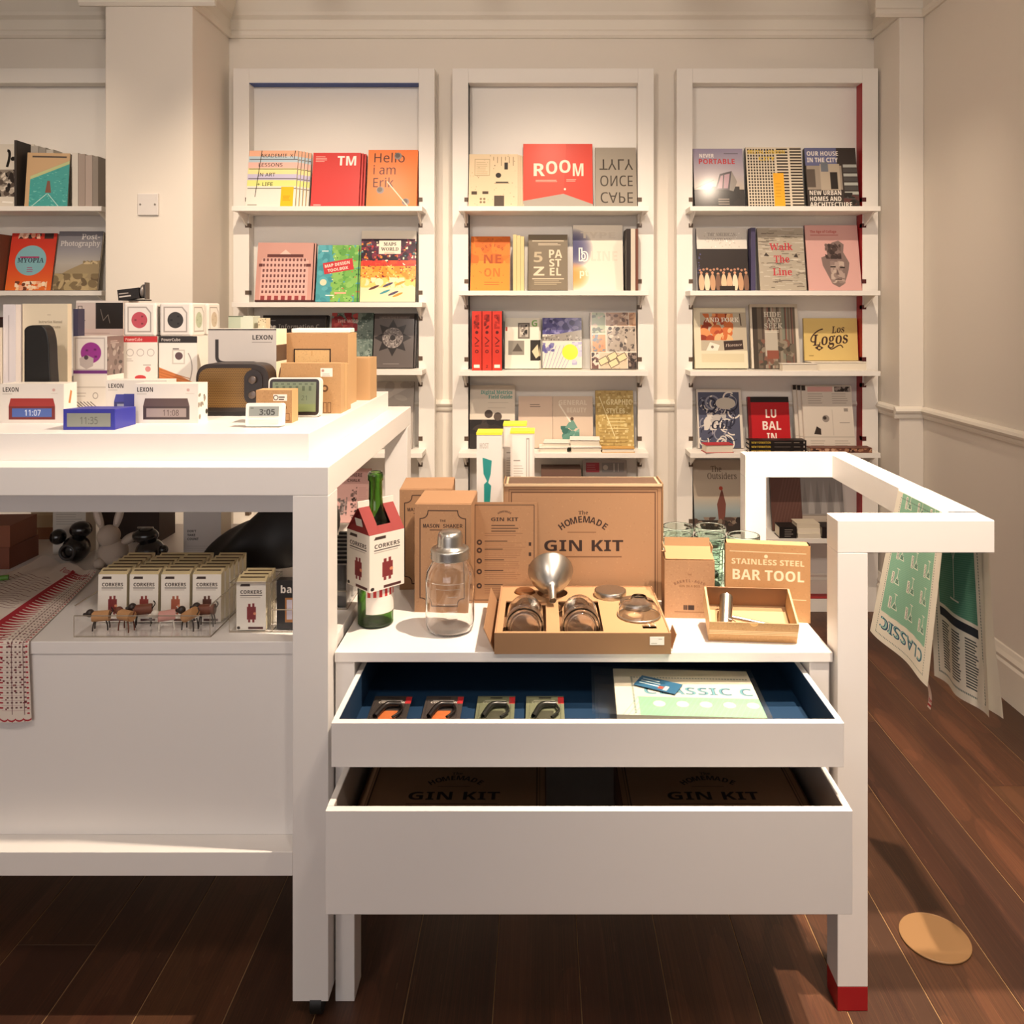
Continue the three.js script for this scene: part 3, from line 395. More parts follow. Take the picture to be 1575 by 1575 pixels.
book(2, 3, 0.279, 0.172, 0.254, 0.018, 0, '#8a6f35', 'gold foil book with pale lettering', (c, W, H) => { bg(c, W, H, '#b59a5c'); bits(c, 0, 0, W, H, ['#c9b06f', '#d6c38a', '#9c8148', '#a88d50'], 220, 2, 12); tx(c, 'GRAPHIC', W * 0.28, H * 0.25, H * 0.13, '#ecdfae', { w: W * 0.68 }); tx(c, 'STYLES', W * 0.28, H * 0.4, H * 0.12, '#ecdfae', { w: W * 0.5 }); lines(c, W * 0.3, H * 0.48, W * 0.6, 4, 12, '#d8c88e', 3); lines(c, W * 0.1, H * 0.68, W * 0.8, 6, 11, '#8f7440', 2); stroke(c, [[W * 0.1, H * 0.1], [W * 0.5, H * 0.8]], '#e4d6a6', 3); });
flat(0.055 + 0.0, 0.738, -3.56, 0.125, 0.022, 0.1, '#eae4d8', 'white booklet pile lying left on the shelf below the teal bird book', { pagesOut: true });
flat(0.055 + 0.014, 0.761, -3.565, 0.12, 0.02, 0.1, '#efe9dd', 'white booklet lying on top of another white one', { pagesOut: true, turn: -0.08 });
flat(0.055 + 0.143, 0.738, -3.552, 0.135, 0.026, 0.11, '#f0ebe2', 'thick white booklet lying below the plain and bird books', { pagesOut: true, turn: 0.03 });
flat(0.055 + 0.137, 0.765, -3.556, 0.132, 0.03, 0.1, '#f2ede4', 'upper white booklet lying at the shelf front', { pagesOut: true, turn: -0.05 });
flat(0.055 + 0.283, 0.738, -3.555, 0.145, 0.02, 0.06, '#c79a55', 'tan book lying flat in front of the gold book', { pagesOut: true });
// lowest shelf of the middle bookcase, behind the kits
for (const [y, q, l] of [[0.374, '#cbbfae', 'pale box file at the bottom of the pile behind the brown kit box'], [0.44, '#bfb2a0', 'pale box file in the middle of the pile behind the brown kit box'], [0.506, '#a59684', 'greyish box file in the pile behind the brown kit box']]) flat(0.055 + 0.04, y, -3.59, 0.19, 0.064, 0.13, q, l);
flat(0.055 + 0.04, 0.572, -3.585, 0.178, 0.036, 0.12, '#d9cf28', 'bright yellow boxed book on top of the pile behind the brown kit box');
flat(0.055 + 0.034, 0.61, -3.58, 0.176, 0.05, 0.12, '#6d5348', 'brown box file lying above the yellow boxed book');
book(2, 4, 0.235, 0.2, 0.3, 0.02, 0, '#8f8480', 'grey book with a small red label, behind the brown kit box', (c, W, H) => { bg(c, W, H, '#a79c95'); fill(c, '#a8323c', W * 0.08, H * 0.04, W * 0.3, H * 0.14); lines(c, W * 0.1, H * 0.07, W * 0.22, 3, 8, '#c98a8a', 2); fill(c, '#8b8684', W * 0.44, H * 0.04, W * 0.5, H * 0.14); disc(c, W * 0.52, H * 0.11, 9, '#c9c2bb'); fill(c, '#cfc8c1', W * 0.7, H * 0.05, 4, H * 0.12); fill(c, '#cfc8c1', W * 0.8, H * 0.05, 3, H * 0.12); });
// bookcase by the right wall
book(3, 0, -0.262, 0.226, 0.278, 0.02, 0, '#2d2726', 'book with a tilted glass house on a black hill and a red word', (c, W, H) => { grad(c, W, H, [[0, '#9a8fa6'], [0.45, '#b3a9ad'], [0.7, '#b8ab98'], [1, '#b8ab98']]); fill(c, '#2c2623', 0, H * 0.69, W, H * 0.33); blobs(c, W * 0.25, H * 0.64, W * 0.65, H * 0.3, ['#2c2623', '#211c1a'], 20, 14, 34); poly(c, [[W * 0.42, H * 0.69], [W * 0.52, H * 0.43], [W * 0.76, H * 0.38], [W * 0.7, H * 0.7]], '#4a4046'); poly(c, [[W * 0.46, H * 0.67], [W * 0.54, H * 0.46], [W * 0.72, H * 0.42], [W * 0.67, H * 0.67]], '#b08d98'); poly(c, [[W * 0.76, H * 0.38], [W * 0.86, H * 0.56], [W * 0.78, H * 0.72], [W * 0.7, H * 0.7]], '#8f8880'); stroke(c, [[W * 0.6, H * 0.44], [W * 0.57, H * 0.68]], '#4a4046', 4); tx(c, 'NEVER', W * 0.12, H * 0.15, H * 0.09, '#efe7e0', { w: W * 0.3 }); tx(c, 'PORTABLE', W * 0.1, H * 0.26, H * 0.12, '#bf3239', { w: W * 0.74 }); fill(c, '#6b6068', W * 0.62, H * 0.08, W * 0.28, 3); for (let i = 0; i < 3; i++) fill(c, '#8d8076', W * 0.47, H * (0.84 + 0.04 * i), W * 0.22, 5); stroke(c, [[0, H * 0.68], [W * 0.4, H * 0.53]], '#8a7f7a', 2); });
book(3, 0, -0.01, 0.252, 0.283, 0.024, 0, '#3a322a', 'book printed with a white grid of dark windows and a yellow slip', (c, W, H) => { bg(c, W, H, '#d8cbb4'); for (let r = 0; r < 20; r++) { for (let i = 0; i < 10; i++) fill(c, '#332a24', W * (0.03 + 0.05 * i), H * (0.03 + 0.0485 * r), W * 0.028, H * 0.03); fill(c, '#332a24', W * 0.55, H * (0.025 + 0.0485 * r), W * 0.2, H * 0.024); fill(c, '#332a24', W * 0.79, H * (0.02 + 0.0485 * r), W * 0.21, H * 0.024); } tx(c, 'BRUTAL LONDON', W * 0.03, H * 0.11, H * 0.085, '#d9b53a', { w: W * 0.68 }); tx(c, 'CITY', W * 0.22, H * 0.22, H * 0.085, '#d9b53a', { w: W * 0.3 }); fill(c, '#efae26', W * 0.47, H * 0.43, W * 0.19, H * 0.57); lines(c, W * 0.5, H * 0.6, W * 0.12, 5, 12, '#c48614', 2); });
book(3, 0, 0.248, 0.232, 0.28, 0.024, 0, '#241d1b', 'dark book about city houses with white capitals above and below a photo', (c, W, H) => { bg(c, W, H, '#3a322e'); fill(c, '#66688c', 0, 0, W * 0.62, H * 0.3); fill(c, '#9c8f80', W * 0.02, H * 0.3, W * 0.68, H * 0.4); fill(c, '#b3a592', W * 0.28, H * 0.27, W * 0.38, H * 0.44); fill(c, '#5c5148', W * 0.02, H * 0.36, W * 0.16, H * 0.3); fill(c, '#2c2623', W * 0.47, H * 0.41, W * 0.14, H * 0.28); fill(c, '#6b7078', W * 0.3, H * 0.24, W * 0.14, H * 0.16); for (let i = 0; i < 4; i++) { fill(c, '#aeb0a8', W * 0.73, H * (0.28 + 0.15 * i), W * 0.27, H * 0.05); fill(c, '#4d4a48', W * 0.73, H * (0.34 + 0.15 * i), W * 0.27, H * 0.07); } blobs(c, W * 0.7, H * 0.75, W * 0.3, H * 0.2, ['#5a3a36', '#2c2623'], 14, 4, 12); const q = '#ece4d8'; tx(c, 'OUR HOUSE', W * 0.04, H * 0.135, H * 0.1, q, { w: W * 0.62 }); tx(c, 'IN THE CITY', W * 0.04, H * 0.24, H * 0.1, q, { w: W * 0.6 }); tx(c, 'NEW URBAN', W * 0.04, H * 0.79, H * 0.1, q, { w: W * 0.63 }); tx(c, 'HOMES AND', W * 0.04, H * 0.885, H * 0.1, q, { w: W * 0.62 }); tx(c, 'ARCHITECTURE', W * 0.04, H * 0.98, H * 0.1, q, { w: W * 0.82 }); });
book(3, 1, -0.246, 0.228, 0.285, 0.02, 0, '#2b2740', 'book with a white top band over a photo of a standing crowd', (c, W, H) => { bg(c, W, H, '#2b2321'); fill(c, '#d8d2c8', 0, 0, W, H * 0.34); tx(c, 'THE AMERICAN', W * 0.22, H * 0.13, H * 0.07, '#a59d94', { f: 'serif', w: W * 0.56 }); tx(c, 'PAVILION', W * 0.3, H * 0.21, H * 0.06, '#a59d94', { f: 'serif', w: W * 0.4 }); bits(c, W * 0.15, H * 0.06, W * 0.75, H * 0.26, ['#f4f0e8', '#c3bbb0'], 50, 2, 5); for (let i = 0; i < 9; i++) { const x = W * (0.07 + 0.11 * i), q = ['#c9a887', '#e0c9ac', '#b98f6c', '#7a5a48', '#d6b792'][i % 5]; disc(c, x, H * (0.72 + 0.02 * (i % 2)), W * 0.028, '#c48f6e'); c.fillStyle = q; c.beginPath(); c.ellipse(x, H * 0.88, W * 0.055, H * 0.14, 0, 0, 7); c.fill(); } for (let i = 0; i < 14; i++) disc(c, W * (0.05 + 0.068 * i), H * (0.68 - 0.01 * (i % 3)), W * 0.025, '#b07f64'); fill(c, '#2a2119', W * 0.42, H * 0.93, W * 0.3, H * 0.07); bits(c, 0, H * 0.38, W * 0.08, H * 0.4, ['#4a4a78'], 16, 2, 6); });
spine(3, 1, -0.113, 0.02, 0.285, 0.06, '#4a4462', 'narrow indigo book, spine out, between the crowd photo book and the grey water book', null, undefined, -3.655);
book(3, 1, 0.018, 0.208, 0.285, 0.016, 1, '#8f8577', 'grey book of rippled water with red title WALK THE LINE', (c, W, H) => { bg(c, W, H, '#aba190'); for (let i = 0; i < 130; i++) { const y = H * rnd(), x = W * rnd(), l = W * (0.05 + 0.25 * rnd()); c.strokeStyle = rnd() > 0.5 ? 'rgba(75,66,56,0.6)' : 'rgba(214,206,192,0.6)'; c.lineWidth = 1 + 2.5 * rnd(); c.beginPath(); c.moveTo(x, y); c.quadraticCurveTo(x + l / 2, y - 4 + 8 * rnd(), x + l, y); c.stroke(); } ['Walk', 'The', 'Line'].forEach((s, i) => tx(c, s, W * 0.5, H * (0.36 + 0.2 * i), H * 0.15, '#b8303a', { a: 'center', f: 'serif', w: W * [0.5, 0.34, 0.42][i] })); poly(c, [[W * 0.12, H * 0.45], [W * 0.17, H * 0.4], [W * 0.24, H * 0.46]], '#3c332d'); poly(c, [[W * 0.76, H * 0.47], [W * 0.82, H * 0.41], [W * 0.86, H * 0.48]], '#3c332d'); }, { dx: 0.004 });
book(3, 1, 0.256, 0.24, 0.3, 0.014, 0, '#5c2f2c', 'pink book with a torn-paper portrait', (c, W, H) => { bg(c, W, H, '#d3a49c'); tx(c, 'The Age of Collage', W * 0.1, H * 0.12, H * 0.05, '#b4504c', { w: W * 0.5 }); lines(c, W * 0.1, H * 0.15, W * 0.6, 1, 4, '#b8706a', 3); poly(c, [[W * 0.38, H * 0.36], [W * 0.5, H * 0.27], [W * 0.62, H * 0.24], [W * 0.72, H * 0.3], [W * 0.7, H * 0.42], [W * 0.8, H * 0.58], [W * 0.78, H * 0.68], [W * 0.74, H * 0.78], [W * 0.68, H * 0.9], [W * 0.58, H * 0.95], [W * 0.46, H * 0.9], [W * 0.38, H * 0.76], [W * 0.3, H * 0.62], [W * 0.28, H * 0.5], [W * 0.4, H * 0.46]], '#7d6a64'); blobs(c, W * 0.36, H * 0.28, W * 0.3, H * 0.24, ['#4a3a36', '#6b5852', '#3a2d2a'], 30, 3, 12); blobs(c, W * 0.44, H * 0.55, W * 0.26, H * 0.34, ['#a8948a', '#b8a598', '#8d7a72'], 26, 5, 14); fill(c, '#2f2522', W * 0.44, H * 0.63, W * 0.1, 5); fill(c, '#2f2522', W * 0.62, H * 0.64, W * 0.09, 5); fill(c, '#4a3a36', W * 0.52, H * 0.82, W * 0.12, 4); poly(c, [[W * 0.56, H * 0.66], [W * 0.6, H * 0.76], [W * 0.54, H * 0.76]], '#6b5852'); }, { mat: BOOK });
book(3, 2, -0.256, 0.238, 0.272, 0.026, 0, '#cbbf9f', 'cream book with a plate of food and the words AND FORK', (c, W, H) => { bg(c, W, H, '#d9cfb4'); fill(c, '#b6aa94', W * 0.13, H * 0.08, W * 0.87, H * 0.63); blobs(c, W * 0.13, H * 0.1, W * 0.62, H * 0.44, ['#a5482a', '#c46a3a', '#d98f5a', '#8a3620', '#e0b07a'], 46, 6, 22); tx(c, 'AND FORK', W * 0.22, H * 0.24, H * 0.1, '#f4ecdc', { f: 'serif', w: W * 0.64 }); c.save(); c.translate(W * 0.74, H * 0.62); c.rotate(-0.06); fill(c, '#3a2b26', -W * 0.18, -H * 0.075, W * 0.36, H * 0.15); tx(c, 'Florence', 0, H * 0.02, H * 0.06, '#b8a89a', { a: 'center', f: 'serif', it: true }); c.restore(); poly(c, [[W * 0.22, H * 0.71], [W * 0.3, H * 0.57], [W * 0.48, H * 0.62], [W * 0.44, H * 0.71]], '#e3dccb'); disc(c, W * 0.34, H * 0.65, 5, '#7d6f62'); fill(c, '#cfc4a4', W * 0.13, H * 0.76, W * 0.8, H * 0.14); stroke(c, [[W * 0.88, H * 0.1], [W * 0.9, H * 0.3]], '#5a4c40', 4); });
book(3, 2, -0.008, 0.218, 0.29, 0.02, 0, '#c9bda8', 'book with a grey forest photo titled HIDE AND SEEK', (c, W, H) => { bg(c, W, H, '#d6ccba'); fill(c, '#8f8474', W * 0.05, H * 0.05, W * 0.87, H * 0.95); for (let i = 0; i < 34; i++) { const x = W * (0.05 + 0.85 * rnd()), w = 3 + 12 * rnd(); fill(c, ['#6a5e50', '#a39886', '#5a4a42', '#7d8070', '#4a4038', '#8a5f52'][Math.floor(rnd() * 6)], x, H * 0.05, w * 0.7, H * 0.95); } blobs(c, W * 0.05, H * 0.55, W * 0.85, H * 0.4, ['#6a6052', '#8a7f6e', '#4d463c', '#7a5648'], 50, 5, 16); fill(c, '#b3ab9c', W * 0.3, H * 0.42, W * 0.26, H * 0.38); fill(c, '#8a5040', W * 0.33, H * 0.72, W * 0.24, H * 0.13); fill(c, '#453c34', W * 0.05, H * 0.05, W * 0.1, H * 0.95); const q = '#e0d8c6'; tx(c, 'HIDE', W * 0.47, H * 0.2, H * 0.11, q, { a: 'center', f: 'serif', w: W * 0.36 }); tx(c, 'AND', W * 0.49, H * 0.29, H * 0.1, q, { a: 'center', f: 'serif', w: W * 0.28 }); tx(c, 'SEEK', W * 0.48, H * 0.38, H * 0.11, q, { a: 'center', f: 'serif', w: W * 0.38 }); lines(c, W * 0.3, H * 0.41, W * 0.34, 2, 5, q, 2); }, { lean: 0.16 });
flat(1.068 + 0.254, 1.096, -3.6, 0.247, 0.036, 0.1, '#e6dfd2', 'thick white book lying under the mustard book with script lettering', { pagesOut: true });
book(3, 2, 0.254, 0.245, 0.192, 0.012, 0, '#b59750', 'mustard book with flowing brown script lettering', (c, W, H) => { bg(c, W, H, '#d9bd76'); const q = '#3a2420'; tx(c, 'Los', W * 0.52, H * 0.36, H * 0.22, q, { f: 'serif', it: true, w: W * 0.24, rot: -0.08 }); tx(c, 'Logos', W * 0.16, H * 0.66, H * 0.36, q, { f: 'serif', it: true, w: W * 0.66, rot: -0.08 }); c.strokeStyle = q; c.lineWidth = 4; c.beginPath(); c.moveTo(W * 0.2, H * 0.56); c.bezierCurveTo(W * 0.05, H * 0.6, W * 0.18, H * 0.3, W * 0.36, H * 0.26); c.stroke(); c.beginPath(); c.moveTo(W * 0.46, H * 0.66); c.bezierCurveTo(W * 0.5, H * 0.88, W * 0.66, H * 0.5, W * 0.72, H * 0.7); c.stroke(); c.lineWidth = 2; poly(c, [[W * 0.2, H * 0.7], [W * 0.28, H * 0.64], [W * 0.36, H * 0.7], [W * 0.28, H * 0.77]], q); fill(c, '#d9bd76', W * 0.26, H * 0.68, W * 0.05, H * 0.05); lines(c, W * 0.09, H * 0.88, W * 0.1, 1, 3, '#7a6030', 2); }, { lean: 0.1, base: 0.0365, mat: BOOK });
flat(1.068 + 0.065, 1.096, -3.553, 0.158, 0.033, 0.05, '#e9e2d6', 'white paperback lying in front of the forest photo book', { pagesOut: true, turn: 0.02 });
book(3, 3, -0.257, 0.205, 0.262, 0.016, 0, '#b9b2a8', 'blue-grey book with ornate swirling artwork', (c, W, H) => { bg(c, W, H, '#d3cabd'); fill(c, '#4f5266', W * 0.04, H * 0.06, W * 0.9, H * 0.94); for (let i = 0; i < 60; i++) { c.strokeStyle = ['#c9c3bb', '#8c8c98', '#2b2c3c', '#dcd5ca'][i % 4]; c.lineWidth = 2 + 4 * rnd(); c.beginPath(); c.arc(W * (0.1 + 0.75 * rnd()), H * (0.12 + 0.85 * rnd()), 6 + 22 * rnd(), 6 * rnd(), 6 * rnd() + 2.5); c.stroke(); } c.fillStyle = '#c9c2b4'; c.beginPath(); c.ellipse(W * 0.64, H * 0.25, W * 0.22, H * 0.1, 0, 0, 7); c.fill(); blobs(c, W * 0.15, H * 0.42, W * 0.5, H * 0.28, ['#d6d0c6', '#b9b4ae'], 12, 8, 18); tx(c, 'Gill', W * 0.28, H * 0.68, H * 0.2, '#2b2c3c', { f: 'serif', it: true }); });
book(3, 3, -0.033, 0.186, 0.225, 0.022, 0, '#7d1217', 'red book with a black top band and three rows of white letters', (c, W, H) => { bg(c, W, H, '#b5171f'); fill(c, '#1f1716', 0, 0, W, H * 0.11); fill(c, '#7d1217', 0, 0, W * 0.07, H); const q = '#f0e6da'; tx(c, 'LU', W * 0.55, H * 0.42, H * 0.23, q, { a: 'center', w: W * 0.3 }); tx(c, 'BAL', W * 0.55, H * 0.65, H * 0.23, q, { a: 'center', w: W * 0.48 }); tx(c, 'IN', W * 0.55, H * 0.88, H * 0.23, q, { a: 'center', w: W * 0.26 }); });
book(3, 3, 0.222, 0.225, 0.28, 0.016, 2, '#ded6c9', 'pale book laid out like a sparse newspaper page', (c, W, H) => { bg(c, W, H, '#cfc5b8'); fill(c, '#c99a92', W * 0.12, H * 0.02, W * 0.5, H * 0.08); fill(c, '#3a2f2b', W * 0.66, H * 0.02, W * 0.32, H * 0.08); blobs(c, W * 0.66, H * 0.02, W * 0.32, H * 0.08, ['#231c19', '#8d8078'], 16, 3, 7); fill(c, '#2c2320', 0, 0, W * 0.08, H * 0.08); for (const x of [0.12, 0.6]) { lines(c, W * x, H * 0.13, W * 0.34, 5, 8, '#9d9388', 2); lines(c, W * x, H * 0.86, W * 0.32, 4, 8, '#9d9388', 2); } disc(c, W * 0.45, H * 0.52, W * 0.07, '#8d847c'); disc(c, W * 0.43, H * 0.51, W * 0.035, '#3c3430'); poly(c, [[W * 0.2, H * 0.76], [W * 0.26, H * 0.64], [W * 0.34, H * 0.68], [W * 0.34, H * 0.77]], '#332925'); fill(c, '#b5aa9d', W * 0.58, H * 0.38, 2, H * 0.4); fill(c, '#8d847c', W * 0.82, H * 0.36, W * 0.08, H * 0.05); fill(c, '#7d746b', W * 0.72, H * 0.58, W * 0.2, 2); fill(c, '#a39a8e', 0, H * 0.8, W, 2); for (let i = 0; i < 4; i++) fill(c, '#3a302c', W * (0.3 + 0.18 * i), H * 0.965, W * 0.1, 7); }, { dx: -0.014 });
flat(1.068 - 0.286, 0.738, -3.552, 0.125, 0.036, 0.07, '#b52d33', 'white paged book with a red cover lying beside the left post', { pagesOut: true, turn: 0.1 });
for (let i = 0; i < 3; i++) flat(1.068 - 0.033, 0.738 + 0.0185 * i, -3.551, 0.25, 0.018, 0.06, '#1c1513', ['lowest', 'middle', 'topmost'][i] + ' of three black books with yellow spine print lying in a pile', { front: SB.add(200, 14, (c, W, H) => { bg(c, W, H, '#1c1513'); tx(c, 'NEW FORMATION', W * 0.04, H * 0.85, H * 0.85, '#d9b63a', { w: W * 0.34 }); lines(c, W * 0.44, H * 0.45, W * 0.3, 1, 4, '#6d625a', 3); lines(c, W * 0.78, H * 0.45, W * 0.12, 1, 4, '#8a7d70', 3); fill(c, '#d6ccbc', W * 0.95, H * 0.2, 3, H * 0.6); }) });
flat(1.068 + 0.245, 0.738, -3.553, 0.27, 0.022, 0.06, '#6d4436', 'brown patterned book lying below the newspaper-like book', { front: SB.add(200, 18, (c, W, H) => { bg(c, W, H, '#6d4436'); blobs(c, 0, 0, W, H, ['#a87a5c', '#3c2620', '#c9a184'], 40, 2, 9); }) });
book(3, 4, -0.268, 0.248, 0.31, 0.026, 0, '#2c2422', 'pale book with a picture of a walker at dusk, titled The Outsiders', (c, W, H) => { bg(c, W, H, '#b3a593'); tx(c, 'The', W * 0.33, H * 0.17, H * 0.11, '#4a3c32', { f: 'serif', b: false, w: W * 0.2 }); tx(c, 'Outsiders', W * 0.26, H * 0.27, H * 0.12, '#4a3c32', { f: 'serif', b: false, w: W * 0.54 }); grad2(c, W * 0.0, H * 0.52, W, H * 0.48); poly(c, [[W * 0.42, H * 0.62], [W * 0.52, H * 0.4], [W * 0.58, H * 0.62], [W * 0.55, H * 0.84], [W * 0.44, H * 0.84]], '#6b3f35'); disc(c, W * 0.5, H * 0.4, W * 0.035, '#a3402f'); fill(c, '#2f2722', 0, H * 0.84, W, H * 0.16); blobs(c, 0, H * 0.8, W, H * 0.12, ['#4d3c34', '#2b2320', '#7a6a5c'], 24, 5, 14); });
book(3, 4, 0.045, 0.138, 0.247, 0.016, 0, '#3d2722', 'plain dark brown book seen through the towel rail frame', (c, W, H) => { bg(c, W, H, '#5b3d35'); for (let i = 0; i < 8; i++) stroke(c, [[W * 0.1 * i, H], [W * (0.1 * i + 0.5), 0]], 'rgba(120,90,80,0.25)', 5); });
book(3, 4, 0.21, 0.19, 0.244, 0.016, 0, '#847c78', 'grey book with a pale lower band seen through the towel rail frame', (c, W, H) => { bg(c, W, H, '#8d8784'); fill(c, '#b3a699', 0, H * 0.72, W, H * 0.28); for (let i = 0; i < 7; i++) poly(c, [[W * 0.15 * i, H * 0.7], [W * (0.15 * i + 0.1), H * 0.1], [W * (0.15 * i + 0.16), H * 0.7]], i % 2 ? '#9c9794' : '#7f7a78'); stroke(c, [[0, H * 0.73], [W, H * 0.73]], '#6f675f', 2); });
const D5 = 0.365;
flat(1.068 + 0.012, D5, -3.552, 0.075, 0.05, 0.08, '#1d1817', 'small black book lying at the left of the lowest visible shelf', { front: SB.add(60, 40, (c, W, H) => { bg(c, W, H, '#1d1817'); lines(c, W * 0.3, H * 0.2, W * 0.5, 4, 8, '#8d857d', 3); }) });
for (let i = 0; i < 3; i++) flat(1.068 + 0.105, D5 + 0.0205 * i, -3.552 - 0.006 * i, 0.1, 0.02, 0.085, ['#d9cfbd', '#e0d6c4', '#cfc4b0'][i], ['lowest', 'middle', 'upper'][i] + ' small cream book in the short pile seen through the towel rail', {});
flat(1.068 + 0.192, D5, -3.552, 0.062, 0.05, 0.085, '#241a19', 'small dark book lying right of the cream pile', {});
for (let i = 0; i < 3; i++) flat(1.068 + 0.272, D5 + 0.02 * i, -3.553 - 0.008 * i, 0.085, 0.0195, 0.09, ['#a8977c', '#c3b394', '#8d7a62'][i], ['bottom', 'middle', 'top'][i] + ' tan booklet of the slanting pile at the right end of the shelf', { turn: 0.1 * i });
// bookcase left of the pillar
book(0, 0, -0.09, 0.22, 0.3, 0.016, 0, '#c9c2b6', 'white book with a black ink mark over a grainy black and white photo', (c, W, H) => { bg(c, W, H, '#dcd4c6'); fill(c, '#8d8377', 0, H * 0.4, W, H * 0.42); blobs(c, 0, H * 0.4, W, H * 0.42, ['#2d2622', '#574c44', '#b8ad9e', '#d6ccbc', '#1f1a18'], 120, 3, 12); disc(c, W * 0.78, H * 0.5, W * 0.06, '#17120f'); c.strokeStyle = '#17120f'; c.lineWidth = 9; c.beginPath(); c.moveTo(W * 0.5, H * 0.36); c.quadraticCurveTo(W * 0.56, H * 0.1, W * 0.46, H * 0.1); c.stroke(); disc(c, W * 0.6, H * 0.23, 8, '#17120f'); stroke(c, [[W * 0.5, H * 0.9], [W * 0.72, H * 0.91]], '#f4efe6', 6); });
spine(0, 0, 0.033, 0.01, 0.29, 0.1, '#3d3632', 'thin dark book standing on edge between the ink book and the pool book', null, undefined, -3.56);
for (let i = 0; i < 3; i++) spine(0, 0, 0.055 + 0.034 * i, 0.032, 0.285 - 0.008 * i, 0.07, ['#b3aba0', '#9d968c', '#c3bbae'][i], ['light grey', 'mid grey', 'cream'][i] + ' book standing upright behind the pool book', null, 'pale books behind the pool book', -3.66);
book(0, 0, 0.148, 0.178, 0.243, 0.018, 0, '#4a3f38', 'book with a turquoise pool seen from above beside sand', (c, W, H) => { bg(c, W, H, '#3f9c97'); for (let i = 0; i < 140; i++) { c.strokeStyle = ['#5fb5ae', '#2f8883', '#7cc4bb'][i % 3]; c.lineWidth = 1 + 2 * rnd(); const x = W * rnd(), y = H * (0.3 + 0.7 * rnd()); c.beginPath(); c.moveTo(x, y); c.lineTo(x + 10 * rnd(), y + 6 * rnd() - 3); c.stroke(); } poly(c, [[0, 0], [W, 0], [W, H * 0.14], [W * 0.1, H * 0.44], [W * 0.1, H], [0, H]], '#c3a27a'); poly(c, [[W, H * 0.14], [W * 0.1, H * 0.44], [W * 0.1, H * 0.5], [W, H * 0.2]], '#b9c08a'); fill(c, '#4a3f38', W * 0.12, H * 0.06, W * 0.8, H * 0.03); poly(c, [[W * 0.5, H * 0.52], [W * 0.56, H * 0.52], [W * 0.6, H * 0.74], [W * 0.46, H * 0.74]], '#7d4f3f'); stroke(c, [[W * 0.5, H * 0.76], [W * 0.16, H]], '#cfe3da', 2); stroke(c, [[W * 0.53, H * 0.76], [W * 0.8, H]], '#cfe3da', 2); }, { turn: 0.12, lean: 0.12, fwd: 0.092 });
[['#d3cdc2', 0.026], ['#a3948a', 0.03], ['#b0a096', 0.03], ['#8f857b', 0.024]].reduce((x, [q, w], i) => { spine(0, 0, x + w / 2, w, 0.24 - 0.005 * i, 0.13, q, ['white', 'pinkish grey', 'lighter pinkish grey', 'brownish grey'][i] + ' book, spine out, right of the pool book', null, undefined, -3.59); return x + w + 0.0015; }, 0.264);
spine(0, 1, -0.105, 0.04, 0.255, 0.12, '#7d4f3a', 'brown book, spine out, left of the orange book with the blue circle', (c, W, H) => { bg(c, W, H, '#8d5c42'); blobs(c, 0, 0, W, H, ['#c9a184', '#4a2d22', '#d98f5a'], 24, 3, 8); }, undefined, -3.6);
book(0, 1, 0.025, 0.206, 0.262, 0.018, 0, '#8c2a1c', 'orange-red book with a pale blue circle titled MYOPIA', (c, W, H) => { grad(c, W, H, [[0, '#b52c20'], [0.45, '#cf3f24'], [1, '#e0702c']]); blobs(c, W * 0.15, 0, W * 0.5, H * 0.1, ['#e0b7a0', '#3a2420', '#c98a70'], 20, 4, 10); fill(c, '#3a2420', W * 0.72, 0, W * 0.2, H * 0.1); disc(c, W * 0.48, H * 0.48, W * 0.34, '#7fb0b8'); lines(c, W * 0.24, H * 0.41, W * 0.48, 1, 4, '#a8426a', 6); tx(c, 'MYOPIA', W * 0.48, H * 0.52, H * 0.11, '#1f2c38', { a: 'center', f: 'serif', w: W * 0.58 }); lines(c, W * 0.42, H * 0.6, W * 0.14, 3, 7, '#a8426a', 2); blobs(c, W * 0.2, H * 0.84, W * 0.7, H * 0.16, ['#f0c9a0', '#e8a583', '#6b3a26', '#f3dcc0'], 34, 4, 12); }, { mat: BOOK });
book(0, 1, 0.238, 0.2, 0.27, 0.02, 0, '#5a5148', 'book with a dusty hillside under a grey sky', (c, W, H) => { grad(c, W, H, [[0, '#6f6c72'], [0.3, '#8f8d92'], [0.55, '#b0aaa2'], [1, '#9a8a70']]); poly(c, [[0, H * 0.8], [W * 0.3, H * 0.66], [W * 0.7, H * 0.52], [W, H * 0.5], [W, H], [0, H]], '#9b8a6a'); blobs(c, 0, H * 0.72, W, H * 0.28, ['#7d6c50', '#a8966f', '#6a5a44', '#b39f78'], 46, 6, 20); tx(c, 'Post-', W * 0.94, H * 0.14, H * 0.13, '#ddd8d2', { a: 'right', f: 'serif', b: false, w: W * 0.42 }); tx(c, 'Photography', W * 0.96, H * 0.25, H * 0.12, '#ddd8d2', { a: 'right', f: 'serif', b: false, w: W * 0.9 }); blobs(c, W * 0.6, H * 0.5, W * 0.35, H * 0.06, ['#c9b58e', '#8a7a5c'], 12, 3, 8); });
for (let i = 0; i < 6; i++) spine(0, 2, -0.08 + 0.032 * i, 0.03, 0.235 - 0.006 * (i % 3), 0.12, ['#5c1f22', '#3a2a28', '#7d2a2c', '#4a3a34', '#6b4a3c', '#2d2422'][i], ['dark red', 'dark brown', 'crimson', 'grey-brown', 'tan-brown', 'near-black'][i] + ' book, spine out, on the shelf behind the boxed clocks', null, undefined, -3.6);
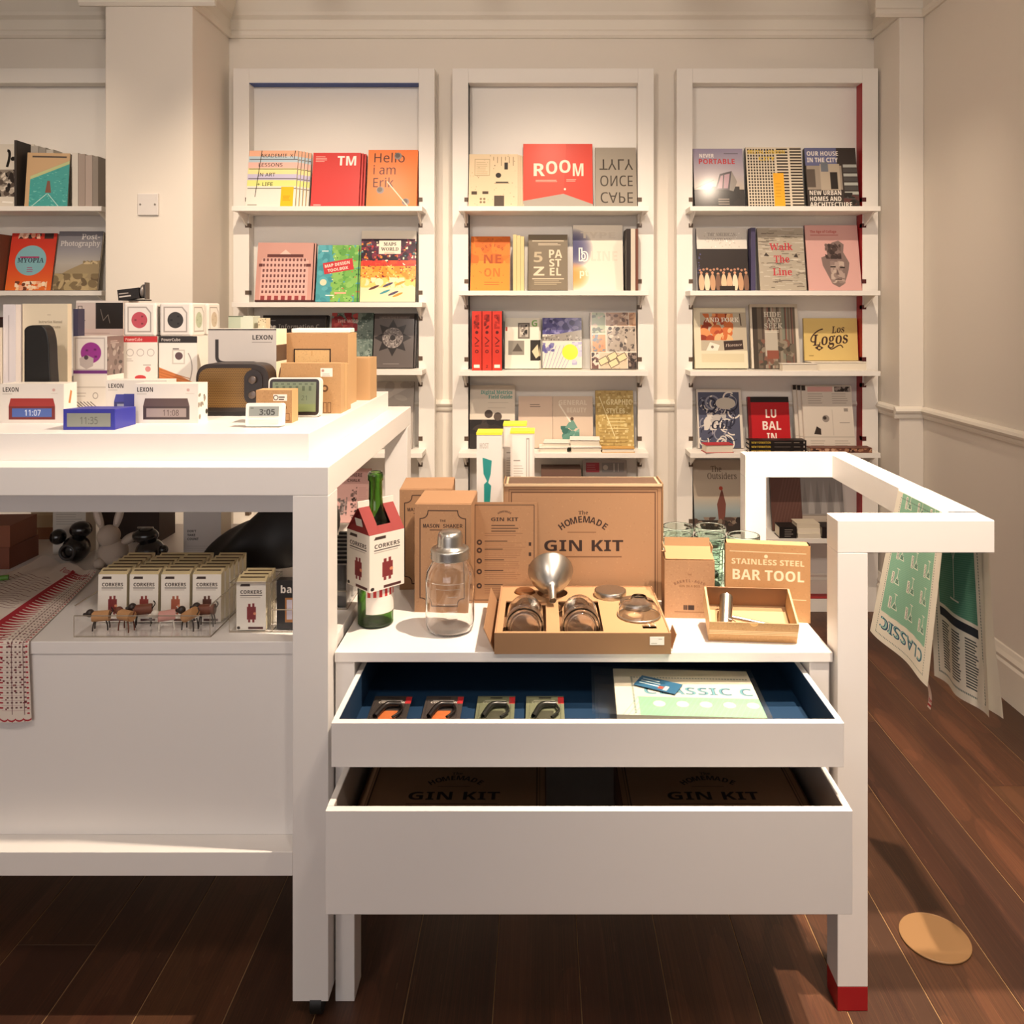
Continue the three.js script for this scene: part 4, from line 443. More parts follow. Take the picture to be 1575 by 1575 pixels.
function grad2(c, x, y, w, h) { const g = c.createLinearGradient(0, y, 0, y + h); g.addColorStop(0, '#b3a593'); g.addColorStop(0.4, '#8d9a9c'); g.addColorStop(1, '#5c625f'); c.fillStyle = g; c.fillRect(x, y, w, h); }

// ---------- goods on the trolley ----------
const U = 0.69, RX = 1250;
const KRAFT = '#a57e5c', KDARK = '#8a6546', INK = '#2c1913';
const pr = (w, h, draw) => SX.add(w * RX, h * RX, (c, W, H) => { reseed(Math.floor(w * 7919 + h * 104729)); draw(c, W, H); });
const F = (q) => SX.flat(q);
function kraft(c, W, H, col = KRAFT) { bg(c, W, H, col); bits(c, 0, 0, W, H, ['rgba(90,55,30,0.10)', 'rgba(235,190,140,0.12)'], 500, 1, 4); }
const clear = phys(0xffffff, 0.02, { transmission: 1, thickness: 0.003, ior: 1.48 });
const acrylic = phys(0xffffff, 0.03, { transmission: 1, thickness: 0, ior: 1.3 });
const greenGlass = phys(0xffffff, 0.03, { transmission: 1, thickness: 0.003, ior: 1.5, attenuationColor: new THREE.Color().setRGB(0.10, 0.30, 0.03), attenuationDistance: 0.0055 });
const aquaGlass = phys(0xffffff, 0.03, { transmission: 1, thickness: 0.003, ior: 1.48, attenuationColor: new THREE.Color().setRGB(0.45, 0.82, 0.62), attenuationDistance: 0.016 });
const walls = (out, t) => { const inn = out.slice(1).map(([r, y], i, a) => [Math.max(0.0005, r - t), i === 0 ? y + t * 1.6 : y]).reverse(); return [[0.0005, out[0][1]], ...out.slice(1), ...inn, [0.0005, out[1][1] + t * 1.6]]; };
// wine bottle with a carton hung on its neck
{
  const b = thing('wine_bottle', 'green glass wine bottle standing beside the table leg', 'bottle', [-0.355, U, -1.745]);
  const o = [[0, 0], [0.034, 0], [0.038, 0.004], [0.038, 0.185], [0.036, 0.2], [0.026, 0.225], [0.0165, 0.245], [0.0145, 0.27], [0.014, 0.305], [0.0165, 0.307], [0.0165, 0.32], [0.014, 0.325]];
  part('glass', lathe(walls(o, 0.0028), 40), greenGlass, b);
  const lab = SX.add(200, 130, (c, W, H) => { bg(c, W, H, '#e6ddd2'); for (let i = 0; i < 8; i++) fill(c, '#c22f2c', W * (0.04 + 0.125 * i), 0, W * 0.065, H * 0.46); fill(c, '#f1eae0', 0, H * 0.46, W, H * 0.54); });
  const g = new THREE.CylinderGeometry(0.0384, 0.0384, 0.066, 28, 1, true, -0.35, 2.6), uv = g.attributes.uv;
  for (let i = 0; i < uv.count; i++) uv.setXY(i, lab[0] + (lab[2] - lab[0]) * uv.getX(i), lab[1] + (lab[3] - lab[1]) * uv.getY(i));
  part('paper_label', g.translate(0, 0.064, 0), new THREE.MeshStandardMaterial({ map: SX.t, roughness: 0.7, side: THREE.DoubleSide }), b);
}
function corkFace(c, W, H, kind) {
  bg(c, W, H, '#e9e2d6'); fill(c, '#3a2a24', W * 0.16, H * 0.05, W * 0.3, H * 0.05); poly(c, [[W * 0.12, H * 0.1], [W * 0.18, H * 0.05], [W * 0.2, H * 0.1]], '#3a2a24');
  tx(c, 'CORKERS', W * 0.5, H * 0.25, H * 0.1, '#2b1f1b', { a: 'center', w: W * 0.74 }); fill(c, '#2b1f1b', W * 0.13, H * 0.28, W * 0.74, 2); lines(c, W * 0.13, H * 0.32, W * 0.7, 1, 4, '#b3a89c', 2);
  const q = ['#7d2a2c', '#8d3b34', '#a3563c', '#5a3428'][kind % 4]; fill(c, q, W * 0.36, H * 0.52, W * 0.3, H * 0.26); fill(c, q, W * 0.4, H * 0.46, W * 0.08, H * 0.07); fill(c, q, W * 0.54, H * 0.45, W * 0.07, H * 0.08); fill(c, q, W * 0.4, H * 0.78, W * 0.07, H * 0.06); fill(c, q, W * 0.54, H * 0.78, W * 0.07, H * 0.06); disc(c, W * 0.62, H * 0.66, W * 0.05, '#d98f6a'); fill(c, '#4a2420', W * 0.4, H * 0.93, W * 0.5, H * 0.045); disc(c, W * 0.08, H * 0.95, 4, '#2b1f1b');
}
const CORK = [0, 1, 2, 3].map((k) => pr(0.064, 0.11, (c, W, H) => corkFace(c, W, H, k)));
{
  const k = thing('bottle_carton', 'white and red gable-top carton hung round the neck of the wine bottle', 'carton', [-0.355, U + 0.085, -1.745], Math.PI / 4);
  const w = 0.086, h = 0.118, e = F('#e9e2d6'), t = 0.0012, rd = F('#8a2a28');
  part('carton_wall', pbox(w, h, t, { f: CORK[0] }, e).translate(0, h / 2, w / 2), CARD, k);
  part('carton_wall', pbox(w, h, t, {}, e).translate(0, h / 2, -w / 2), CARD, k);
  part('carton_wall', pbox(t, h, w, {}, e).translate(w / 2, h / 2, 0), CARD, k);
  part('carton_wall', pbox(t, h, w, { l: CORK[0] }, e).translate(-w / 2, h / 2, 0), CARD, k);
  const rise = 0.052, L = Math.hypot(rise, w / 2), a = Math.atan2(w / 2, rise);
  for (const s of [-1, 1]) {
    const side = [-0.0305, 0.0305].map((x) => pbox(0.027, L, t, {}, rd).translate(x, L / 2, 0)), low = pbox(0.036, L * 0.28, t, {}, rd).translate(0, L * 0.14, 0);
    part('roof', merge([...side, low]).rotateX(-s * a).translate(0, h, s * w / 2), CARD, k);
    part('gable_fold', (() => { const g = extr([[-w / 2, 0], [w / 2, 0], [0, rise * 0.92]], t).rotateY(Math.PI / 2).translate(0, 0, 0); const u = g.attributes.uv; for (let i = 0; i < u.count; i++) u.setXY(i, rd[0], rd[1]); return g.rotateZ(s * 0.25).translate(s * w / 2, h, 0); })(), CARD, k);
  }
  for (const s of [-1, 1]) part('ridge_strip', pbox(0.028, 0.014, 0.003, {}, e).translate(s * 0.031, h + rise + 0.005, 0), CARD, k);
  part('price_sticker', pbox(0.0012, 0.018, 0.024, {}, F('#d8d6d0')).rotateZ(0.25).translate(-w / 2 - 0.0025 + 0.004, h + 0.02, 0.0), CARD, k);
}
// glass shaker jar
{
  const j = thing('shaker_jar', 'clear glass jar shaker with a steel cap in front of the brown boxes', 'jar', [-0.191, U, -1.709]);
  const o = [[0, 0], [0.04, 0], [0.048, 0.006], [0.051, 0.02], [0.0515, 0.105], [0.0485, 0.125], [0.04, 0.14], [0.0365, 0.148], [0.0365, 0.166]];
  part('glass', lathe(walls(o, 0.0028), 48), clear, j);
  const arc = (y, a0, a1, r = 0.0008) => { const p = []; for (let i = 0; i <= 8; i++) { const a = a0 + (a1 - a0) * i / 8; p.push([0.0517 * Math.sin(a), y, 0.0517 * Math.cos(a)]); } return tube(p, r, 10, 5); };
  part('embossing', merge([arc(0.04, -0.4, 0.4), arc(0.055, 0, 0.4), arc(0.07, -0.4, 0.4), arc(0.085, 0, 0.4), arc(0.1, -0.5, 0.5), arc(0.11, -0.7, 0.7, 0.001)]), clear, j);
  part('screw_band', lathe([[0.037, 0.15], [0.0395, 0.15], [0.041, 0.153], [0.039, 0.156], [0.041, 0.16], [0.039, 0.164], [0.041, 0.168], [0.0385, 0.172], [0.03, 0.172]]), M.steel, j);
  part('steel_cap', lathe([[0.033, 0.172], [0.028, 0.176], [0.0265, 0.18], [0.0265, 0.196], [0.024, 0.204], [0.018, 0.208], [0.0005, 0.209]]), M.steel, j);
}
// brown shaker boxes
function masonPrint(c, W, H) {
  kraft(c, W, H); c.strokeStyle = INK; c.lineWidth = 2.4; const i = W * 0.1, r = W * 0.14, b = H * 0.06; c.beginPath(); c.moveTo(i + r, b); c.lineTo(W - i - r, b); c.quadraticCurveTo(W - i - r, b + r, W - i, b + r); c.lineTo(W - i, H - b - r); c.quadraticCurveTo(W - i - r, H - b - r, W - i - r, H - b); c.lineTo(i + r, H - b); c.quadraticCurveTo(i + r, H - b - r, i, H - b - r); c.lineTo(i, b + r); c.quadraticCurveTo(i + r, b + r, i + r, b); c.stroke();
  tx(c, 'THE', W / 2, H * 0.165, H * 0.03, INK, { a: 'center' }); tx(c, 'MASON SHAKER', W / 2, H * 0.215, H * 0.05, INK, { a: 'center', f: 'monospace', w: W * 0.7 }); lines(c, W * 0.27, H * 0.235, W * 0.48, 1, 4, INK, 2);
}
const MASON = pr(0.126, 0.24, masonPrint), KR = F(KRAFT);
{
  const side = pr(0.13, 0.24, (c, W, H) => { kraft(c, W, H); stroke(c, [[0, 0], [W, H * 0.42]], INK, 2); });
  for (const [x, z, turn, l] of [[-0.216, -1.87, -0.03, 'upright brown box of the jar shaker, directly behind the glass jar'], [-0.28, -2.02, 0.05, 'second upright brown shaker box, further back beside the table']]) {
    const o = thing('shaker_box', l, 'box', [x, U, z], turn, 'brown shaker boxes');
    part('carton', pbox(0.126, 0.24, 0.13, { f: MASON, l: side }, KR).translate(0, 0.12, 0), CARD, o);
    part('lid_flap', pbox(0.124, 0.0012, 0.12, {}, KR).rotateX(0.02).translate(0, 0.2415, -0.002), CARD, o);
  }
}
// large upright kit box
function ginPrint(c, W, H, s = 1) {
  kraft(c, W, H); c.strokeStyle = '#5a3a26'; c.lineWidth = 3; c.strokeRect(W * 0.045, H * 0.07, W * 0.91, H * 0.88); c.lineWidth = 1.5; c.strokeRect(W * 0.03, H * 0.045, W * 0.94, H * 0.93);
  tx(c, 'The', W * 0.5, H * 0.26, H * 0.045, INK, { a: 'center', f: 'serif' }); arcText(c, 'HOMEMADE', W * 0.5, H * 0.62, H * 0.29, H * 0.078, INK, 1.25); lines(c, W * 0.4, H * 0.41, W * 0.22, 1, 4, '#6b4630', 2);
  tx(c, 'GIN KIT', W * 0.5, H * 0.575, H * 0.135, INK, { a: 'center', w: W * 0.51 }); lines(c, W * 0.25, H * 0.62, W * 0.52, 1, 4, '#6b4630', 3); for (let i = 0; i < 5; i++) disc(c, W * (0.4 + 0.04 * i), H * (0.9 + 0.02 * (i % 2)), 5, INK);
}
const GIN = pr(0.365, 0.268, ginPrint), TOPDARK = pr(0.365, 0.088, (c, W, H) => { kraft(c, W, H, '#5e4636'); c.strokeStyle = '#c4a684'; c.lineWidth = 6; c.strokeRect(8, 4, W - 16, H - 8); });
{
  const o = thing('kit_box', 'large upright brown box reading HOMEMADE GIN KIT', 'box', [0.098, U, -1.925]);
  part('carton', pbox(0.365, 0.268, 0.088, { f: GIN, t: TOPDARK }, KR).translate(0, 0.134, 0), CARD, o);
  for (const s of [-1, 1]) part('lid_rim', pbox(0.0022, 0.27, 0.092, {}, F('#97744f')).translate(s * 0.1837, 0.135, 0.001), CARD, o);
  part('lid_rim', pbox(0.367, 0.006, 0.003, {}, F('#cdb08c')).translate(0, 0.267, 0.0455), CARD, o);
}
{
  const o = thing('leaflet', 'brown recipe leaflet headed GIN KIT leaning on the large kit box', 'leaflet', [-0.084, U + 0.0005, -1.863], 0);
  const g = pr(0.151, 0.228, (c, W, H) => { kraft(c, W, H, '#9f7856'); c.strokeStyle = INK; c.lineWidth = 1.6; c.strokeRect(W * 0.05, H * 0.03, W * 0.9, H * 0.94); arcText(c, 'HOMEMADE', W * 0.5, H * 0.2, H * 0.1, H * 0.025, INK, 1.2); tx(c, 'GIN KIT', W * 0.5, H * 0.19, H * 0.05, INK, { a: 'center', w: W * 0.42 }); lines(c, W * 0.3, H * 0.23, W * 0.42, 3, 8, INK, 2); lines(c, W * 0.2, H * 0.31, W * 0.62, 2, 6, '#6b4630', 1); [0.4, 0.48, 0.585, 0.69, 0.83].forEach((y) => { disc(c, W * 0.12, H * y, W * 0.04, INK); disc(c, W * 0.12, H * y, W * 0.018, '#9f7856'); lines(c, W * 0.2, H * (y - 0.015), W * 0.36, 1, 4, INK, 2); lines(c, W * 0.2, H * (y + 0.005), W * 0.62, 4, 6, '#7d543a', 1); }); [0.4, 0.5, 0.62].forEach((y) => fill(c, INK, W * 0.87, H * y, W * 0.035, H * 0.035)); });
  part('card', pbox(0.151, 0.228, 0.0016, { f: g }, KR).translate(0, 0.114, 0).rotateX(-0.06), CARD, o);
}
// kit tray with its fittings
const TR = { x: 0.0815, z: -1.722, y: U };
{
  const o = thing('kit_tray', 'open brown cardboard tray with cut-outs at the front edge of the trolley', 'tray', [TR.x, U, TR.z]);
  const w = 0.345, d = 0.272, hh = 0.041, f = F(KRAFT);
  part('front_wall', pbox(w, hh, 0.003, {}, F('#94704f')).translate(0, hh / 2, d / 2 - 0.0015), CARD, o);
  part('back_wall', pbox(w, hh, 0.003, {}, f).translate(0, hh / 2, -d / 2 + 0.0015), CARD, o);
  for (const s of [-1, 1]) part('side_wall', pbox(0.003, hh, d - 0.006, {}, f).translate(s * (w / 2 - 0.0015), hh / 2, 0), CARD, o);
  part('base', pbox(w - 0.006, 0.002, d - 0.006, {}, F(KDARK)).translate(0, 0.001, 0), CARD, o);
  part('side_flap', pbox(0.0015, 0.05, d * 0.86, {}, f).rotateZ(0.42).translate(-w / 2 - 0.011, 0.0245, 0.012), CARD, o);
  part('side_flap', pbox(0.0015, 0.03, 0.05, {}, f).rotateZ(-0.3).translate(w / 2 + 0.008, 0.02, 0.1), CARD, o);
  const s = new THREE.Shape([[-w / 2 + 0.003, -d / 2 + 0.003], [w / 2 - 0.003, -d / 2 + 0.003], [w / 2 - 0.003, d / 2 - 0.003], [-w / 2 + 0.003, d / 2 - 0.003]].map(([a, b]) => new THREE.Vector2(a, b)));
  const rectHole = (x0, x1, y0, y1) => { const p = new THREE.Path(); p.moveTo(x0, y0); p.lineTo(x0, y1); p.lineTo(x1, y1); p.lineTo(x1, y0); p.closePath(); s.holes.push(p); }, rndHole = (x, y, r) => { const p = new THREE.Path(); p.absellipse(x, y, r, r, 0, Math.PI * 2, true); s.holes.push(p); };
  // plan coordinates: second value is towards the back
  rectHole(-0.157, -0.071, -0.122, 0.045); rectHole(-0.044, 0.042, -0.122, 0.045); rndHole(-0.056, 0.096, 0.034); rectHole(0.121, 0.149, -0.108, -0.092); rndHole(-0.118, 0.102, 0.024);
  const g = new THREE.ExtrudeGeometry(s, { depth: 0.0025, bevelEnabled: false, curveSegments: 20 }).rotateX(-Math.PI / 2).translate(0, hh - 0.0045, 0), u = g.attributes.uv, q = F('#b08a64');
  for (let i = 0; i < u.count; i++) u.setXY(i, q[0], q[1]);
  part('insert', g, CARD, o);
  const st = pr(0.028, 0.016, (c, W, H) => { bg(c, W, H, '#eeeae4'); lines(c, W * 0.1, H * 0.75, W * 0.4, 1, 3, '#b9b3ab', 2); lines(c, W * 0.6, H * 0.25, W * 0.3, 1, 3, '#b9b3ab', 2); });
  part('price_sticker', pbox(0.028, 0.016, 0.0006, { f: st }, F('#eeeae4')).translate(0.145, 0.026, d / 2 + 0.0004), CARD, o);
}
for (const [dx, l] of [[-0.114, 'left of two squat glass flasks lying in the cardboard tray'], [-0.001, 'right of two squat glass flasks lying in the cardboard tray']]) {
  const o = thing('glass_flask', l, 'flask', [TR.x + dx, U + 0.041, TR.z + 0.108], 0, 'glass flasks in the tray');
  const f = part('glass', lathe(walls([[0, 0], [0.032, 0], [0.037, 0.004], [0.0375, 0.075], [0.034, 0.092], [0.024, 0.104], [0.014, 0.112], [0.0125, 0.13], [0.0145, 0.132], [0.0145, 0.14]], 0.003), 40).rotateX(-Math.PI / 2), clear, o);
  part('foot_ring', new THREE.TorusGeometry(0.028, 0.0022, 8, 40).translate(0, 0, 0.001), clear, f);
  part('rib', merge([0.012, 0.02].map((z) => new THREE.TorusGeometry(0.0375, 0.0011, 6, 40).translate(0, 0, -z))), clear, f);
}
{
  const o = thing('steel_funnel', 'small steel funnel leaning on the tray with its spout to the front', 'funnel', [TR.x - 0.058, U + 0.07, TR.z - 0.048]);
  const g = lathe([[0.0482, 0.05], [0.0495, 0.052], [0.0505, 0.05], [0.049, 0.047], [0.046, 0.035], [0.034, 0.012], [0.018, -0.004], [0.0095, -0.01], [0.0075, -0.045], [0.0062, -0.045], [0.0082, -0.009], [0.017, -0.002], [0.033, 0.014], [0.045, 0.037], [0.0482, 0.05]], 48);
  const q = new THREE.Quaternion().setFromUnitVectors(new THREE.Vector3(0, -1, 0), new THREE.Vector3(0.04, -0.36, 0.93).normalize());
  part('funnel_body', g.applyQuaternion(q), M.steel, o);
}
const tin = (r, h) => lathe([[0.0005, h], [r * 0.9, h], [r * 0.92, h - 0.0015], [r, h - 0.0015], [r, 0.001], [r - 0.001, 0], [0.0005, 0]], 40);
solo('screw_lid', tin(0.035, 0.014), M.chromeDull, 'round metal lid resting on the tray between the funnel and the strainer', 'lid', [TR.x + 0.072, U + 0.039, TR.z - 0.078]);
solo('screw_lid', tin(0.021, 0.02), std(0xb98a62, 0.35, { metalness: 0.9 }), 'small copper-toned lid at the back left of the tray', 'lid', [TR.x - 0.118, U + 0.024, TR.z - 0.102]);
solo('screw_lid', tin(0.036, 0.01), M.chromeDull, 'round metal lid behind the fine strainer', 'lid', [TR.x + 0.124, U + 0.039, TR.z - 0.02]);
{
  const o = thing('fine_strainer', 'shallow clear and steel strainer at the right of the tray', 'strainer', [TR.x + 0.1215, U + 0.0395, TR.z + 0.04]);
  part('bowl', lathe([[0.044, 0.004], [0.041, 0.016], [0.033, 0.026], [0.018, 0.032], [0.015, 0.04], [0.0135, 0.04], [0.0165, 0.031], [0.032, 0.0245], [0.0395, 0.015], [0.0425, 0.004]], 40), clear, o);
  part('rim', new THREE.TorusGeometry(0.0435, 0.0018, 8, 48).rotateX(Math.PI / 2).translate(0, 0.003, 0), M.steel, o);
  part('wire_hook', merge([tube([[0.006, 0.003, 0.043], [0.01, 0.006, 0.055], [0.014, 0.001, 0.064]], 0.0008), tube([[0.018, 0.003, 0.04], [0.022, 0.006, 0.052], [0.026, 0.001, 0.061]], 0.0008)]), M.steel, o);
}
// barrel gin box
{
  const o = thing('kit_box', 'small brown box with an open double lid, left of the bar tool', 'box', [0.326, U, -1.807], -0.06);
  const f = pr(0.108, 0.126, (c, W, H) => { kraft(c, W, H); tx(c, 'THE', W / 2, H * 0.26, H * 0.04, '#7a5334', { a: 'center' }); arcText(c, 'BARREL-AGED', W * 0.5, H * 0.95, H * 0.58, H * 0.065, '#6b4630', 0.85); tx(c, 'GIN IN A BOX', W / 2, H * 0.46, H * 0.055, '#7a5334', { a: 'center', w: W * 0.42 }); fill(c, INK, W * 0.47, H * 0.77, W * 0.12, H * 0.08); for (let i = 0; i < 4; i++) fill(c, INK, W * (0.38 + 0.02 * i), H * 0.77, 2, H * 0.08); fill(c, '#7a5334', W * 0.2, H * 0.88, W * 0.6, 2); });
  part('carton', pbox(0.108, 0.126, 0.075, { f }, KR).translate(0, 0.063, 0), CARD, o);
  part('lid', pbox(0.104, 0.002, 0.05, {}, F('#a98059')).translate(0, 0, -0.025).rotateX(0.34).translate(0, 0.128, 0.036), CARD, o);
  part('lid_flap', pbox(0.1, 0.02, 0.002, {}, F('#97744f')).rotateX(-0.3).translate(0, 0.153, -0.012), CARD, o);
  for (const s of [-1, 1]) part('dust_flap', pbox(0.002, 0.026, 0.04, {}, KR).rotateZ(-s * 0.25).translate(s * 0.05, 0.137, -0.006), CARD, o);
}
// bar tool: lid standing behind, open box in front, steel tool in it
{
  const o = thing('tool_sleeve', 'flat brown carton reading STAINLESS STEEL BAR TOOL standing upright', 'carton', [0.49, U, -1.757], -0.15);
  const f = pr(0.178, 0.165, (c, W, H) => { kraft(c, W, H, '#b3875a'); disc(c, W * 0.48, H * 0.16, 5, '#e9d3b0'); tx(c, 'STAINLESS STEEL', W * 0.5, H * 0.27, H * 0.1, '#e6cda6', { a: 'center', w: W * 0.86 }); tx(c, 'BAR TOOL', W * 0.5, H * 0.47, H * 0.19, '#ecd8b6', { a: 'center', w: W * 0.86 }); fill(c, '#e6cda6', W * 0.05, H * 0.1, W * 0.9, 2); fill(c, '#e6cda6', W * 0.05, H * 0.7, W * 0.9, 2); });
  part('panel', pbox(0.178, 0.165, 0.003, { f }, KR).translate(0, 0.0825, 0), CARD, o);
  part('rim', merge([pbox(0.178, 0.003, 0.03, {}, F('#c99c68')).translate(0, 0.1635, -0.015), pbox(0.003, 0.165, 0.03, {}, F('#c99c68')).translate(0.0875, 0.0825, -0.015), pbox(0.003, 0.165, 0.03, {}, KR).translate(-0.0875, 0.0825, -0.015), pbox(0.178, 0.003, 0.03, {}, KR).translate(0, 0.0015, -0.015)]), CARD, o);
}
{
  const o = thing('tool_box', 'open brown box tipped towards the viewer holding a steel bar tool', 'box', [0.428, U, -1.644], -0.08);
  const tilt = new THREE.Group(); tilt.name = 'box_shell'; o.add(tilt); tilt.rotation.x = 0.42;
  const w = 0.176, d = 0.1, hh = 0.05, f = pr(w, hh, (c, W, H) => { kraft(c, W, H, '#b8905f'); fill(c, '#e6cda6', 0, H * 0.42, W, 2); fill(c, '#e6cda6', 0, H * 0.5, W, 2); fill(c, '#e6cda6', 0, H * 0.58, W, 2); });
  const a = [[pbox(w, hh, 0.002, { f }, KR).translate(0, hh / 2, -0.001), 'front_wall'], [pbox(w, hh, 0.002, {}, F(KDARK)).translate(0, hh / 2, -d + 0.001), 'back_wall'], [pbox(0.004, hh, d - 0.004, {}, F('#cfac7c')).translate(-w / 2 + 0.002, hh / 2, -d / 2), 'side_wall'], [pbox(0.004, hh, d - 0.004, {}, F('#cfac7c')).translate(w / 2 - 0.002, hh / 2, -d / 2), 'side_wall'], [pbox(w - 0.008, 0.002, d - 0.004, {}, F('#c09a70')).translate(0, 0.001, -d / 2), 'base']];
  for (const [g, n] of a) part(n, g, CARD, tilt);
  part('thumb_notch', new THREE.CircleGeometry(0.008, 16, Math.PI, Math.PI).translate(0, hh - 0.0005, 0.0003), std(0xe3b878, 0.7), tilt);
  part('prop', pbox(0.12, 0.034, 0.02, {}, F(KDARK)).translate(0, 0.017, -0.083), CARD, o);
  const b = thing('bar_tool', 'brushed steel bar tool lying in the open brown box', 'bar tool', [0.428, U, -1.644], -0.08);
  b.rotation.set(0.42, -0.08, 0, 'YXZ');
  part('grip', cyl(0.0135, 0.0135, 0.07, 28).rotateX(-Math.PI / 2 + 0.25).rotateY(-0.15).translate(-0.048, 0.028, -0.052), M.chromeDull, b);
  part('shaft', cyl(0.0038, 0.0048, 0.105, 16).rotateZ(Math.PI / 2 - 0.04).rotateY(-0.22).translate(0.012, 0.018, -0.035), M.chromeDull, b);
  part('ring', new THREE.TorusGeometry(0.0137, 0.0012, 8, 28).rotateX(0.25).rotateY(-0.15).translate(-0.044, 0.0215, -0.028), M.steel, b);
}
// greenish tumblers
{
  const out = [[0, 0], [0.031, 0], [0.035, 0.005], [0.037, 0.05], [0.0385, 0.112], [0.0395, 0.114], [0.0395, 0.121], [0.0385, 0.1235]];
  const g = lathe(walls(out, 0.0026), 36), rib = merge([0.03, 0.05, 0.07, 0.09].map((y) => new THREE.TorusGeometry(0.0372, 0.0008, 5, 36).rotateX(Math.PI / 2).translate(0, y, 0)));
  [[0.318, -1.905, 'front row, behind the small brown double-lid box'], [0.398, -1.895, 'front row, second from the large kit box'], [0.486, -1.9, 'front row, directly behind the bar tool lid'], [0.332, -1.985, 'middle row, nearest the large kit box'], [0.412, -1.98, 'middle row, in the middle of the group'], [0.495, -1.985, 'middle row, nearest the rear leg'], [0.348, -2.066, 'back row, left'], [0.43, -2.064, 'back row, right']].forEach(([x, z, l]) => {
    const o = thing('glass_tumbler', 'pale green glass tumbler, ' + l, 'glass', [x, U, z], 0, 'pale green tumblers on the trolley');
    part('glass', g, aquaGlass, o); part('moulded_ribs', rib, aquaGlass, o);
  });
}
// tall white boxes with yellow tops
{
  const yel = F('#e3e03a'), wht = F('#e2dcd4');
  const teal = pr(0.062, 0.365, (c, W, H) => { bg(c, W, H, '#e6e0d8'); tx(c, 'HOST', W * 0.12, H * 0.1, H * 0.05, '#b9b2a8', { w: W * 0.36 }); poly(c, [[W * 0.24, H * 0.16], [W * 0.6, H * 0.18], [W * 0.56, H * 0.27], [W * 0.46, H * 0.33], [W * 0.58, H * 0.35], [W * 0.53, H * 0.46], [W * 0.3, H * 0.46], [W * 0.3, H * 0.34], [W * 0.42, H * 0.32], [W * 0.28, H * 0.27]], '#1f8d86'); poly(c, [[W * 0.34, H * 0.46], [W * 0.5, H * 0.46], [W * 0.48, H], [W * 0.36, H]], '#cfc9c0'); stroke(c, [[W * 0.34, H * 0.46], [W * 0.36, H]], '#6d6a66', 2); stroke(c, [[W * 0.5, H * 0.46], [W * 0.48, H]], '#6d6a66', 2); });
  const stick = pr(0.062, 0.35, (c, W, H) => { bg(c, W, H, '#d9d1c8'); fill(c, '#e8e2da', W * 0.08, H * 0.02, W * 0.84, H * 0.96); lines(c, W * 0.14, H * 0.2, W * 0.3, 1, 4, '#8d857d', 3); lines(c, W * 0.14, H * 0.24, W * 0.4, 9, 8, '#b3aaa0', 2); fill(c, '#a39b94', W * 0.66, H * 0.04, W * 0.13, H * 0.36); fill(c, '#e8e2da', W * 0.69, H * 0.05, W * 0.07, H * 0.34); });
  for (const [x, z, h, f, l] of [[-0.128, -2.04, 0.365, teal, 'tall white box with a yellow top and a teal pourer picture'], [-0.048, -2.13, 0.355, stick, 'tall white box with a yellow top and a grey stick picture, in front'], [-0.07, -2.215, 0.362, stick, 'tall white box with a yellow top, rearmost and half hidden']]) {
    const o = thing('pourer_box', l, 'box', [x, U, z], 0, 'tall white boxes with yellow tops');
    part('carton', pbox(0.062, h, 0.062, { f, r: wht }, wht).translate(0, h / 2, 0), SATIN, o); part('yellow_lid', pbox(0.0635, 0.006, 0.0635, {}, yel).translate(0, h + 0.001, 0), SATIN, o);
  }
}

// ---------- goods on the low platform of the table ----------
const R = 1.115, WH = '#e7e1d8';
function lexon(c, W, H, body, face, time, { x0 = 0.14, x1 = 0.86, tcol = '#e9eef2', tx0 = 0.38 } = {}) {
  bg(c, W, H, '#dcd6ce'); tx(c, 'LEXON', W * 0.04, H * 0.2, H * 0.14, '#2b2422', { w: W * 0.26 }); lines(c, W * 0.04, H * 0.25, W * 0.2, 1, 3, '#b9b2a8', 2); disc(c, W * 0.84, H * 0.16, 4, '#c9a29a'); lines(c, W * 0.8, H * 0.24, W * 0.14, 1, 3, '#cfc7bd', 2);
  poly(c, [[W * x0, H * 0.56], [W * (x0 + 0.03), H * 0.37], [W * (x1 - 0.03), H * 0.37], [W * x1, H * 0.56], [W * x1, H * 0.9], [W * x0, H * 0.9]], body); fill(c, 'rgba(0,0,0,0.28)', W * x0, H * 0.57, W * (x1 - x0), H * 0.33); fill(c, face, W * (x0 + 0.05), H * 0.62, W * (x1 - x0 - 0.1), H * 0.22); tx(c, time, W * tx0, H * 0.81, H * 0.2, tcol, { b: false, w: W * 0.26 });
}
function carton(name, label, cat, x, y, z, w, h, d, faces, dflt, group, turn = 0, mat = SATIN) {
  const o = thing(name, label, cat, [x, y, z], turn, group); part('carton', pbox(w, h, d, faces, dflt).translate(0, h / 2, -d / 2), mat, o); return o;
}
const wh = F(WH);
const sideP = (f) => pr(0.05, 0.086, f);
carton('clock_box', 'white box picturing a red clock reading 11:07', 'box', -1.108, R, -1.769, 0.139, 0.086, 0.05, { f: pr(0.139, 0.086, (c, W, H) => lexon(c, W, H, '#9c2f2b', '#4a63a8', '11:07')), r: sideP((c, W, H) => { bg(c, W, H, '#f0eae0'); poly(c, [[W * 0.35, H * 0.5], [W * 0.5, H * 0.18], [W * 0.62, H * 0.22], [W * 0.5, H * 0.52]], '#c47a3a'); disc(c, W * 0.3, H * 0.8, W * 0.2, '#d98f5a'); }) }, wh);
carton('clock_box', 'white box picturing a blue clock, half hidden behind the grey clock box', 'box', -0.925, R, -1.857, 0.139, 0.086, 0.05, { f: pr(0.139, 0.086, (c, W, H) => { lexon(c, W, H, '#3b3f94', '#8d93a8', ''); fill(c, '#34388a', W * 0.3, H * 0.36, W * 0.4, H * 0.6); }) }, wh);
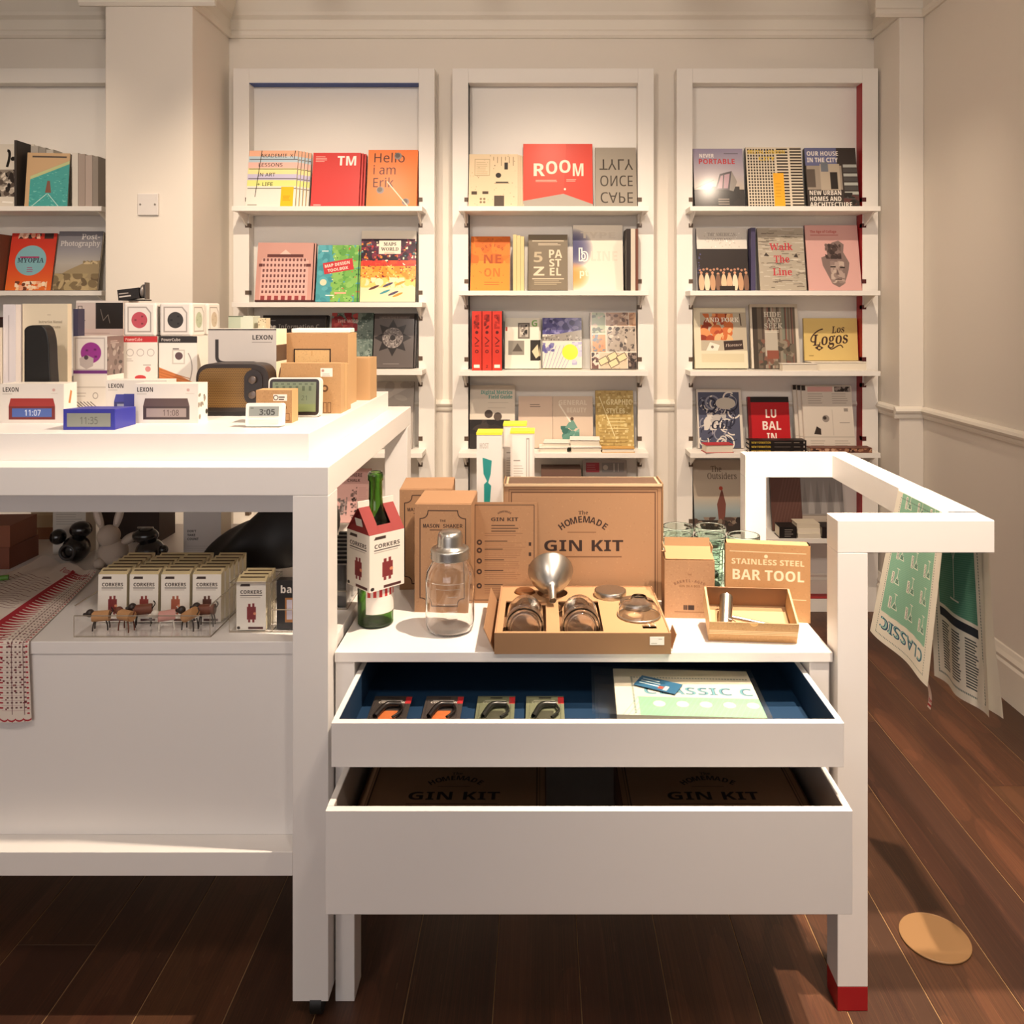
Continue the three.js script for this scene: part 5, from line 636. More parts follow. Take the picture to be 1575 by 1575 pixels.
carton('clock_box', 'white box picturing a dark grey clock reading 11:08', 'box', -0.8155, R, -1.769, 0.139, 0.086, 0.05, { f: pr(0.139, 0.0862, (c, W, H) => lexon(c, W, H, '#5a4744', '#9c8d88', '11:08', { tcol: '#4a3835', tx0: 0.44 })), r: sideP((c, W, H) => { bg(c, W, H, '#f0eae0'); blobs(c, 0, H * 0.2, W, H * 0.75, ['#2b2622', '#5a504a', '#8d8378'], 9, 3, 9); }) }, wh);
{
  const o = thing('flip_clock', 'blue desk clock reading 11:35 at the platform edge', 'clock', [-0.9295, R, -1.672]);
  part('case', extr([[0, 0], [0.083, 0], [0.083, 0.036], [0, 0.0405]], 0.105, 0.0012).rotateY(Math.PI / 2).translate(-0.0525, 0.0012, -0.0012), std(0x3538a0, 0.45), o);
  const s = pr(0.094, 0.028, (c, W, H) => { bg(c, W, H, '#8d9088'); tx(c, '11:35', W * 0.5, H * 0.8, H * 0.75, '#5f625c', { a: 'center', b: false, w: W * 0.42 }); });
  part('display', pbox(0.09, 0.028, 0.0012, { f: s }, F('#2a2c70')).translate(0, 0.0205, 0.0006), SATIN, o);
}
// speaker and its box
{
  const o = thing('tabletop_speaker', 'dark rounded speaker with a gold perforated grille and two knobs', 'speaker', [-0.718, R, -1.889]);
  const body = std(0x2b211c, 0.4), g = pr(0.115, 0.09, (c, W, H) => { bg(c, W, H, '#8f6d3c'); for (let y = 0; y < 24; y++) for (let x = 0; x < 30; x++) disc(c, W * (x + 0.5 * (y % 2) + 0.25) / 30, H * (y + 0.5) / 24, 1.7, '#4a3318'); });
  const sh1 = new THREE.Shape(); { const w = 0.083, t = 0.12, r = 0.035; sh1.moveTo(-w, 0.012); sh1.lineTo(w, 0.012); sh1.lineTo(w, t - r); sh1.quadraticCurveTo(w, t, w - r, t); sh1.lineTo(-w + r, t); sh1.quadraticCurveTo(-w, t, -w, t - r); sh1.closePath(); }
  part('body', new THREE.ExtrudeGeometry(sh1, { depth: 0.055, bevelEnabled: true, bevelSize: 0.002, bevelThickness: 0.002, bevelSegments: 2, curveSegments: 10 }).translate(0, 0, -0.058), body, o);
  part('foot', ext(-0.08, 0.08, 0, 0.0115, -0.054, -0.003), std(0x1d1714, 0.5), o);
  const f1 = new THREE.Shape(); { const x0 = -0.078, x1 = 0.045, y0 = 0.02, t = 0.112, r = 0.03; f1.moveTo(x0, y0); f1.lineTo(x1, y0); f1.lineTo(x1, t); f1.lineTo(x0 + r, t); f1.quadraticCurveTo(x0, t, x0, t - r); f1.closePath(); }
  const gg = new THREE.ExtrudeGeometry(f1, { depth: 0.0015, bevelEnabled: false, curveSegments: 10 }), uv = gg.attributes.uv, ps = gg.attributes.position;
  for (let i = 0; i < uv.count; i++) uv.setXY(i, g[0] + (g[2] - g[0]) * (ps.getX(i) + 0.078) / 0.124, g[1] + (g[3] - g[1]) * (ps.getY(i) - 0.02) / 0.093);
  part('grille', gg.translate(0, 0, 0.0002 - 0.001), std(0xffffff, 0.4, { map: SX.t, metalness: 0.35 }), o);
  const p1 = new THREE.Shape(); p1.absellipse(0, 0.02, 0.021, 0.021, 0, Math.PI, false); p1.absellipse(0, -0.02, 0.021, 0.021, Math.PI, 2 * Math.PI, false);
  const kp = part('knob_panel', new THREE.ExtrudeGeometry(p1, { depth: 0.002, bevelEnabled: false }).translate(0.05, 0.067, 0.0006), std(0x241b18, 0.35), o);
  for (const y of [0.05, 0.085]) part('knob', lathe([[0.0005, 0.008], [0.008, 0.008], [0.0095, 0.006], [0.0095, 0], [0.0005, 0]], 24).rotateX(Math.PI / 2).translate(0.05, y, 0.0026), std(0x6b5f58, 0.3, { metalness: 0.8 }), kp);
}
carton('speaker_box', 'pale grey box with a black handle picture behind the gold speaker', 'box', -0.735, R, -2.0, 0.168, 0.2, 0.08, {
  f: pr(0.168, 0.2, (c, W, H) => { bg(c, W, H, '#c3bcb6'); fill(c, '#231b18', 0, 0, W, 4); tx(c, 'LEXON', W * 0.64, H * 0.13, H * 0.08, '#1f1816', { w: W * 0.31 }); lines(c, W * 0.64, H * 0.16, W * 0.3, 1, 3, '#8d8680', 2); c.strokeStyle = '#231b18'; c.lineWidth = 10; c.lineJoin = 'round'; c.beginPath(); c.moveTo(W * 0.13, H * 0.13); c.lineTo(W * 0.13, H * 0.34); c.quadraticCurveTo(W * 0.13, H * 0.42, W * 0.26, H * 0.42); c.lineTo(W * 0.66, H * 0.42); c.quadraticCurveTo(W * 0.86, H * 0.44, W * 0.88, H * 0.64); c.stroke(); fill(c, '#2b211c', W * 0.1, H * 0.66, W * 0.74, H * 0.34); }),
  r: pr(0.08, 0.2, (c, W, H) => { bg(c, W, H, '#efe2c6'); fill(c, '#4a372e', 0, H * 0.2, W, H * 0.2); disc(c, W * 0.6, H * 0.62, W * 0.4, '#4a372e'); disc(c, W * 0.6, H * 0.62, W * 0.26, '#a8855a'); for (let i = 0; i < 10; i++) stroke(c, [[W * 0.6, H * 0.62], [W * (0.6 + 0.4 * Math.cos(i)), H * (0.62 + 0.16 * Math.sin(i))]], '#3a2a24', 2); }),
}, wh);
// cardboard boxes
{
  const kb = F('#bf996c');
  const o = carton('kraft_box', 'large brown box with a square cut-out window in its front', 'box', -0.583, R, -2.1, 0.168, 0.187, 0.1, { f: pr(0.168, 0.187, (c, W, H) => kraft(c, W, H, '#b38b60')) }, kb, 'brown boxes on the platform', 0, CARD);
  part('window_frame', merge([ext(-0.055, 0.04, 0.144, 0.147, 0, 0.0015), ext(-0.055, 0.04, 0.06, 0.063, 0, 0.0015), ext(-0.055, -0.052, 0.06, 0.147, 0, 0.0015), ext(0.037, 0.04, 0.06, 0.147, 0, 0.0015)]), std(0x2d1c14, 0.6), o);
  part('window_insert', pbox(0.089, 0.081, 0.001, { f: pr(0.089, 0.081, (c, W, H) => { kraft(c, W, H, '#c9a774'); fill(c, '#b3854a', W * 0.48, H * 0.04, 2, H * 0.16); }) }, kb).translate(-0.0075, 0.1035, 0.0006), CARD, o);
  solo('paper_slip', new RoundedBoxGeometry(0.15, 0.012, 0.08, 2, 0.003).translate(0, 0.006, 0), std(0xefe9e0, 0.6), 'flat white packet lying on the large brown box with the window', 'packet', [-0.575, R + 0.187, -2.15], 0.08);
  carton('kraft_box', 'small plain brown box behind the right edge of the windowed box', 'box', -0.499, R, -2.225, 0.062, 0.115, 0.09, {}, kb, 'brown boxes on the platform', 0, CARD);
  const front = pr(0.143, 0.12, (c, W, H) => { kraft(c, W, H, '#b68e60'); fill(c, '#ece6dc', W * 0.66, H * 0.1, W * 0.2, H * 0.17); disc(c, W * 0.7, H * 0.15, 4, '#b98d80'); lines(c, W * 0.69, H * 0.21, W * 0.14, 2, 5, '#b3aaa0', 2); c.strokeStyle = '#5a3a22'; c.lineWidth = 5; c.beginPath(); c.arc(W * 0.73, H * 0.5, W * 0.045, 0, 7); c.stroke(); c.lineWidth = 1.5; for (let i = 0; i < 3; i++) c.strokeRect(W * (0.64 + 0.07 * i), H * 0.78, W * 0.05, H * 0.2); });
  for (let i = 0; i < 3; i++) carton('clock_carton', ['front', 'middle', 'rear'][i] + ' of three slim brown boxes standing behind the weather clock', 'box', -0.5485 + 0.002 * i, R, -1.937 - 0.0345 * i, 0.143 - 0.004 * i, 0.12 - 0.003 * i, 0.033, i ? {} : { f: front }, F(i === 1 ? '#c6a070' : '#bf996c'), 'slim brown boxes on the platform', 0, CARD);
  const mondo = pr(0.078, 0.072, (c, W, H) => { kraft(c, W, H, '#b38b5e'); fill(c, '#ece6dc', W * 0.48, H * 0.13, W * 0.38, H * 0.2); c.strokeStyle = '#4a3a32'; c.lineWidth = 2; c.beginPath(); c.arc(W * 0.55, H * 0.23, 6, 0, 7); c.stroke(); lines(c, W * 0.63, H * 0.2, W * 0.2, 2, 6, '#4a3a32', 3); tx(c, 'MONDO', W * 0.14, H * 0.6, H * 0.2, '#5a3a22', { b: false, w: W * 0.72 }); c.strokeStyle = '#5a3a22'; c.lineWidth = 1.5; c.strokeRect(W * 0.82, H * 0.7, W * 0.1, H * 0.22); });
  carton('clock_carton', 'small cube-like brown box with a white sticker behind the 3:05 clock', 'box', -0.582, R, -1.772, 0.078, 0.072, 0.045, { f: mondo }, F('#c29b6a'), undefined, 0, CARD);
}
{
  const o = thing('weather_clock', 'rounded white-framed clock with a grey-green screen', 'clock', [-0.5685, R, -1.868]); o.rotation.x = -0.08;
  const rr = (w, h, r, d) => { const s = new THREE.Shape(); s.moveTo(-w / 2 + r, 0); s.lineTo(w / 2 - r, 0); s.quadraticCurveTo(w / 2, 0, w / 2, r); s.lineTo(w / 2, h - r); s.quadraticCurveTo(w / 2, h, w / 2 - r, h); s.lineTo(-w / 2 + r, h); s.quadraticCurveTo(-w / 2, h, -w / 2, h - r); s.lineTo(-w / 2, r); s.quadraticCurveTo(-w / 2, 0, -w / 2 + r, 0); return new THREE.ExtrudeGeometry(s, { depth: d, bevelEnabled: false, curveSegments: 8 }); };
  part('case', rr(0.121, 0.09, 0.012, 0.02).translate(0, 0.0015, -0.022), std(0xe9e4da, 0.4), o);
  part('bezel', rr(0.114, 0.083, 0.01, 0.0012).translate(0, 0.005, -0.002), std(0x2a211d, 0.3), o);
  part('screen', pbox(0.1, 0.068, 0.0012, { f: pr(0.1, 0.068, (c, W, H) => { bg(c, W, H, '#77836a'); const q = '#55604c'; for (let i = 0; i < 7; i++) fill(c, q, W * (0.06 + 0.135 * i), H * 0.05, W * 0.07, 4); for (let i = 0; i < 6; i++) fill(c, q, W * (0.08 + 0.15 * i), H * 0.14, W * 0.06, H * 0.16); tx(c, '15:07', W * 0.08, H * 0.62, H * 0.3, q, { b: false, w: W * 0.5 }); tx(c, '21', W * 0.66, H * 0.62, H * 0.22, q, { b: false }); fill(c, '#7d8a5a', 0, H * 0.74, W, H * 0.26); }) }, F('#77836a')).translate(0, 0.047, -0.0004), SATIN, o);
  const k = thing('alarm_clock', 'small white digital clock showing 3:05', 'clock', [-0.582, R, -1.705]); k.rotation.x = -0.1;
  part('case', rr(0.077, 0.049, 0.006, 0.022).translate(0, 0.0022, -0.022), std(0xeeeae2, 0.4), k);
  part('display', pbox(0.062, 0.02, 0.001, { f: pr(0.062, 0.02, (c, W, H) => { bg(c, W, H, '#8f948f'); tx(c, '3:05', W * 0.34, H * 0.85, H * 0.85, '#2f302e', { w: W * 0.54 }); fill(c, '#55584f', W * 0.05, H * 0.15, 8, 2); }) }, F('#8f948f')).translate(0, 0.034, 0.0005), SATIN, k);
  part('button', ext(-0.03, 0.03, 0.008, 0.017, 0, 0.0012), std(0xe2dcd2, 0.5), k);
}
// cube sockets and their boxes
{
  const cubeFace = (q, dark) => pr(0.0843 + 1e-4 * (q.charCodeAt(1) % 7), 0.088, (c, W, H) => { bg(c, W, H, '#e2dcd5'); c.strokeStyle = '#a59d96'; c.lineWidth = 5; const m = W * 0.1; c.beginPath(); c.moveTo(m, m); c.lineTo(W * 0.74, m); c.lineTo(W - m, H * 0.28); c.lineTo(W - m, H - m); c.lineTo(m, H - m); c.closePath(); c.stroke(); disc(c, W * 0.5, H * 0.52, W * 0.28, q); for (const [x, y] of [[0.36, 0.52], [0.6, 0.4], [0.6, 0.64]]) fill(c, dark, W * x - 4, H * y - 3, 8, 6); });
  const faces = { red: cubeFace('#b94a58', '#7d2c38'), black: cubeFace('#33302e', '#0f0e0d'), green: cubeFace('#aab59a', '#8d977e'), tan: cubeFace('#bfae98', '#a3937e') };
  const cube = (l, x, y, z, f, r, rot) => { const o = thing('cube_socket', l, 'socket', [x, y, z], 0, 'cube sockets on their boxes'); const s = 0.084; part('body', new RoundedBoxGeometry(s, 0.087, s, 3, 0.006).translate(0, 0.0435, -s / 2), std(0xe2dcd5, 0.4), o); part('socket_face', pbox(s - 0.012, 0.077, 0.0015, { f }, wh).translate(0, 0.0435, 0.0005), SATIN, o); part('socket_face', pbox(0.0015, 0.077, s - 0.012, { r }, wh).translate(s / 2 + 0.0002, 0.0435, -s / 2), SATIN, o); };
  const strip = (band, draw) => (c, W, H) => { bg(c, W, H, '#e9e3da'); fill(c, band, 0, 0, W, H * 0.14); tx(c, 'PowerCube', W * 0.06, H * 0.105, H * 0.085, '#efe6dc', { b: false, w: W * 0.5 }); draw(c, W, H); };
  const boxR = pr(0.088, 0.111, strip('#bf2e30', (c, W, H) => { for (let i = 0; i < 3; i++) { c.strokeStyle = '#b3aaa2'; c.lineWidth = 2; c.beginPath(); c.arc(W * (0.2 + 0.3 * i), H * 0.38, 11, 0, 7); c.stroke(); } lines(c, W * 0.1, H * 0.52, W * 0.2, 2, 6, '#b3aaa2', 2); lines(c, W * 0.58, H * 0.66, W * 0.3, 1, 4, '#8d857d', 2); disc(c, W * 0.72, H * 0.76, 9, '#cf8a88'); c.fillStyle = '#c23436'; c.beginPath(); c.ellipse(W * 0.5, H * 0.96, W * 0.16, H * 0.06, 0, 0, 7); c.fill(); }));
  const boxB = pr(0.0985, 0.121, strip('#241f1d', (c, W, H) => { disc(c, W * 0.52, H * 0.42, W * 0.1, '#5c4548'); fill(c, '#3a322e', W * 0.36, H * 0.26, W * 0.16, 3); c.strokeStyle = '#c9c2b8'; c.lineWidth = 4; c.strokeRect(W * 0.36, H * 0.3, W * 0.3, H * 0.28); poly(c, [[0, H * 0.66], [W * 0.5, H * 0.82], [W * 0.95, H], [0, H]], '#c9783f'); for (let i = 0; i < 5; i++) stroke(c, [[0, H * (0.7 + 0.06 * i)], [W * 0.8, H * (0.9 + 0.06 * i)]], '#a85c2c', 2); c.strokeStyle = '#8d857d'; c.lineWidth = 3; c.beginPath(); c.moveTo(W * 0.76, H * 0.36); c.quadraticCurveTo(W * 0.94, H * 0.6, W * 0.8, H * 0.95); c.stroke(); }));
  const boxP = pr(0.088, 0.1, (c, W, H) => { bg(c, W, H, '#d9d2cb'); c.strokeStyle = '#b3aaa4'; c.lineWidth = 4; c.strokeRect(W * 0.06, H * 0.05, W * 0.86, H * 0.8); disc(c, W * 0.52, H * 0.42, W * 0.3, '#8d2f86'); for (const [x, y] of [[0.4, 0.36], [0.64, 0.34], [0.66, 0.52]]) fill(c, '#5c1c58', W * x - 4, H * y - 3, 8, 6); poly(c, [[W * 0.18, H * 0.56], [W * 0.4, H * 0.48], [W * 0.6, H * 0.56], [W * 0.58, H * 0.76], [W * 0.38, H * 0.84], [W * 0.2, H * 0.74]], '#b3a8a4'); disc(c, W * 0.38, H * 0.54, 7, '#4a3a46'); fill(c, '#6b2f78', 0, H * 0.87, W, H * 0.08); });
  const boxW = pr(0.0881, 0.078, (c, W, H) => { bg(c, W, H, '#e3ddd4'); fill(c, '#c9c2b8', 0, H * 0.32, W, 4); lines(c, W * 0.1, H * 0.5, W * 0.3, 2, 8, '#b3aaa0', 2); c.strokeStyle = '#8d857d'; c.lineWidth = 2; c.beginPath(); c.arc(W * 0.65, H * 0.58, 8, 0, 7); c.stroke(); for (let i = 0; i < 6; i++) stroke(c, [[W * 0.1 * i, H * 0.75], [W * (0.1 * i + 0.3), H]], '#3a3230', 2); });
  const pSide = pr(0.08, 0.1, (c, W, H) => { bg(c, W, H, '#7d6a64'); blobs(c, 0, H * 0.2, W, H * 0.8, ['#3a2d2a', '#a3948c', '#5c4a44'], 20, 4, 12); lines(c, W * 0.2, H * 0.12, W * 0.5, 2, 6, '#b3a59c', 3); });
  const bz = -2.1;
  carton('socket_box', 'plain white box under the red-banded socket box', 'box', -1.035, R, bz, 0.088, 0.068, 0.084, { f: boxW }, wh);
  carton('socket_box', 'white socket box with a red band at the top', 'box', -1.035, R + 0.068, bz, 0.088, 0.111, 0.084, { f: boxR }, wh);
  cube('white cube socket with a red round outlet', -1.037, R + 0.179, bz, faces.red, faces.tan);
  carton('socket_box', 'plain white box under the black-banded socket box', 'box', -0.9375, R, bz, 0.0985, 0.058, 0.084, { f: boxW }, wh);
  carton('socket_box', 'white socket box with a black band at the top', 'box', -0.9375, R + 0.058, bz, 0.0985, 0.121, 0.084, { f: boxB }, wh);
  cube('white cube socket with a black round outlet', -0.944, R + 0.179, bz, faces.black, faces.green);
  carton('socket_box', 'plain white box standing behind the black-banded socket box', 'box', -0.9375, R, bz - 0.1, 0.0985, 0.179, 0.084, {}, wh);
  cube('white cube socket with a tan side outlet, behind the black one', -0.944, R + 0.179, bz - 0.1, faces.tan, faces.tan);
  carton('socket_box', 'white box with line drawings under the purple socket box', 'box', -1.109, R, -2.0, 0.083, 0.086, 0.08, { f: boxW }, wh);
  carton('socket_box', 'box picturing a purple cube socket', 'box', -1.109, R + 0.086, -2.0, 0.083, 0.096, 0.08, { f: boxP, r: pSide }, wh);
  // black and white box with a dark gadget on it
  carton('gadget_box', 'pinkish box below the black and white gadget box', 'box', -1.222, R, -2.25, 0.13, 0.195, 0.09, { f: pr(0.13, 0.195, (c, W, H) => { bg(c, W, H, '#d3bdb6'); lines(c, W * 0.1, H * 0.06, W * 0.7, 3, 10, '#b39a92', 2); }) }, F('#cbb5ae'));
  carton('gadget_box', 'half white half black box with thin line drawings, next to the pillar', 'box', -1.222, R + 0.195, -2.25, 0.13, 0.078, 0.09, { f: pr(0.13, 0.078, (c, W, H) => { bg(c, W, H, '#cfbfb8'); fill(c, '#1f1917', W * 0.42, 0, W * 0.58, H); fill(c, '#e3dad2', 0, 0, W, H * 0.08); c.strokeStyle = '#4a3f3a'; c.lineWidth = 2; c.strokeRect(W * 0.05, H * 0.2, W * 0.08, H * 0.5); stroke(c, [[W * 0.13, H * 0.7], [W * 0.2, H * 0.7]], '#4a3f3a', 2); c.strokeStyle = '#8d847c'; stroke(c, [[W * 0.52, H * 0.3], [W * 0.58, H * 0.7], [W * 0.68, H * 0.5], [W * 0.72, H * 0.8]], '#8d847c', 2); }) }, F('#d9cfc8'));
  const o = thing('folding_gadget', 'black folding gadget with a grey dish on top of the black and white box', 'gadget', [-1.16, R + 0.273, -2.3]);
  part('body', pbox(0.06, 0.03, 0.03, { f: pr(0.06, 0.03, (c, W, H) => { bg(c, W, H, '#1d1816'); fill(c, '#b3aaa2', W * 0.06, H * 0.34, W * 0.45, 4); fill(c, '#d9d2ca', W * 0.06, H * 0.6, W * 0.55, 5); }) }, F('#1d1816')).rotateZ(0.12).translate(0, 0.019, 0), SATIN, o);
  part('dish', sph(0.02, 20, 12).scale(0.4, 1, 0.9).translate(0.036, 0.027, 0), std(0x8a8480, 0.35, { metalness: 0.5 }), o);
  part('fin', ext(0.044, 0.047, 0.005, 0.052, -0.012, 0.012), std(0x5c5652, 0.4), o);
  part('base_plate', new RoundedBoxGeometry(0.075, 0.004, 0.04, 1, 0.0015).translate(0.012, 0.002, 0), std(0x161210, 0.5), o);
}
// books and the black fin at the far left
{
  const lib = (l, x, z, w, h, d, f, side, name = 'book') => { const o = thing(name, l, 'book', [x, R, z]), ct = 0.0022, s = F(side); part('cover', merge([pbox(w, h, ct, { f }, s).translate(0, h / 2, -ct / 2), pbox(ct, h, d - ct, {}, s).translate(-w / 2 + ct / 2, h / 2, -ct - (d - ct) / 2), pbox(ct, h, d - ct, {}, s).translate(w / 2 - ct / 2, h / 2, -ct - (d - ct) / 2)]), SATIN, o); part('pages', ext(-w / 2 + ct, w / 2 - ct, 0.003, h - 0.003, -d + 0.003, -ct), PAGES, o); };
  lib('cream book standing upright behind the black fin-shaped object', -1.19, -1.95, 0.108, 0.262, 0.018, pr(0.11, 0.262, (c, W, H) => { bg(c, W, H, '#d6c9b0'); tx(c, 'Instruction Manual', W * 0.62, H * 0.18, H * 0.032, '#7d6f5c', { a: 'center', f: 'serif', w: W * 0.52 }); tx(c, 'with Diagrams', W * 0.62, H * 0.225, H * 0.032, '#7d6f5c', { a: 'center', f: 'serif', w: W * 0.44 }); lines(c, W * 0.55, H * 0.1, W * 0.1, 1, 3, '#a89a84', 2); fill(c, '#b9aa94', 0, H * 0.8, W, H * 0.2); }), '#d6c9b0');
  lib('white book, spine out, left of the cream book', -1.262, -1.93, 0.03, 0.26, 0.12, pr(0.03, 0.26, (c, W, H) => { bg(c, W, H, '#dcd5d6'); fill(c, '#b9b0b2', W * 0.4, H * 0.1, 3, H * 0.6); }), '#dcd5d6');
  lib('white and yellow book, spine reading Change Your Mind', -1.289, -1.9, 0.02, 0.205, 0.12, pr(0.02, 0.205, (c, W, H) => { bg(c, W, H, '#e2dbd0'); fill(c, '#e0c52a', 0, H * 0.68, W, H * 0.3); tx(c, 'Change Your Mind', W * 0.3, H * 0.04, W * 0.6, '#6b6158', { f: 'serif', rot: Math.PI / 2, w: H * 0.56 }); }), '#d9cfc0');
  lib('red book, spine out, at the left edge of the picture', -1.313, -1.9, 0.022, 0.2, 0.12, F('#b23428'), '#b23428');
  lib('indigo book, spine out, between the cream book and the socket boxes', -1.2137, -2.12, 0.013, 0.25, 0.03, pr(0.013, 0.25, (c, W, H) => { bg(c, W, H, '#3f3d58'); fill(c, '#9c98a8', W * 0.3, H * 0.36, W * 0.4, H * 0.3); }), '#3f3d58');
  const s = new THREE.Shape(); s.moveTo(0, 0); s.lineTo(0, 0.198); s.quadraticCurveTo(0.003, 0.208, 0.02, 0.208); s.lineTo(0.036, 0.208); s.quadraticCurveTo(0.05, 0.205, 0.053, 0.16); s.quadraticCurveTo(0.055, 0.06, 0.068, 0); s.closePath();
  solo('black_stand', new THREE.ExtrudeGeometry(s, { depth: 0.03, bevelEnabled: true, bevelSize: 0.002, bevelThickness: 0.002, bevelSegments: 2 }).translate(0, 0.002, -0.032), std(0x15120f, 0.4), 'black fin-shaped stand in front of the cream book', 'stand', [-1.178, R, -1.855]);
  carton('mint_box', 'tall pale mint box right of the cube sockets', 'box', -0.861, R, -2.33, 0.07, 0.23, 0.06, { f: pr(0.07, 0.23, (c, W, H) => { bg(c, W, H, '#b9c4ae'); fill(c, '#d3dac8', W * 0.5, 0, W * 0.5, H); fill(c, '#55604c', 0, 0, W * 0.6, 4); }) }, F('#cdd4c2'));
  carton('patterned_box', 'narrow patterned box beside the mint box', 'box', -0.8, R, -2.33, 0.022, 0.224, 0.04, { f: pr(0.022, 0.224, (c, W, H) => { bg(c, W, H, '#d9cba8'); bits(c, 0, 0, W, H, ['#8d7a52', '#efe4c4', '#6b5a3c'], 90, 2, 6); }) }, F('#d9cba8'));
}

// ---------- goods on the lower deck of the table ----------
const D = 0.705;
const acrylicEdge = phys(0xb8ab98, 0.25, { transmission: 0.45, thickness: 0 });
function acrylicTray(o, x0, x1, z0, z1, hf, hs, hb, inner) {
  const t = 0.0025;
  part('base', ext(x0, x1, 0, t, z0, z1), acrylic, o);
  part('front_wall', ext(x0, x1, t, hf, z1 - t, z1), acrylic, o);
  part('back_wall', ext(x0, x1, t, hb, z0, z0 + t), acrylic, o);
  for (const x of [x0, x1 - t]) part('side_wall', ext(x, x + t, t, hs, z0 + t, z1 - t), acrylic, o);
  for (const g of inner || []) part('divider', g, acrylic, o);
  const e = 0.0013;
  for (const g of [ext(x0, x1, hf, hf + e, z1 - t, z1), ext(x0, x1, hb, hb + e, z0, z0 + t), ext(x0, x0 + t, hs, hs + e, z0 + t, z1 - t), ext(x1 - t, x1, hs, hs + e, z0 + t, z1 - t), ext(x0, x0 + e, t, hf, z1, z1 + 0.0006), ext(x1 - e, x1, t, hf, z1, z1 + 0.0006), ext(x0, x1, 0, t, z1, z1 + 0.0006), ext(x1, x1 + 0.0006, 0, t, z0, z1)]) part('polished_edge', g, acrylicEdge, o);
}
{
  const o = thing('acrylic_tray', 'wide clear acrylic tray full of small white cartons and cork animals', 'tray', [-0.8, D, -1.63]);
  acrylicTray(o, -0.137, 0.137, -0.21, 0, 0.042, 0.062, 0.062, [ext(-0.134, 0.134, 0.0025, 0.06, -0.07, -0.068), ...[-0.068, 0, 0.068].map((x) => ext(x - 0.001, x + 0.001, 0.0025, 0.036, -0.066, -0.003))]);
  const h = 0.108, top = F('#cbb98e'), e = F('#ddd2b4');
  const proto = (f) => { const a = pbox(0.06, h, 0.018, { f, t: top }, e).translate(0, h / 2, -0.009), p = a.attributes.position; for (let i = 0; i < p.count; i++) if (p.getY(i) > h - 0.001 && p.getZ(i) > -0.001) p.setY(i, h - 0.009); a.computeVertexNormals(); return a; };
  const geos = CORK.map(proto), lip = pbox(0.05, 0.0012, 0.004, {}, F('#5a4632')).translate(0, h - 0.003, -0.0105);
  const cname = ['first', 'second', 'third', 'fourth'], rname = ['front', 'second', 'third', 'fourth', 'fifth', 'rearmost'];
  for (let r = 0; r < 6; r++) for (let c = 0; c < 4; c++) {
    const k = thing('cork_figure_carton', `small white carton in the acrylic tray, ${rname[r]} row, ${cname[c]} from the left`, 'carton', [-0.8 - 0.099 + 0.066 * c + 0.0015 * r * (c % 2), D + 0.0028, -1.63 - 0.073 - 0.0215 * r], 0, 'small white cartons in the acrylic tray');
    k.rotation.x = -0.03; part('carton', geos[c], CARD, k); part('fold_line', lip, CARD, k);
  }
  // cork animals in the front compartments
  const cork = std(0xb98a5c, 0.8), brown = std(0x6b3a26, 0.6), pink = std(0xc9948a, 0.6), dark = std(0x2b201b, 0.5), white = std(0xd9d2c4, 0.6);
  [[-0.1, 'tan cork animal with thin dark legs', cork, dark, 0], [-0.045, 'cork animal with a red-brown head and dark legs', cork, brown, 1], [-0.022, 'dark red cork animal with curled horns', brown, dark, 2], [0.035, 'pink cork animal with white legs', pink, white, 3], [0.085, 'cork bird with a dark head', cork, dark, 4], [0.112, 'brown cork animal lying at the right', brown, dark, 5]].forEach(([x, l, m, m2, k]) => {
    const z = -1.63 - [0.03, 0.025, 0.05, 0.032, 0.03, 0.05][k], a = thing('cork_animal', l + ', in the front of the acrylic tray', 'cork figure', [-0.8 + x * 0.98, D + 0.0028, z], [0.2, -0.4, 0.3, 0.5, -0.3, 0.1][k], 'cork animals');
    const L = 0.021 + 0.003 * (k % 3);
    part('body', cyl(0.0105, 0.0105, 0.032, 20).rotateZ(Math.PI / 2 + (k === 4 ? 0.5 : 0)).translate(0, L + 0.008, 0), m, a);
    part('head', merge([sph(0.008).translate(-0.021, L + 0.015, 0), cyl(0.003, 0.005, 0.009, 12).rotateZ(Math.PI / 2).translate(-0.029, L + 0.013, 0)]), m2, a);
    for (const [dx, dz] of [[-0.011, 0.006], [-0.011, -0.006], [0.011, 0.006], [0.011, -0.006]]) part('leg', tube([[dx, L, dz], [dx * 1.25, L * 0.5, dz * 1.1], [dx * 1.3, 0.0012, dz * 1.2]], 0.0014, 6, 6), m2, a);
    part('tail', tube([[0.016, L + 0.008, 0], [0.022, L + 0.018, 0], [0.019, L + 0.024, 0]], 0.0012, 8, 6), m2, a);
  });
  const o2 = thing('acrylic_tray', 'small clear acrylic holder with cartons, between the wide tray and the table leg', 'tray', [-0.592, D, -1.655]);
  acrylicTray(o2, -0.043, 0.043, -0.075, 0, 0.1, 0.1, 0.1);
  for (let r = 0; r < 3; r++) { const k = thing('cork_figure_carton', `white carton in the small acrylic holder, ${['front', 'middle', 'rear'][r]} one`, 'carton', [-0.592, D + 0.0028, -1.66 - 0.0215 * r], 0, 'cartons in the small acrylic holder'); part('carton', geos[0], CARD, k); part('fold_line', lip, CARD, k); }
  const o3 = thing('acrylic_tray', 'clear acrylic holder with a dark card beside the front leg', 'tray', [-0.512, D, -1.655]);
  acrylicTray(o3, -0.035, 0.03, -0.05, 0, 0.045, 0.06, 0.06);
  const bk = thing('dark_card', 'dark card lettered in white in the holder beside the front leg', 'card', [-0.513, D + 0.0028, -1.665]);
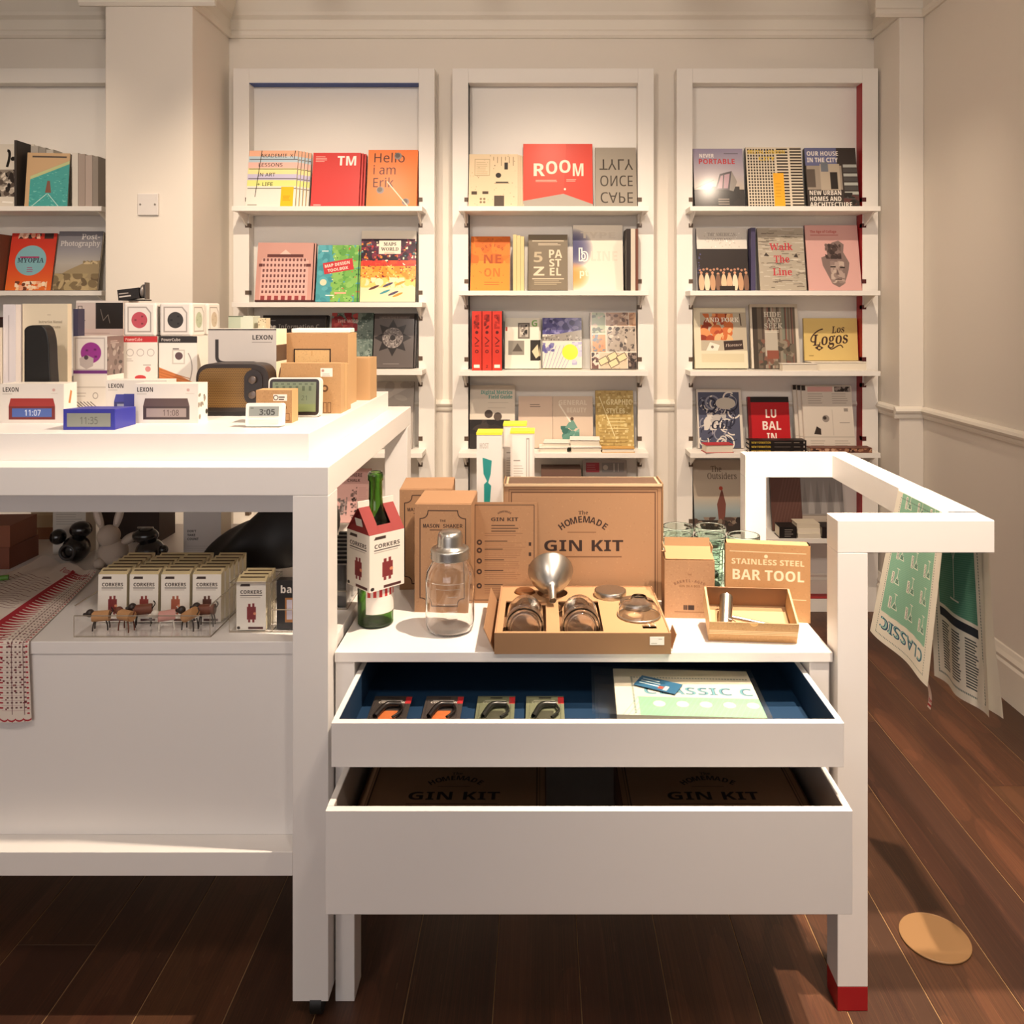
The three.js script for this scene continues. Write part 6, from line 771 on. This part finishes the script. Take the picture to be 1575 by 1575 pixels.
  part('card', pbox(0.056, 0.1, 0.02, { f: pr(0.056, 0.1, (c, W, H) => { bg(c, W, H, '#1b1715'); tx(c, 'bar', W * 0.12, H * 0.26, H * 0.22, '#e6dfd6', { w: W * 0.6 }); fill(c, '#a8703c', W * 0.3, H * 0.36, W * 0.4, H * 0.5); fill(c, '#c9c2d0', W * 0.36, H * 0.4, W * 0.2, H * 0.4); }) }, F('#1b1715')).translate(0, 0.05, -0.01), SATIN, bk);
  // black cards in a holder along the right edge of the deck
  const o4 = thing('acrylic_tray', 'clear acrylic rack of black cards along the right edge of the deck', 'tray', [-0.47, D, -1.78]);
  acrylicTray(o4, -0.045, 0.045, -0.31, 0, 0.04, 0.06, 0.06);
  for (let i = 0; i < 9; i++) { const k = thing('black_card', `glossy black card in the rack behind the wine bottle, number ${['one', 'two', 'three', 'four', 'five', 'six', 'seven', 'eight', 'nine'][i]} from the front`, 'card', [-0.47, D + 0.0028, -1.79 - 0.033 * i], 0, 'black cards in the acrylic rack'); part('card', pbox(0.082, 0.092, 0.012, {}, F('#171412')).translate(0, 0.046, -0.006), SATIN, k); part('clear_sleeve', ext(-0.0415, 0.0415, 0.001, 0.096, 0.0004, 0.0012), acrylic, k); }
}
// black cloth pouch
{
  const g = new THREE.SphereGeometry(1, 40, 24), p = g.attributes.position;
  for (let i = 0; i < p.count; i++) { let x = p.getX(i), y = p.getY(i), z = p.getZ(i); const k = 0.5 + 0.5 * (x + 1) / 2; y = Math.max(y, -0.72) * k; p.setXYZ(i, 0.17 * x, 0.115 * y + 0.06 * (x + 0.2) + 0.012 * Math.sin(5 * x + 3 * z), 0.085 * z * (0.8 + 0.2 * k) + 0.006 * Math.sin(9 * x)); }
  g.computeVertexNormals(); g.computeBoundingBox(); g.translate(0, -g.boundingBox.min.y, 0);
  solo('cloth_pouch', g, phys(0x141110, 0.55, { sheen: 0.5 }), 'slumped black pouch behind the small acrylic holder', 'pouch', [-0.66, D, -1.985]);
}
carton('label_box', 'small white box with a three-line label, under the table top', 'box', -0.9, D, -2.16, 0.1, 0.15, 0.07, { f: pr(0.1, 0.15, (c, W, H) => { bg(c, W, H, '#d3ccc6'); tx(c, "DON'T", W * 0.1, H * 0.56, H * 0.06, '#2b2522', { w: W * 0.24 }); tx(c, 'TAKE', W * 0.1, H * 0.63, H * 0.06, '#2b2522', { w: W * 0.22 }); tx(c, 'COUNT', W * 0.1, H * 0.7, H * 0.06, '#2b2522', { w: W * 0.3 }); lines(c, W * 0.1, H * 0.8, W * 0.75, 4, 7, '#b3aaa2', 1); }), r: F('#a3967f') }, F('#d9d2c8'));
// ball toys and rabbit
{
  const bl = phys(0x0d0b0a, 0.25, { clearcoat: 0.6, clearcoatRoughness: 0.15 });
  const a = thing('ball_toy', 'glossy black toy made of balls, left of the rabbit', 'toy', [-1.225, D, -2.125], 0, 'glossy black ball toys');
  part('body', sph(0.034).translate(0.01, 0.0345, 0), bl, a); part('ball', sph(0.024).scale(1.15, 0.9, 1).translate(0.022, 0.083, 0), bl, a); part('ball', sph(0.02).translate(-0.035, 0.065, 0.004), bl, a); part('ring', new THREE.TorusGeometry(0.018, 0.004, 8, 28).translate(0.006, 0.033, 0.034), std(0x35302c, 0.4), a); part('neck', cyl(0.012, 0.014, 0.02).rotateZ(-0.15).translate(0.016, 0.064, 0), bl, a);
  const b = thing('ball_toy', 'glossy black toy made of balls, right of the rabbit', 'toy', [-1.0, D, -2.08], 0, 'glossy black ball toys');
  part('body', sph(0.036).translate(0, 0.0365, 0), bl, b); part('ball', sph(0.026).scale(1.25, 0.75, 1).translate(-0.012, 0.08, 0), bl, b); part('ball', sph(0.012).translate(0.036, 0.045, 0.005), bl, b); part('ring', new THREE.TorusGeometry(0.017, 0.0025, 8, 28).rotateX(Math.PI / 2 - 0.3).translate(-0.012, 0.1, 0.0), std(0x8d8880, 0.3, { metalness: 0.8 }), b);
  const r = thing('toy_rabbit', 'pale beige toy rabbit with upright ears under the table top', 'toy', [-1.105, D, -2.09], 0.2);
  const fur = std(0xb8a898, 0.85);
  part('body', merge([sph(0.036).scale(1, 0.95, 1).translate(0.005, 0.0348, 0), sph(0.028).translate(-0.004, 0.078, 0.006), sph(0.02).scale(1.2, 0.6, 0.9).rotateZ(0.5).translate(0.045, 0.068, 0), sph(0.014).translate(-0.02, 0.0144, 0.026), sph(0.014).translate(0.025, 0.0144, 0.026)]), fur, r);
  for (const s of [-1, 1]) { const e = part('ear', sph(0.012).scale(0.85, 2.9, 0.5).rotateZ(-s * 0.28).translate(-0.006 + s * 0.024, 0.125, 0), fur, r); part('inner_ear', sph(0.007).scale(0.85, 3, 0.4).rotateZ(-s * 0.28).translate(-0.006 + s * 0.024, 0.126, 0.005), std(0xd6c6b8, 0.8), e); }
}
carton('brown_chest', 'dark brown box behind the toy rabbit', 'box', -1.165, D, -2.3, 0.17, 0.17, 0.1, {}, F('#3a2a22'), undefined, 0, CARD);
carton('printed_box', 'white printed box behind the left ball toy', 'box', -1.265, D, -2.18, 0.088, 0.17, 0.05, { f: pr(0.088, 0.17, (c, W, H) => { bg(c, W, H, '#cfc6b8'); blobs(c, W * 0.05, 0, W * 0.9, H * 0.28, ['#2b2522', '#6b5f55'], 8, 4, 10); lines(c, W * 0.1, H * 0.32, W * 0.8, 6, 8, '#a3998c', 2); lines(c, W * 0.6, H * 0.68, W * 0.3, 5, 12, '#7d746a', 3); }) }, F('#cfc6b8'));
for (let i = 0; i < 2; i++) carton('brown_box', ['lower', 'upper'][i] + ' of two red-brown boxes at the left end of the deck', 'box', -1.405, D + 0.055 * i, -2.06, 0.115, 0.0548, 0.12, {}, F(i ? '#8d5238' : '#7d4530'), 'red-brown boxes on the deck', 0.05 * i, CARD);
{ const o = thing('round_tin', 'small round wooden tin beside the red-brown boxes', 'tin', [-1.425, D, -2.25]); part('tin', lathe([[0.0005, 0], [0.025, 0], [0.026, 0.002], [0.026, 0.034], [0.0005, 0.034]]), std(0x8d5a3c, 0.6), o); part('lid', lathe([[0.0275, 0.03], [0.0275, 0.044], [0.026, 0.046], [0.0005, 0.046]]), std(0xa87a52, 0.6), o); }
for (let i = 0; i < 3; i++) carton('cream_block', ['bottom', 'middle', 'top'][i] + ' cream block of the pile behind the round wooden tin', 'block', -1.41, D + 0.034 * i, -2.33, 0.1, 0.0338, 0.09, {}, F(['#9c6a4a', '#cbb592', '#d6c4a2'][i]), 'cream blocks behind the tin', 0.04 * i, CARD);
{ const o = thing('marker_pen', 'white marker pen with a green cap on the deck', 'pen', [-1.31, D + 0.0125, -1.95], 0.35); part('barrel', cyl(0.006, 0.006, 0.11, 16).rotateZ(Math.PI / 2).translate(-0.055, 0, 0), std(0xd9d4c8, 0.4), o); part('cap', cyl(0.0065, 0.0055, 0.03, 16).rotateZ(-Math.PI / 2).translate(0.013, 0, 0), std(0x5a8a2e, 0.4), o); }

// ---------- cloths ----------
function sheet(nu, nv, f, tx0) {
  const pos = [], uv = [], idx = [];
  for (let j = 0; j <= nv; j++) for (let i = 0; i <= nu; i++) { pos.push(...f(i / nu, j / nv)); uv.push(tx0[0] + (tx0[2] - tx0[0]) * i / nu, tx0[3] - (tx0[3] - tx0[1]) * j / nv); }
  for (let j = 0; j < nv; j++) for (let i = 0; i < nu; i++) { const a = j * (nu + 1) + i; idx.push(a, a + nu + 1, a + 1, a + 1, a + nu + 1, a + nu + 2); }
  const g = new THREE.BufferGeometry(); g.setAttribute('position', new THREE.Float32BufferAttribute(pos, 3)); g.setAttribute('uv', new THREE.Float32BufferAttribute(uv, 2)); g.setIndex(idx); g.computeVertexNormals(); return g;
}
const CLOTH = new THREE.MeshPhysicalMaterial({ map: SC.t, roughness: 0.9, side: THREE.DoubleSide, sheen: 0.2 });
{
  // red and white chart cloth: lies on the deck, then hangs over the front
  const w = 0.34, L = 0.62;
  const reg = SC.add(440, 800, (c, W, H) => {
    bg(c, W, H, '#e0d3c6'); const r = '#a51e2c'; tx(c, 'Fundamental', W * 0.94, H * 0.07, H * 0.042, r, { a: 'right', f: 'serif', w: W * 0.42 }); tx(c, 'CHART', W * 0.94, H * 0.105, H * 0.035, r, { a: 'right', w: W * 0.3 }); reseed(3);
    lines(c, W * 0.1, H * 0.14, W * 0.55, 44, H * 0.0175, '#7d4a4a', 2); fill(c, r, W * 0.66, H * 0.04, W * 0.05, H * 0.92);
    for (let i = 0; i < 44; i++) { const y = H * (0.05 + 0.0205 * i); poly(c, [[W * 0.7, y], [W * 0.78, y + 3], [W * 0.85, y + 5], [W * 0.85, y + 9], [W * 0.78, y + 11], [W * 0.7, y + 14]], r); for (let k = 0; k < 5; k++) fill(c, '#6b4a48', W * (0.87 + 0.024 * k), y + 4, 5, 5); stroke(c, [[W * 0.84, y + 16], [W, y + 16]], '#b38a88', 1); }
    stroke(c, [[W * 0.9, 0], [W * 0.9, H]], '#6b4a48', 1.5); stroke(c, [[W * 0.965, 0], [W * 0.965, H]], '#6b4a48', 1.5);
    for (let i = 0; i < 46; i++) disc(c, W * 0.985, H * (0.02 + 0.021 * i), 3, r); for (let i = 0; i < 24; i++) { c.fillStyle = r; c.beginPath(); c.arc(W * (i + 0.5) / 24, H * 0.985, W * 0.022, 0, 7); c.fill(); } for (let i = 0; i < 24; i++) { c.fillStyle = '#e0d3c6'; c.beginPath(); c.arc(W * (i + 0.5) / 24, H * 0.979, W * 0.022, 0, 7); c.fill(); }
    bits(c, W * 0.72, H * 0.55, W * 0.26, H * 0.4, ['#6b2a30', '#8d5a58'], 60, 3, 6);
  });
  // u: 0 left .. 1 right; v: 0 back .. 1 lower hem
  const g = sheet(24, 60, (u, v) => {
    const vb = 0.66, yD = D + 0.0035;
    if (v < vb) { const k = v / vb, bx = -1.314 + 0.216 * u, bz = -2.14 + 0.13 * u, fx = -1.35 + 0.34 * u, fz = -1.605; const fl = 0.004 * Math.sin(14 * u + 3 * k) * (1 - k) + (k < 0.12 ? 0.006 * (1 - k / 0.12) : 0); return [bx + (fx - bx) * k, yD + Math.abs(fl) + 0.0015 * Math.sin(30 * u), bz + (fz - bz) * k]; }
    const k = (v - vb) / (1 - vb), a = Math.min(1, k / 0.1), x = -1.35 + 0.34 * u; return [x + 0.012 * k * (u - 0.5), yD - 0.16 * Math.max(0, k - 0.05) * 1.02 - 0.003 * a, -1.605 + 0.004 * a + 0.004 * Math.sin(16 * u) * k];
  }, reg);
  solo('chart_towel', g, CLOTH, 'white tea towel with a red wine chart hanging over the deck edge', 'tea towel');
}
function classicPrint(c, W, H, flip) {
  bg(c, W, H, '#e9e3d4'); reseed(9); const dot = '#5c6f68';
  fill(c, '#8fc0a4', W * 0.12, H * 0.2, W * 0.76, H * 0.8); for (let i = 0; i < 70; i++) stroke(c, [[W * 0.12, H * (0.2 + 0.0113 * i)], [W * 0.88, H * (0.14 + 0.0113 * i)]], 'rgba(120,178,150,0.7)', 2);
  fill(c, '#e9e3d4', W * 0.08, 0, W * 0.84, H * 0.195); tx(c, 'CLASSIC', W * 0.5, H * 0.165, H * 0.1, '#2f6a86', { a: 'center', w: W * 0.74 }); tx(c, 'CLASSIC', W * 0.495, H * 0.162, H * 0.1, '#a8cfc0', { a: 'center', w: W * 0.72 }); tx(c, 'CLASSIC', W * 0.49, H * 0.16, H * 0.1, '#2b5570', { a: 'center', w: W * 0.7, b: false });
  for (let y = 0.26, r = 0; y < 0.96; y += 0.165, r++) for (let x = 0.2; x < 0.85; x += 0.25) { const X = W * (x + 0.02 * (r % 2)), Y = H * y; stroke(c, [[X - 16, Y], [X + 16, Y], [X, Y + 28], [X - 16, Y]], '#f1ede0', 3); stroke(c, [[X, Y + 28], [X, Y + 56]], '#f1ede0', 3); stroke(c, [[X - 10, Y + 56], [X + 10, Y + 56]], '#f1ede0', 3); lines(c, X - 9, Y + 4, 18, 3, 5, '#2b3a3a', 2); fill(c, '#f1ede0', X + 20, Y - 6, 16, 44); lines(c, X + 22, Y - 3, 11, 8, 5, '#4a5a58', 2); }
  for (let i = 0; i < 60; i++) { disc(c, W * 0.1, H * (0.05 + 0.0155 * i), 2.2, dot); disc(c, W * 0.9, H * (0.05 + 0.0155 * i), 2.2, dot); } for (let i = 0; i < 40; i++) { disc(c, W * (0.1 + 0.0205 * i), H * 0.04, 2.2, dot); disc(c, W * (0.1 + 0.0205 * i), H * 0.965, 2.2, dot); }
}
{
  // cocktail towel over the side rail: inner fall (towards the trolley), over the rail, outer fall
  const regIn = SC.add(400, 560, (c, W, H) => { c.translate(W, H); c.rotate(Math.PI); classicPrint(c, W, H); });
  const regOut = SC.add(400, 560, (c, W, H) => { bg(c, W, H, '#e9e3d4'); reseed(21); fill(c, '#4f8a72', W * 0.14, 0, W * 0.72, H * 0.58); for (let i = 0; i < 60; i++) stroke(c, [[W * 0.14, H * (0.0 + 0.0113 * i)], [W * 0.86, H * (-0.08 + 0.0113 * i)]], 'rgba(110,165,140,0.7)', 2); const X = W * 0.5; stroke(c, [[X - 46, H * 0.12], [X + 46, H * 0.12], [X, H * 0.3], [X - 46, H * 0.12]], '#e9e3d4', 5); stroke(c, [[X, H * 0.3], [X, H * 0.5]], '#e9e3d4', 5); stroke(c, [[X - 34, H * 0.51], [X + 34, H * 0.51]], '#e9e3d4', 5); lines(c, X - 28, H * 0.14, 52, 7, 9, '#1f2c2a', 4); disc(c, W * 0.72, H * 0.06, 15, '#e9e3d4'); fill(c, '#e9e3d4', W * 0.14, H * 0.58, W * 0.72, H * 0.4); fill(c, '#1f2430', W * 0.14, H * 0.6, W * 0.72, H * 0.045); for (const x of [0.17, 0.42, 0.66]) lines(c, W * x, H * 0.67, W * 0.18, 18, 8, '#3a403e', 4); for (let i = 0; i < 62; i++) { disc(c, W * 0.92, H * (0.01 + 0.0153 * i), 3, '#5c6f68'); disc(c, W * 0.08, H * (0.01 + 0.0153 * i), 3, '#5c6f68'); } for (let i = 0; i < 40; i++) disc(c, W * (0.08 + 0.0215 * i), H * 0.955, 3, '#5c6f68'); });
  const o = thing('cocktail_towel', 'green and cream cocktail tea towel draped over the side rail', 'tea towel', [0, 0, 0]);
  const yt = 0.9545;
  const top = sheet(20, 10, (u, v) => { const z = -1.86 + 0.22 * u, a = Math.PI * v; return [0.851 - 0.0335 * Math.cos(a) * (1 + 0.0 * u), yt - 0.006 * Math.abs(Math.cos(a)) ** 24 + 0.0006, z]; }, SC.flat('#e4ddcc'));
  part('top_fold', top, CLOTH, o);
  part('inner_fall', sheet(26, 30, (u, v) => { const z = (-1.86 + 0.22 * u) + (-0.105 + 0.075 * u) * v, y = yt - 0.0055 - (0.362 + 0.004 * Math.sin(3 * u)) * v; return [0.8175 - 0.016 * v - 0.007 * Math.sin(7 * u + 1) * v, y, z]; }, regIn), CLOTH, o);
  part('outer_fall', sheet(26, 30, (u, v) => { const z = (-1.86 + 0.22 * u) + (0.02 + 0.0 * u) * v, y = yt - 0.0055 - (0.415 - 0.015 * u) * v; return [0.8845 + 0.006 * v + 0.007 * Math.sin(9 * u) * v, y, z]; }, regOut), CLOTH, o);
  part('under_layer', sheet(14, 30, (u, v) => { const z = -1.82 + 0.2 * u + 0.03 * v, y = yt - 0.008 - (0.395 - 0.01 * u) * v; return [0.889 + 0.011 * v + 0.005 * Math.sin(8 * u + 1 + 5 * v) * v, y, z]; }, SC.flat('#e4ddcc')), CLOTH, o);
  part('label_loop', sheet(4, 12, (u, v) => [0.801 + 0.006 * Math.sin(3.1 * v) + 0.004 * v, 0.595 - 0.06 * v, -1.70 + 0.014 * u + 0.006 * v], SC.add(24, 90, (c, W, H) => { bg(c, W, H, '#e2c9bb'); tx(c, 'be', W * 0.1, H * 0.8, 18, '#b02a2e'); fill(c, '#b02a2e', 0, H * 0.86, W, 6); })), CLOTH, o);
}
// ---------- drawer contents ----------
{
  const y = 0.5825;
  const pack = (l, x, base, ink, item, red) => {
    const o = thing('opener_pack', l, 'packet', [x, y, -1.462], 0, 'corkscrew packs in the top drawer'); o.rotation.x = 0.06;
    part('card', pbox(0.074, 0.0015, 0.155, { t: pr(0.0741, 0.155 + 1e-3 * (x > 0 ? 1 : 0), (c, W, H) => { bg(c, W, H, base); fill(c, '#1d1816', W * 0.34, H * 0.035, W * 0.32, H * 0.025); lines(c, W * 0.2, H * 0.1, W * 0.6, 1, 4, ink, 3); tx(c, 'CORKSCREW', W * 0.5, H * 0.17, H * 0.05, ink, { a: 'center', w: W * 0.7 }); if (red) { fill(c, '#b02a2e', W * 0.84, H * 0.02, W * 0.16, H * 0.16); } fill(c, item === 'o' ? '#c9703a' : '#4a4a3a', W * 0.28, H * 0.34, W * 0.44, H * 0.5); }) }, F(base)).translate(0, 0.001, -0.0775), SATIN, o);
    part('corkscrew', merge([tube([[-0.022, 0.006, -0.075], [-0.005, 0.01, -0.11], [0.02, 0.008, -0.115]], 0.0055, 14, 8), tube([[0.02, 0.008, -0.115], [0.026, 0.009, -0.09], [0.012, 0.008, -0.07]], 0.0025, 10, 6)]), item === 'o' ? std(0x1d1816, 0.3) : std(0x232420, 0.3), o);
    part('blister', new RoundedBoxGeometry(0.062, 0.014, 0.075, 2, 0.005).translate(0, 0.0088, -0.085), acrylic, o);
  };
  pack('dark corkscrew pack with a red corner, leftmost in the top drawer', -0.292, '#3a3430', '#d9d2c8', 'o', true);
  pack('dark corkscrew pack with a red corner, second from the left in the top drawer', -0.19, '#453e3a', '#d9d2c8', 'o', true);
  pack('olive corkscrew pack, third from the left in the top drawer', -0.088, '#6f735a', '#c9c9b0', 'g', true);
  pack('olive corkscrew pack beside the bagged towels', 0.008, '#767a60', '#c9c9b0', 'g', true);
  const bagTop = pr(0.27, 0.19, (c, W, H) => { bg(c, W, H, '#d3ccb8'); reseed(4); fill(c, '#7fae8e', W * 0.16, H * 0.62, W * 0.84, H * 0.38); for (let i = 0; i < 40; i++) stroke(c, [[W * 0.16 + i * 12, H * 0.62], [W * 0.16 + i * 12 - 40, H]], 'rgba(130,185,155,0.7)', 3); for (let i = 0; i < 40; i++) { disc(c, W * (0.13 + 0.0215 * i), H * 0.2, 2.5, '#5c6f68'); if (i < 26) disc(c, W * 0.13, H * (0.2 + 0.03 * i), 2.5, '#5c6f68'); } tx(c, 'CLASSIC C', W * 0.2, H * 0.56, H * 0.22, '#2b5570', { w: W * 0.78 }); tx(c, 'CLASSIC C', W * 0.2, H * 0.56, H * 0.22, '#5f949c', { w: W * 0.78, b: false }); for (let i = 0; i < 5; i++) disc(c, W * (0.3 + 0.16 * i), H * 0.76, 14, '#e3dcc8'); });
  for (let i = 0; i < 3; i++) {
    const o = thing('bagged_towel', ['lowest', 'middle', 'topmost'][i] + ' folded cocktail towel in a clear bag in the top drawer', 'towel', [0.265 - 0.006 * i, y + 0.0155 * i, -1.455 - 0.006 * i], -0.05, 'bagged towels in the top drawer');
    part('folded_towel', pbox(0.27, 0.012, 0.19, { t: bagTop }, F('#d9d2be')).translate(0.02, 0.0065, -0.1), CARD, o);
    part('clear_bag', sheet(16, 8, (u, v) => [-0.16 + 0.325 * u, 0.0138 + 0.0008 * Math.sin(20 * u + 9 * v) * (u < 0.14 ? 1.5 : 0.3), -0.003 - 0.2 * v], [0, 0, 1, 1]), phys(0xffffff, 0.12, { transmission: 1, thickness: 0, side: THREE.DoubleSide }), o);
    if (i === 2) { const l = pr(0.085, 0.045, (c, W, H) => { bg(c, W, H, '#2a5c7d'); lines(c, W * 0.08, H * 0.2, W * 0.5, 3, 12, '#c9d6d6', 5); fill(c, '#b04a3c', W * 0.55, H * 0.6, 12, 14); fill(c, '#d9cfb8', W * 0.68, H * 0.5, 10, 22); }); part('blue_label', pbox(0.085, 0.0008, 0.045, { t: l }, F('#2a5c7d')).rotateY(-0.45).translate(-0.03, 0.016, -0.12), SATIN, o); }
  }
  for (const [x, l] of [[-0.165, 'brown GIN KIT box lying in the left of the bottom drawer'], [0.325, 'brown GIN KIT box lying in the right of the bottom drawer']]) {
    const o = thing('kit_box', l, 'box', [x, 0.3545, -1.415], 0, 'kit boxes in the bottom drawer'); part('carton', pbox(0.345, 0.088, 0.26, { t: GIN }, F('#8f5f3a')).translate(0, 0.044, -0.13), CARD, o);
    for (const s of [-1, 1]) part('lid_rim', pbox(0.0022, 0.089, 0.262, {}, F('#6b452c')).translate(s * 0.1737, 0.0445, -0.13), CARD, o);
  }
}
renderer.render(scene, camera);
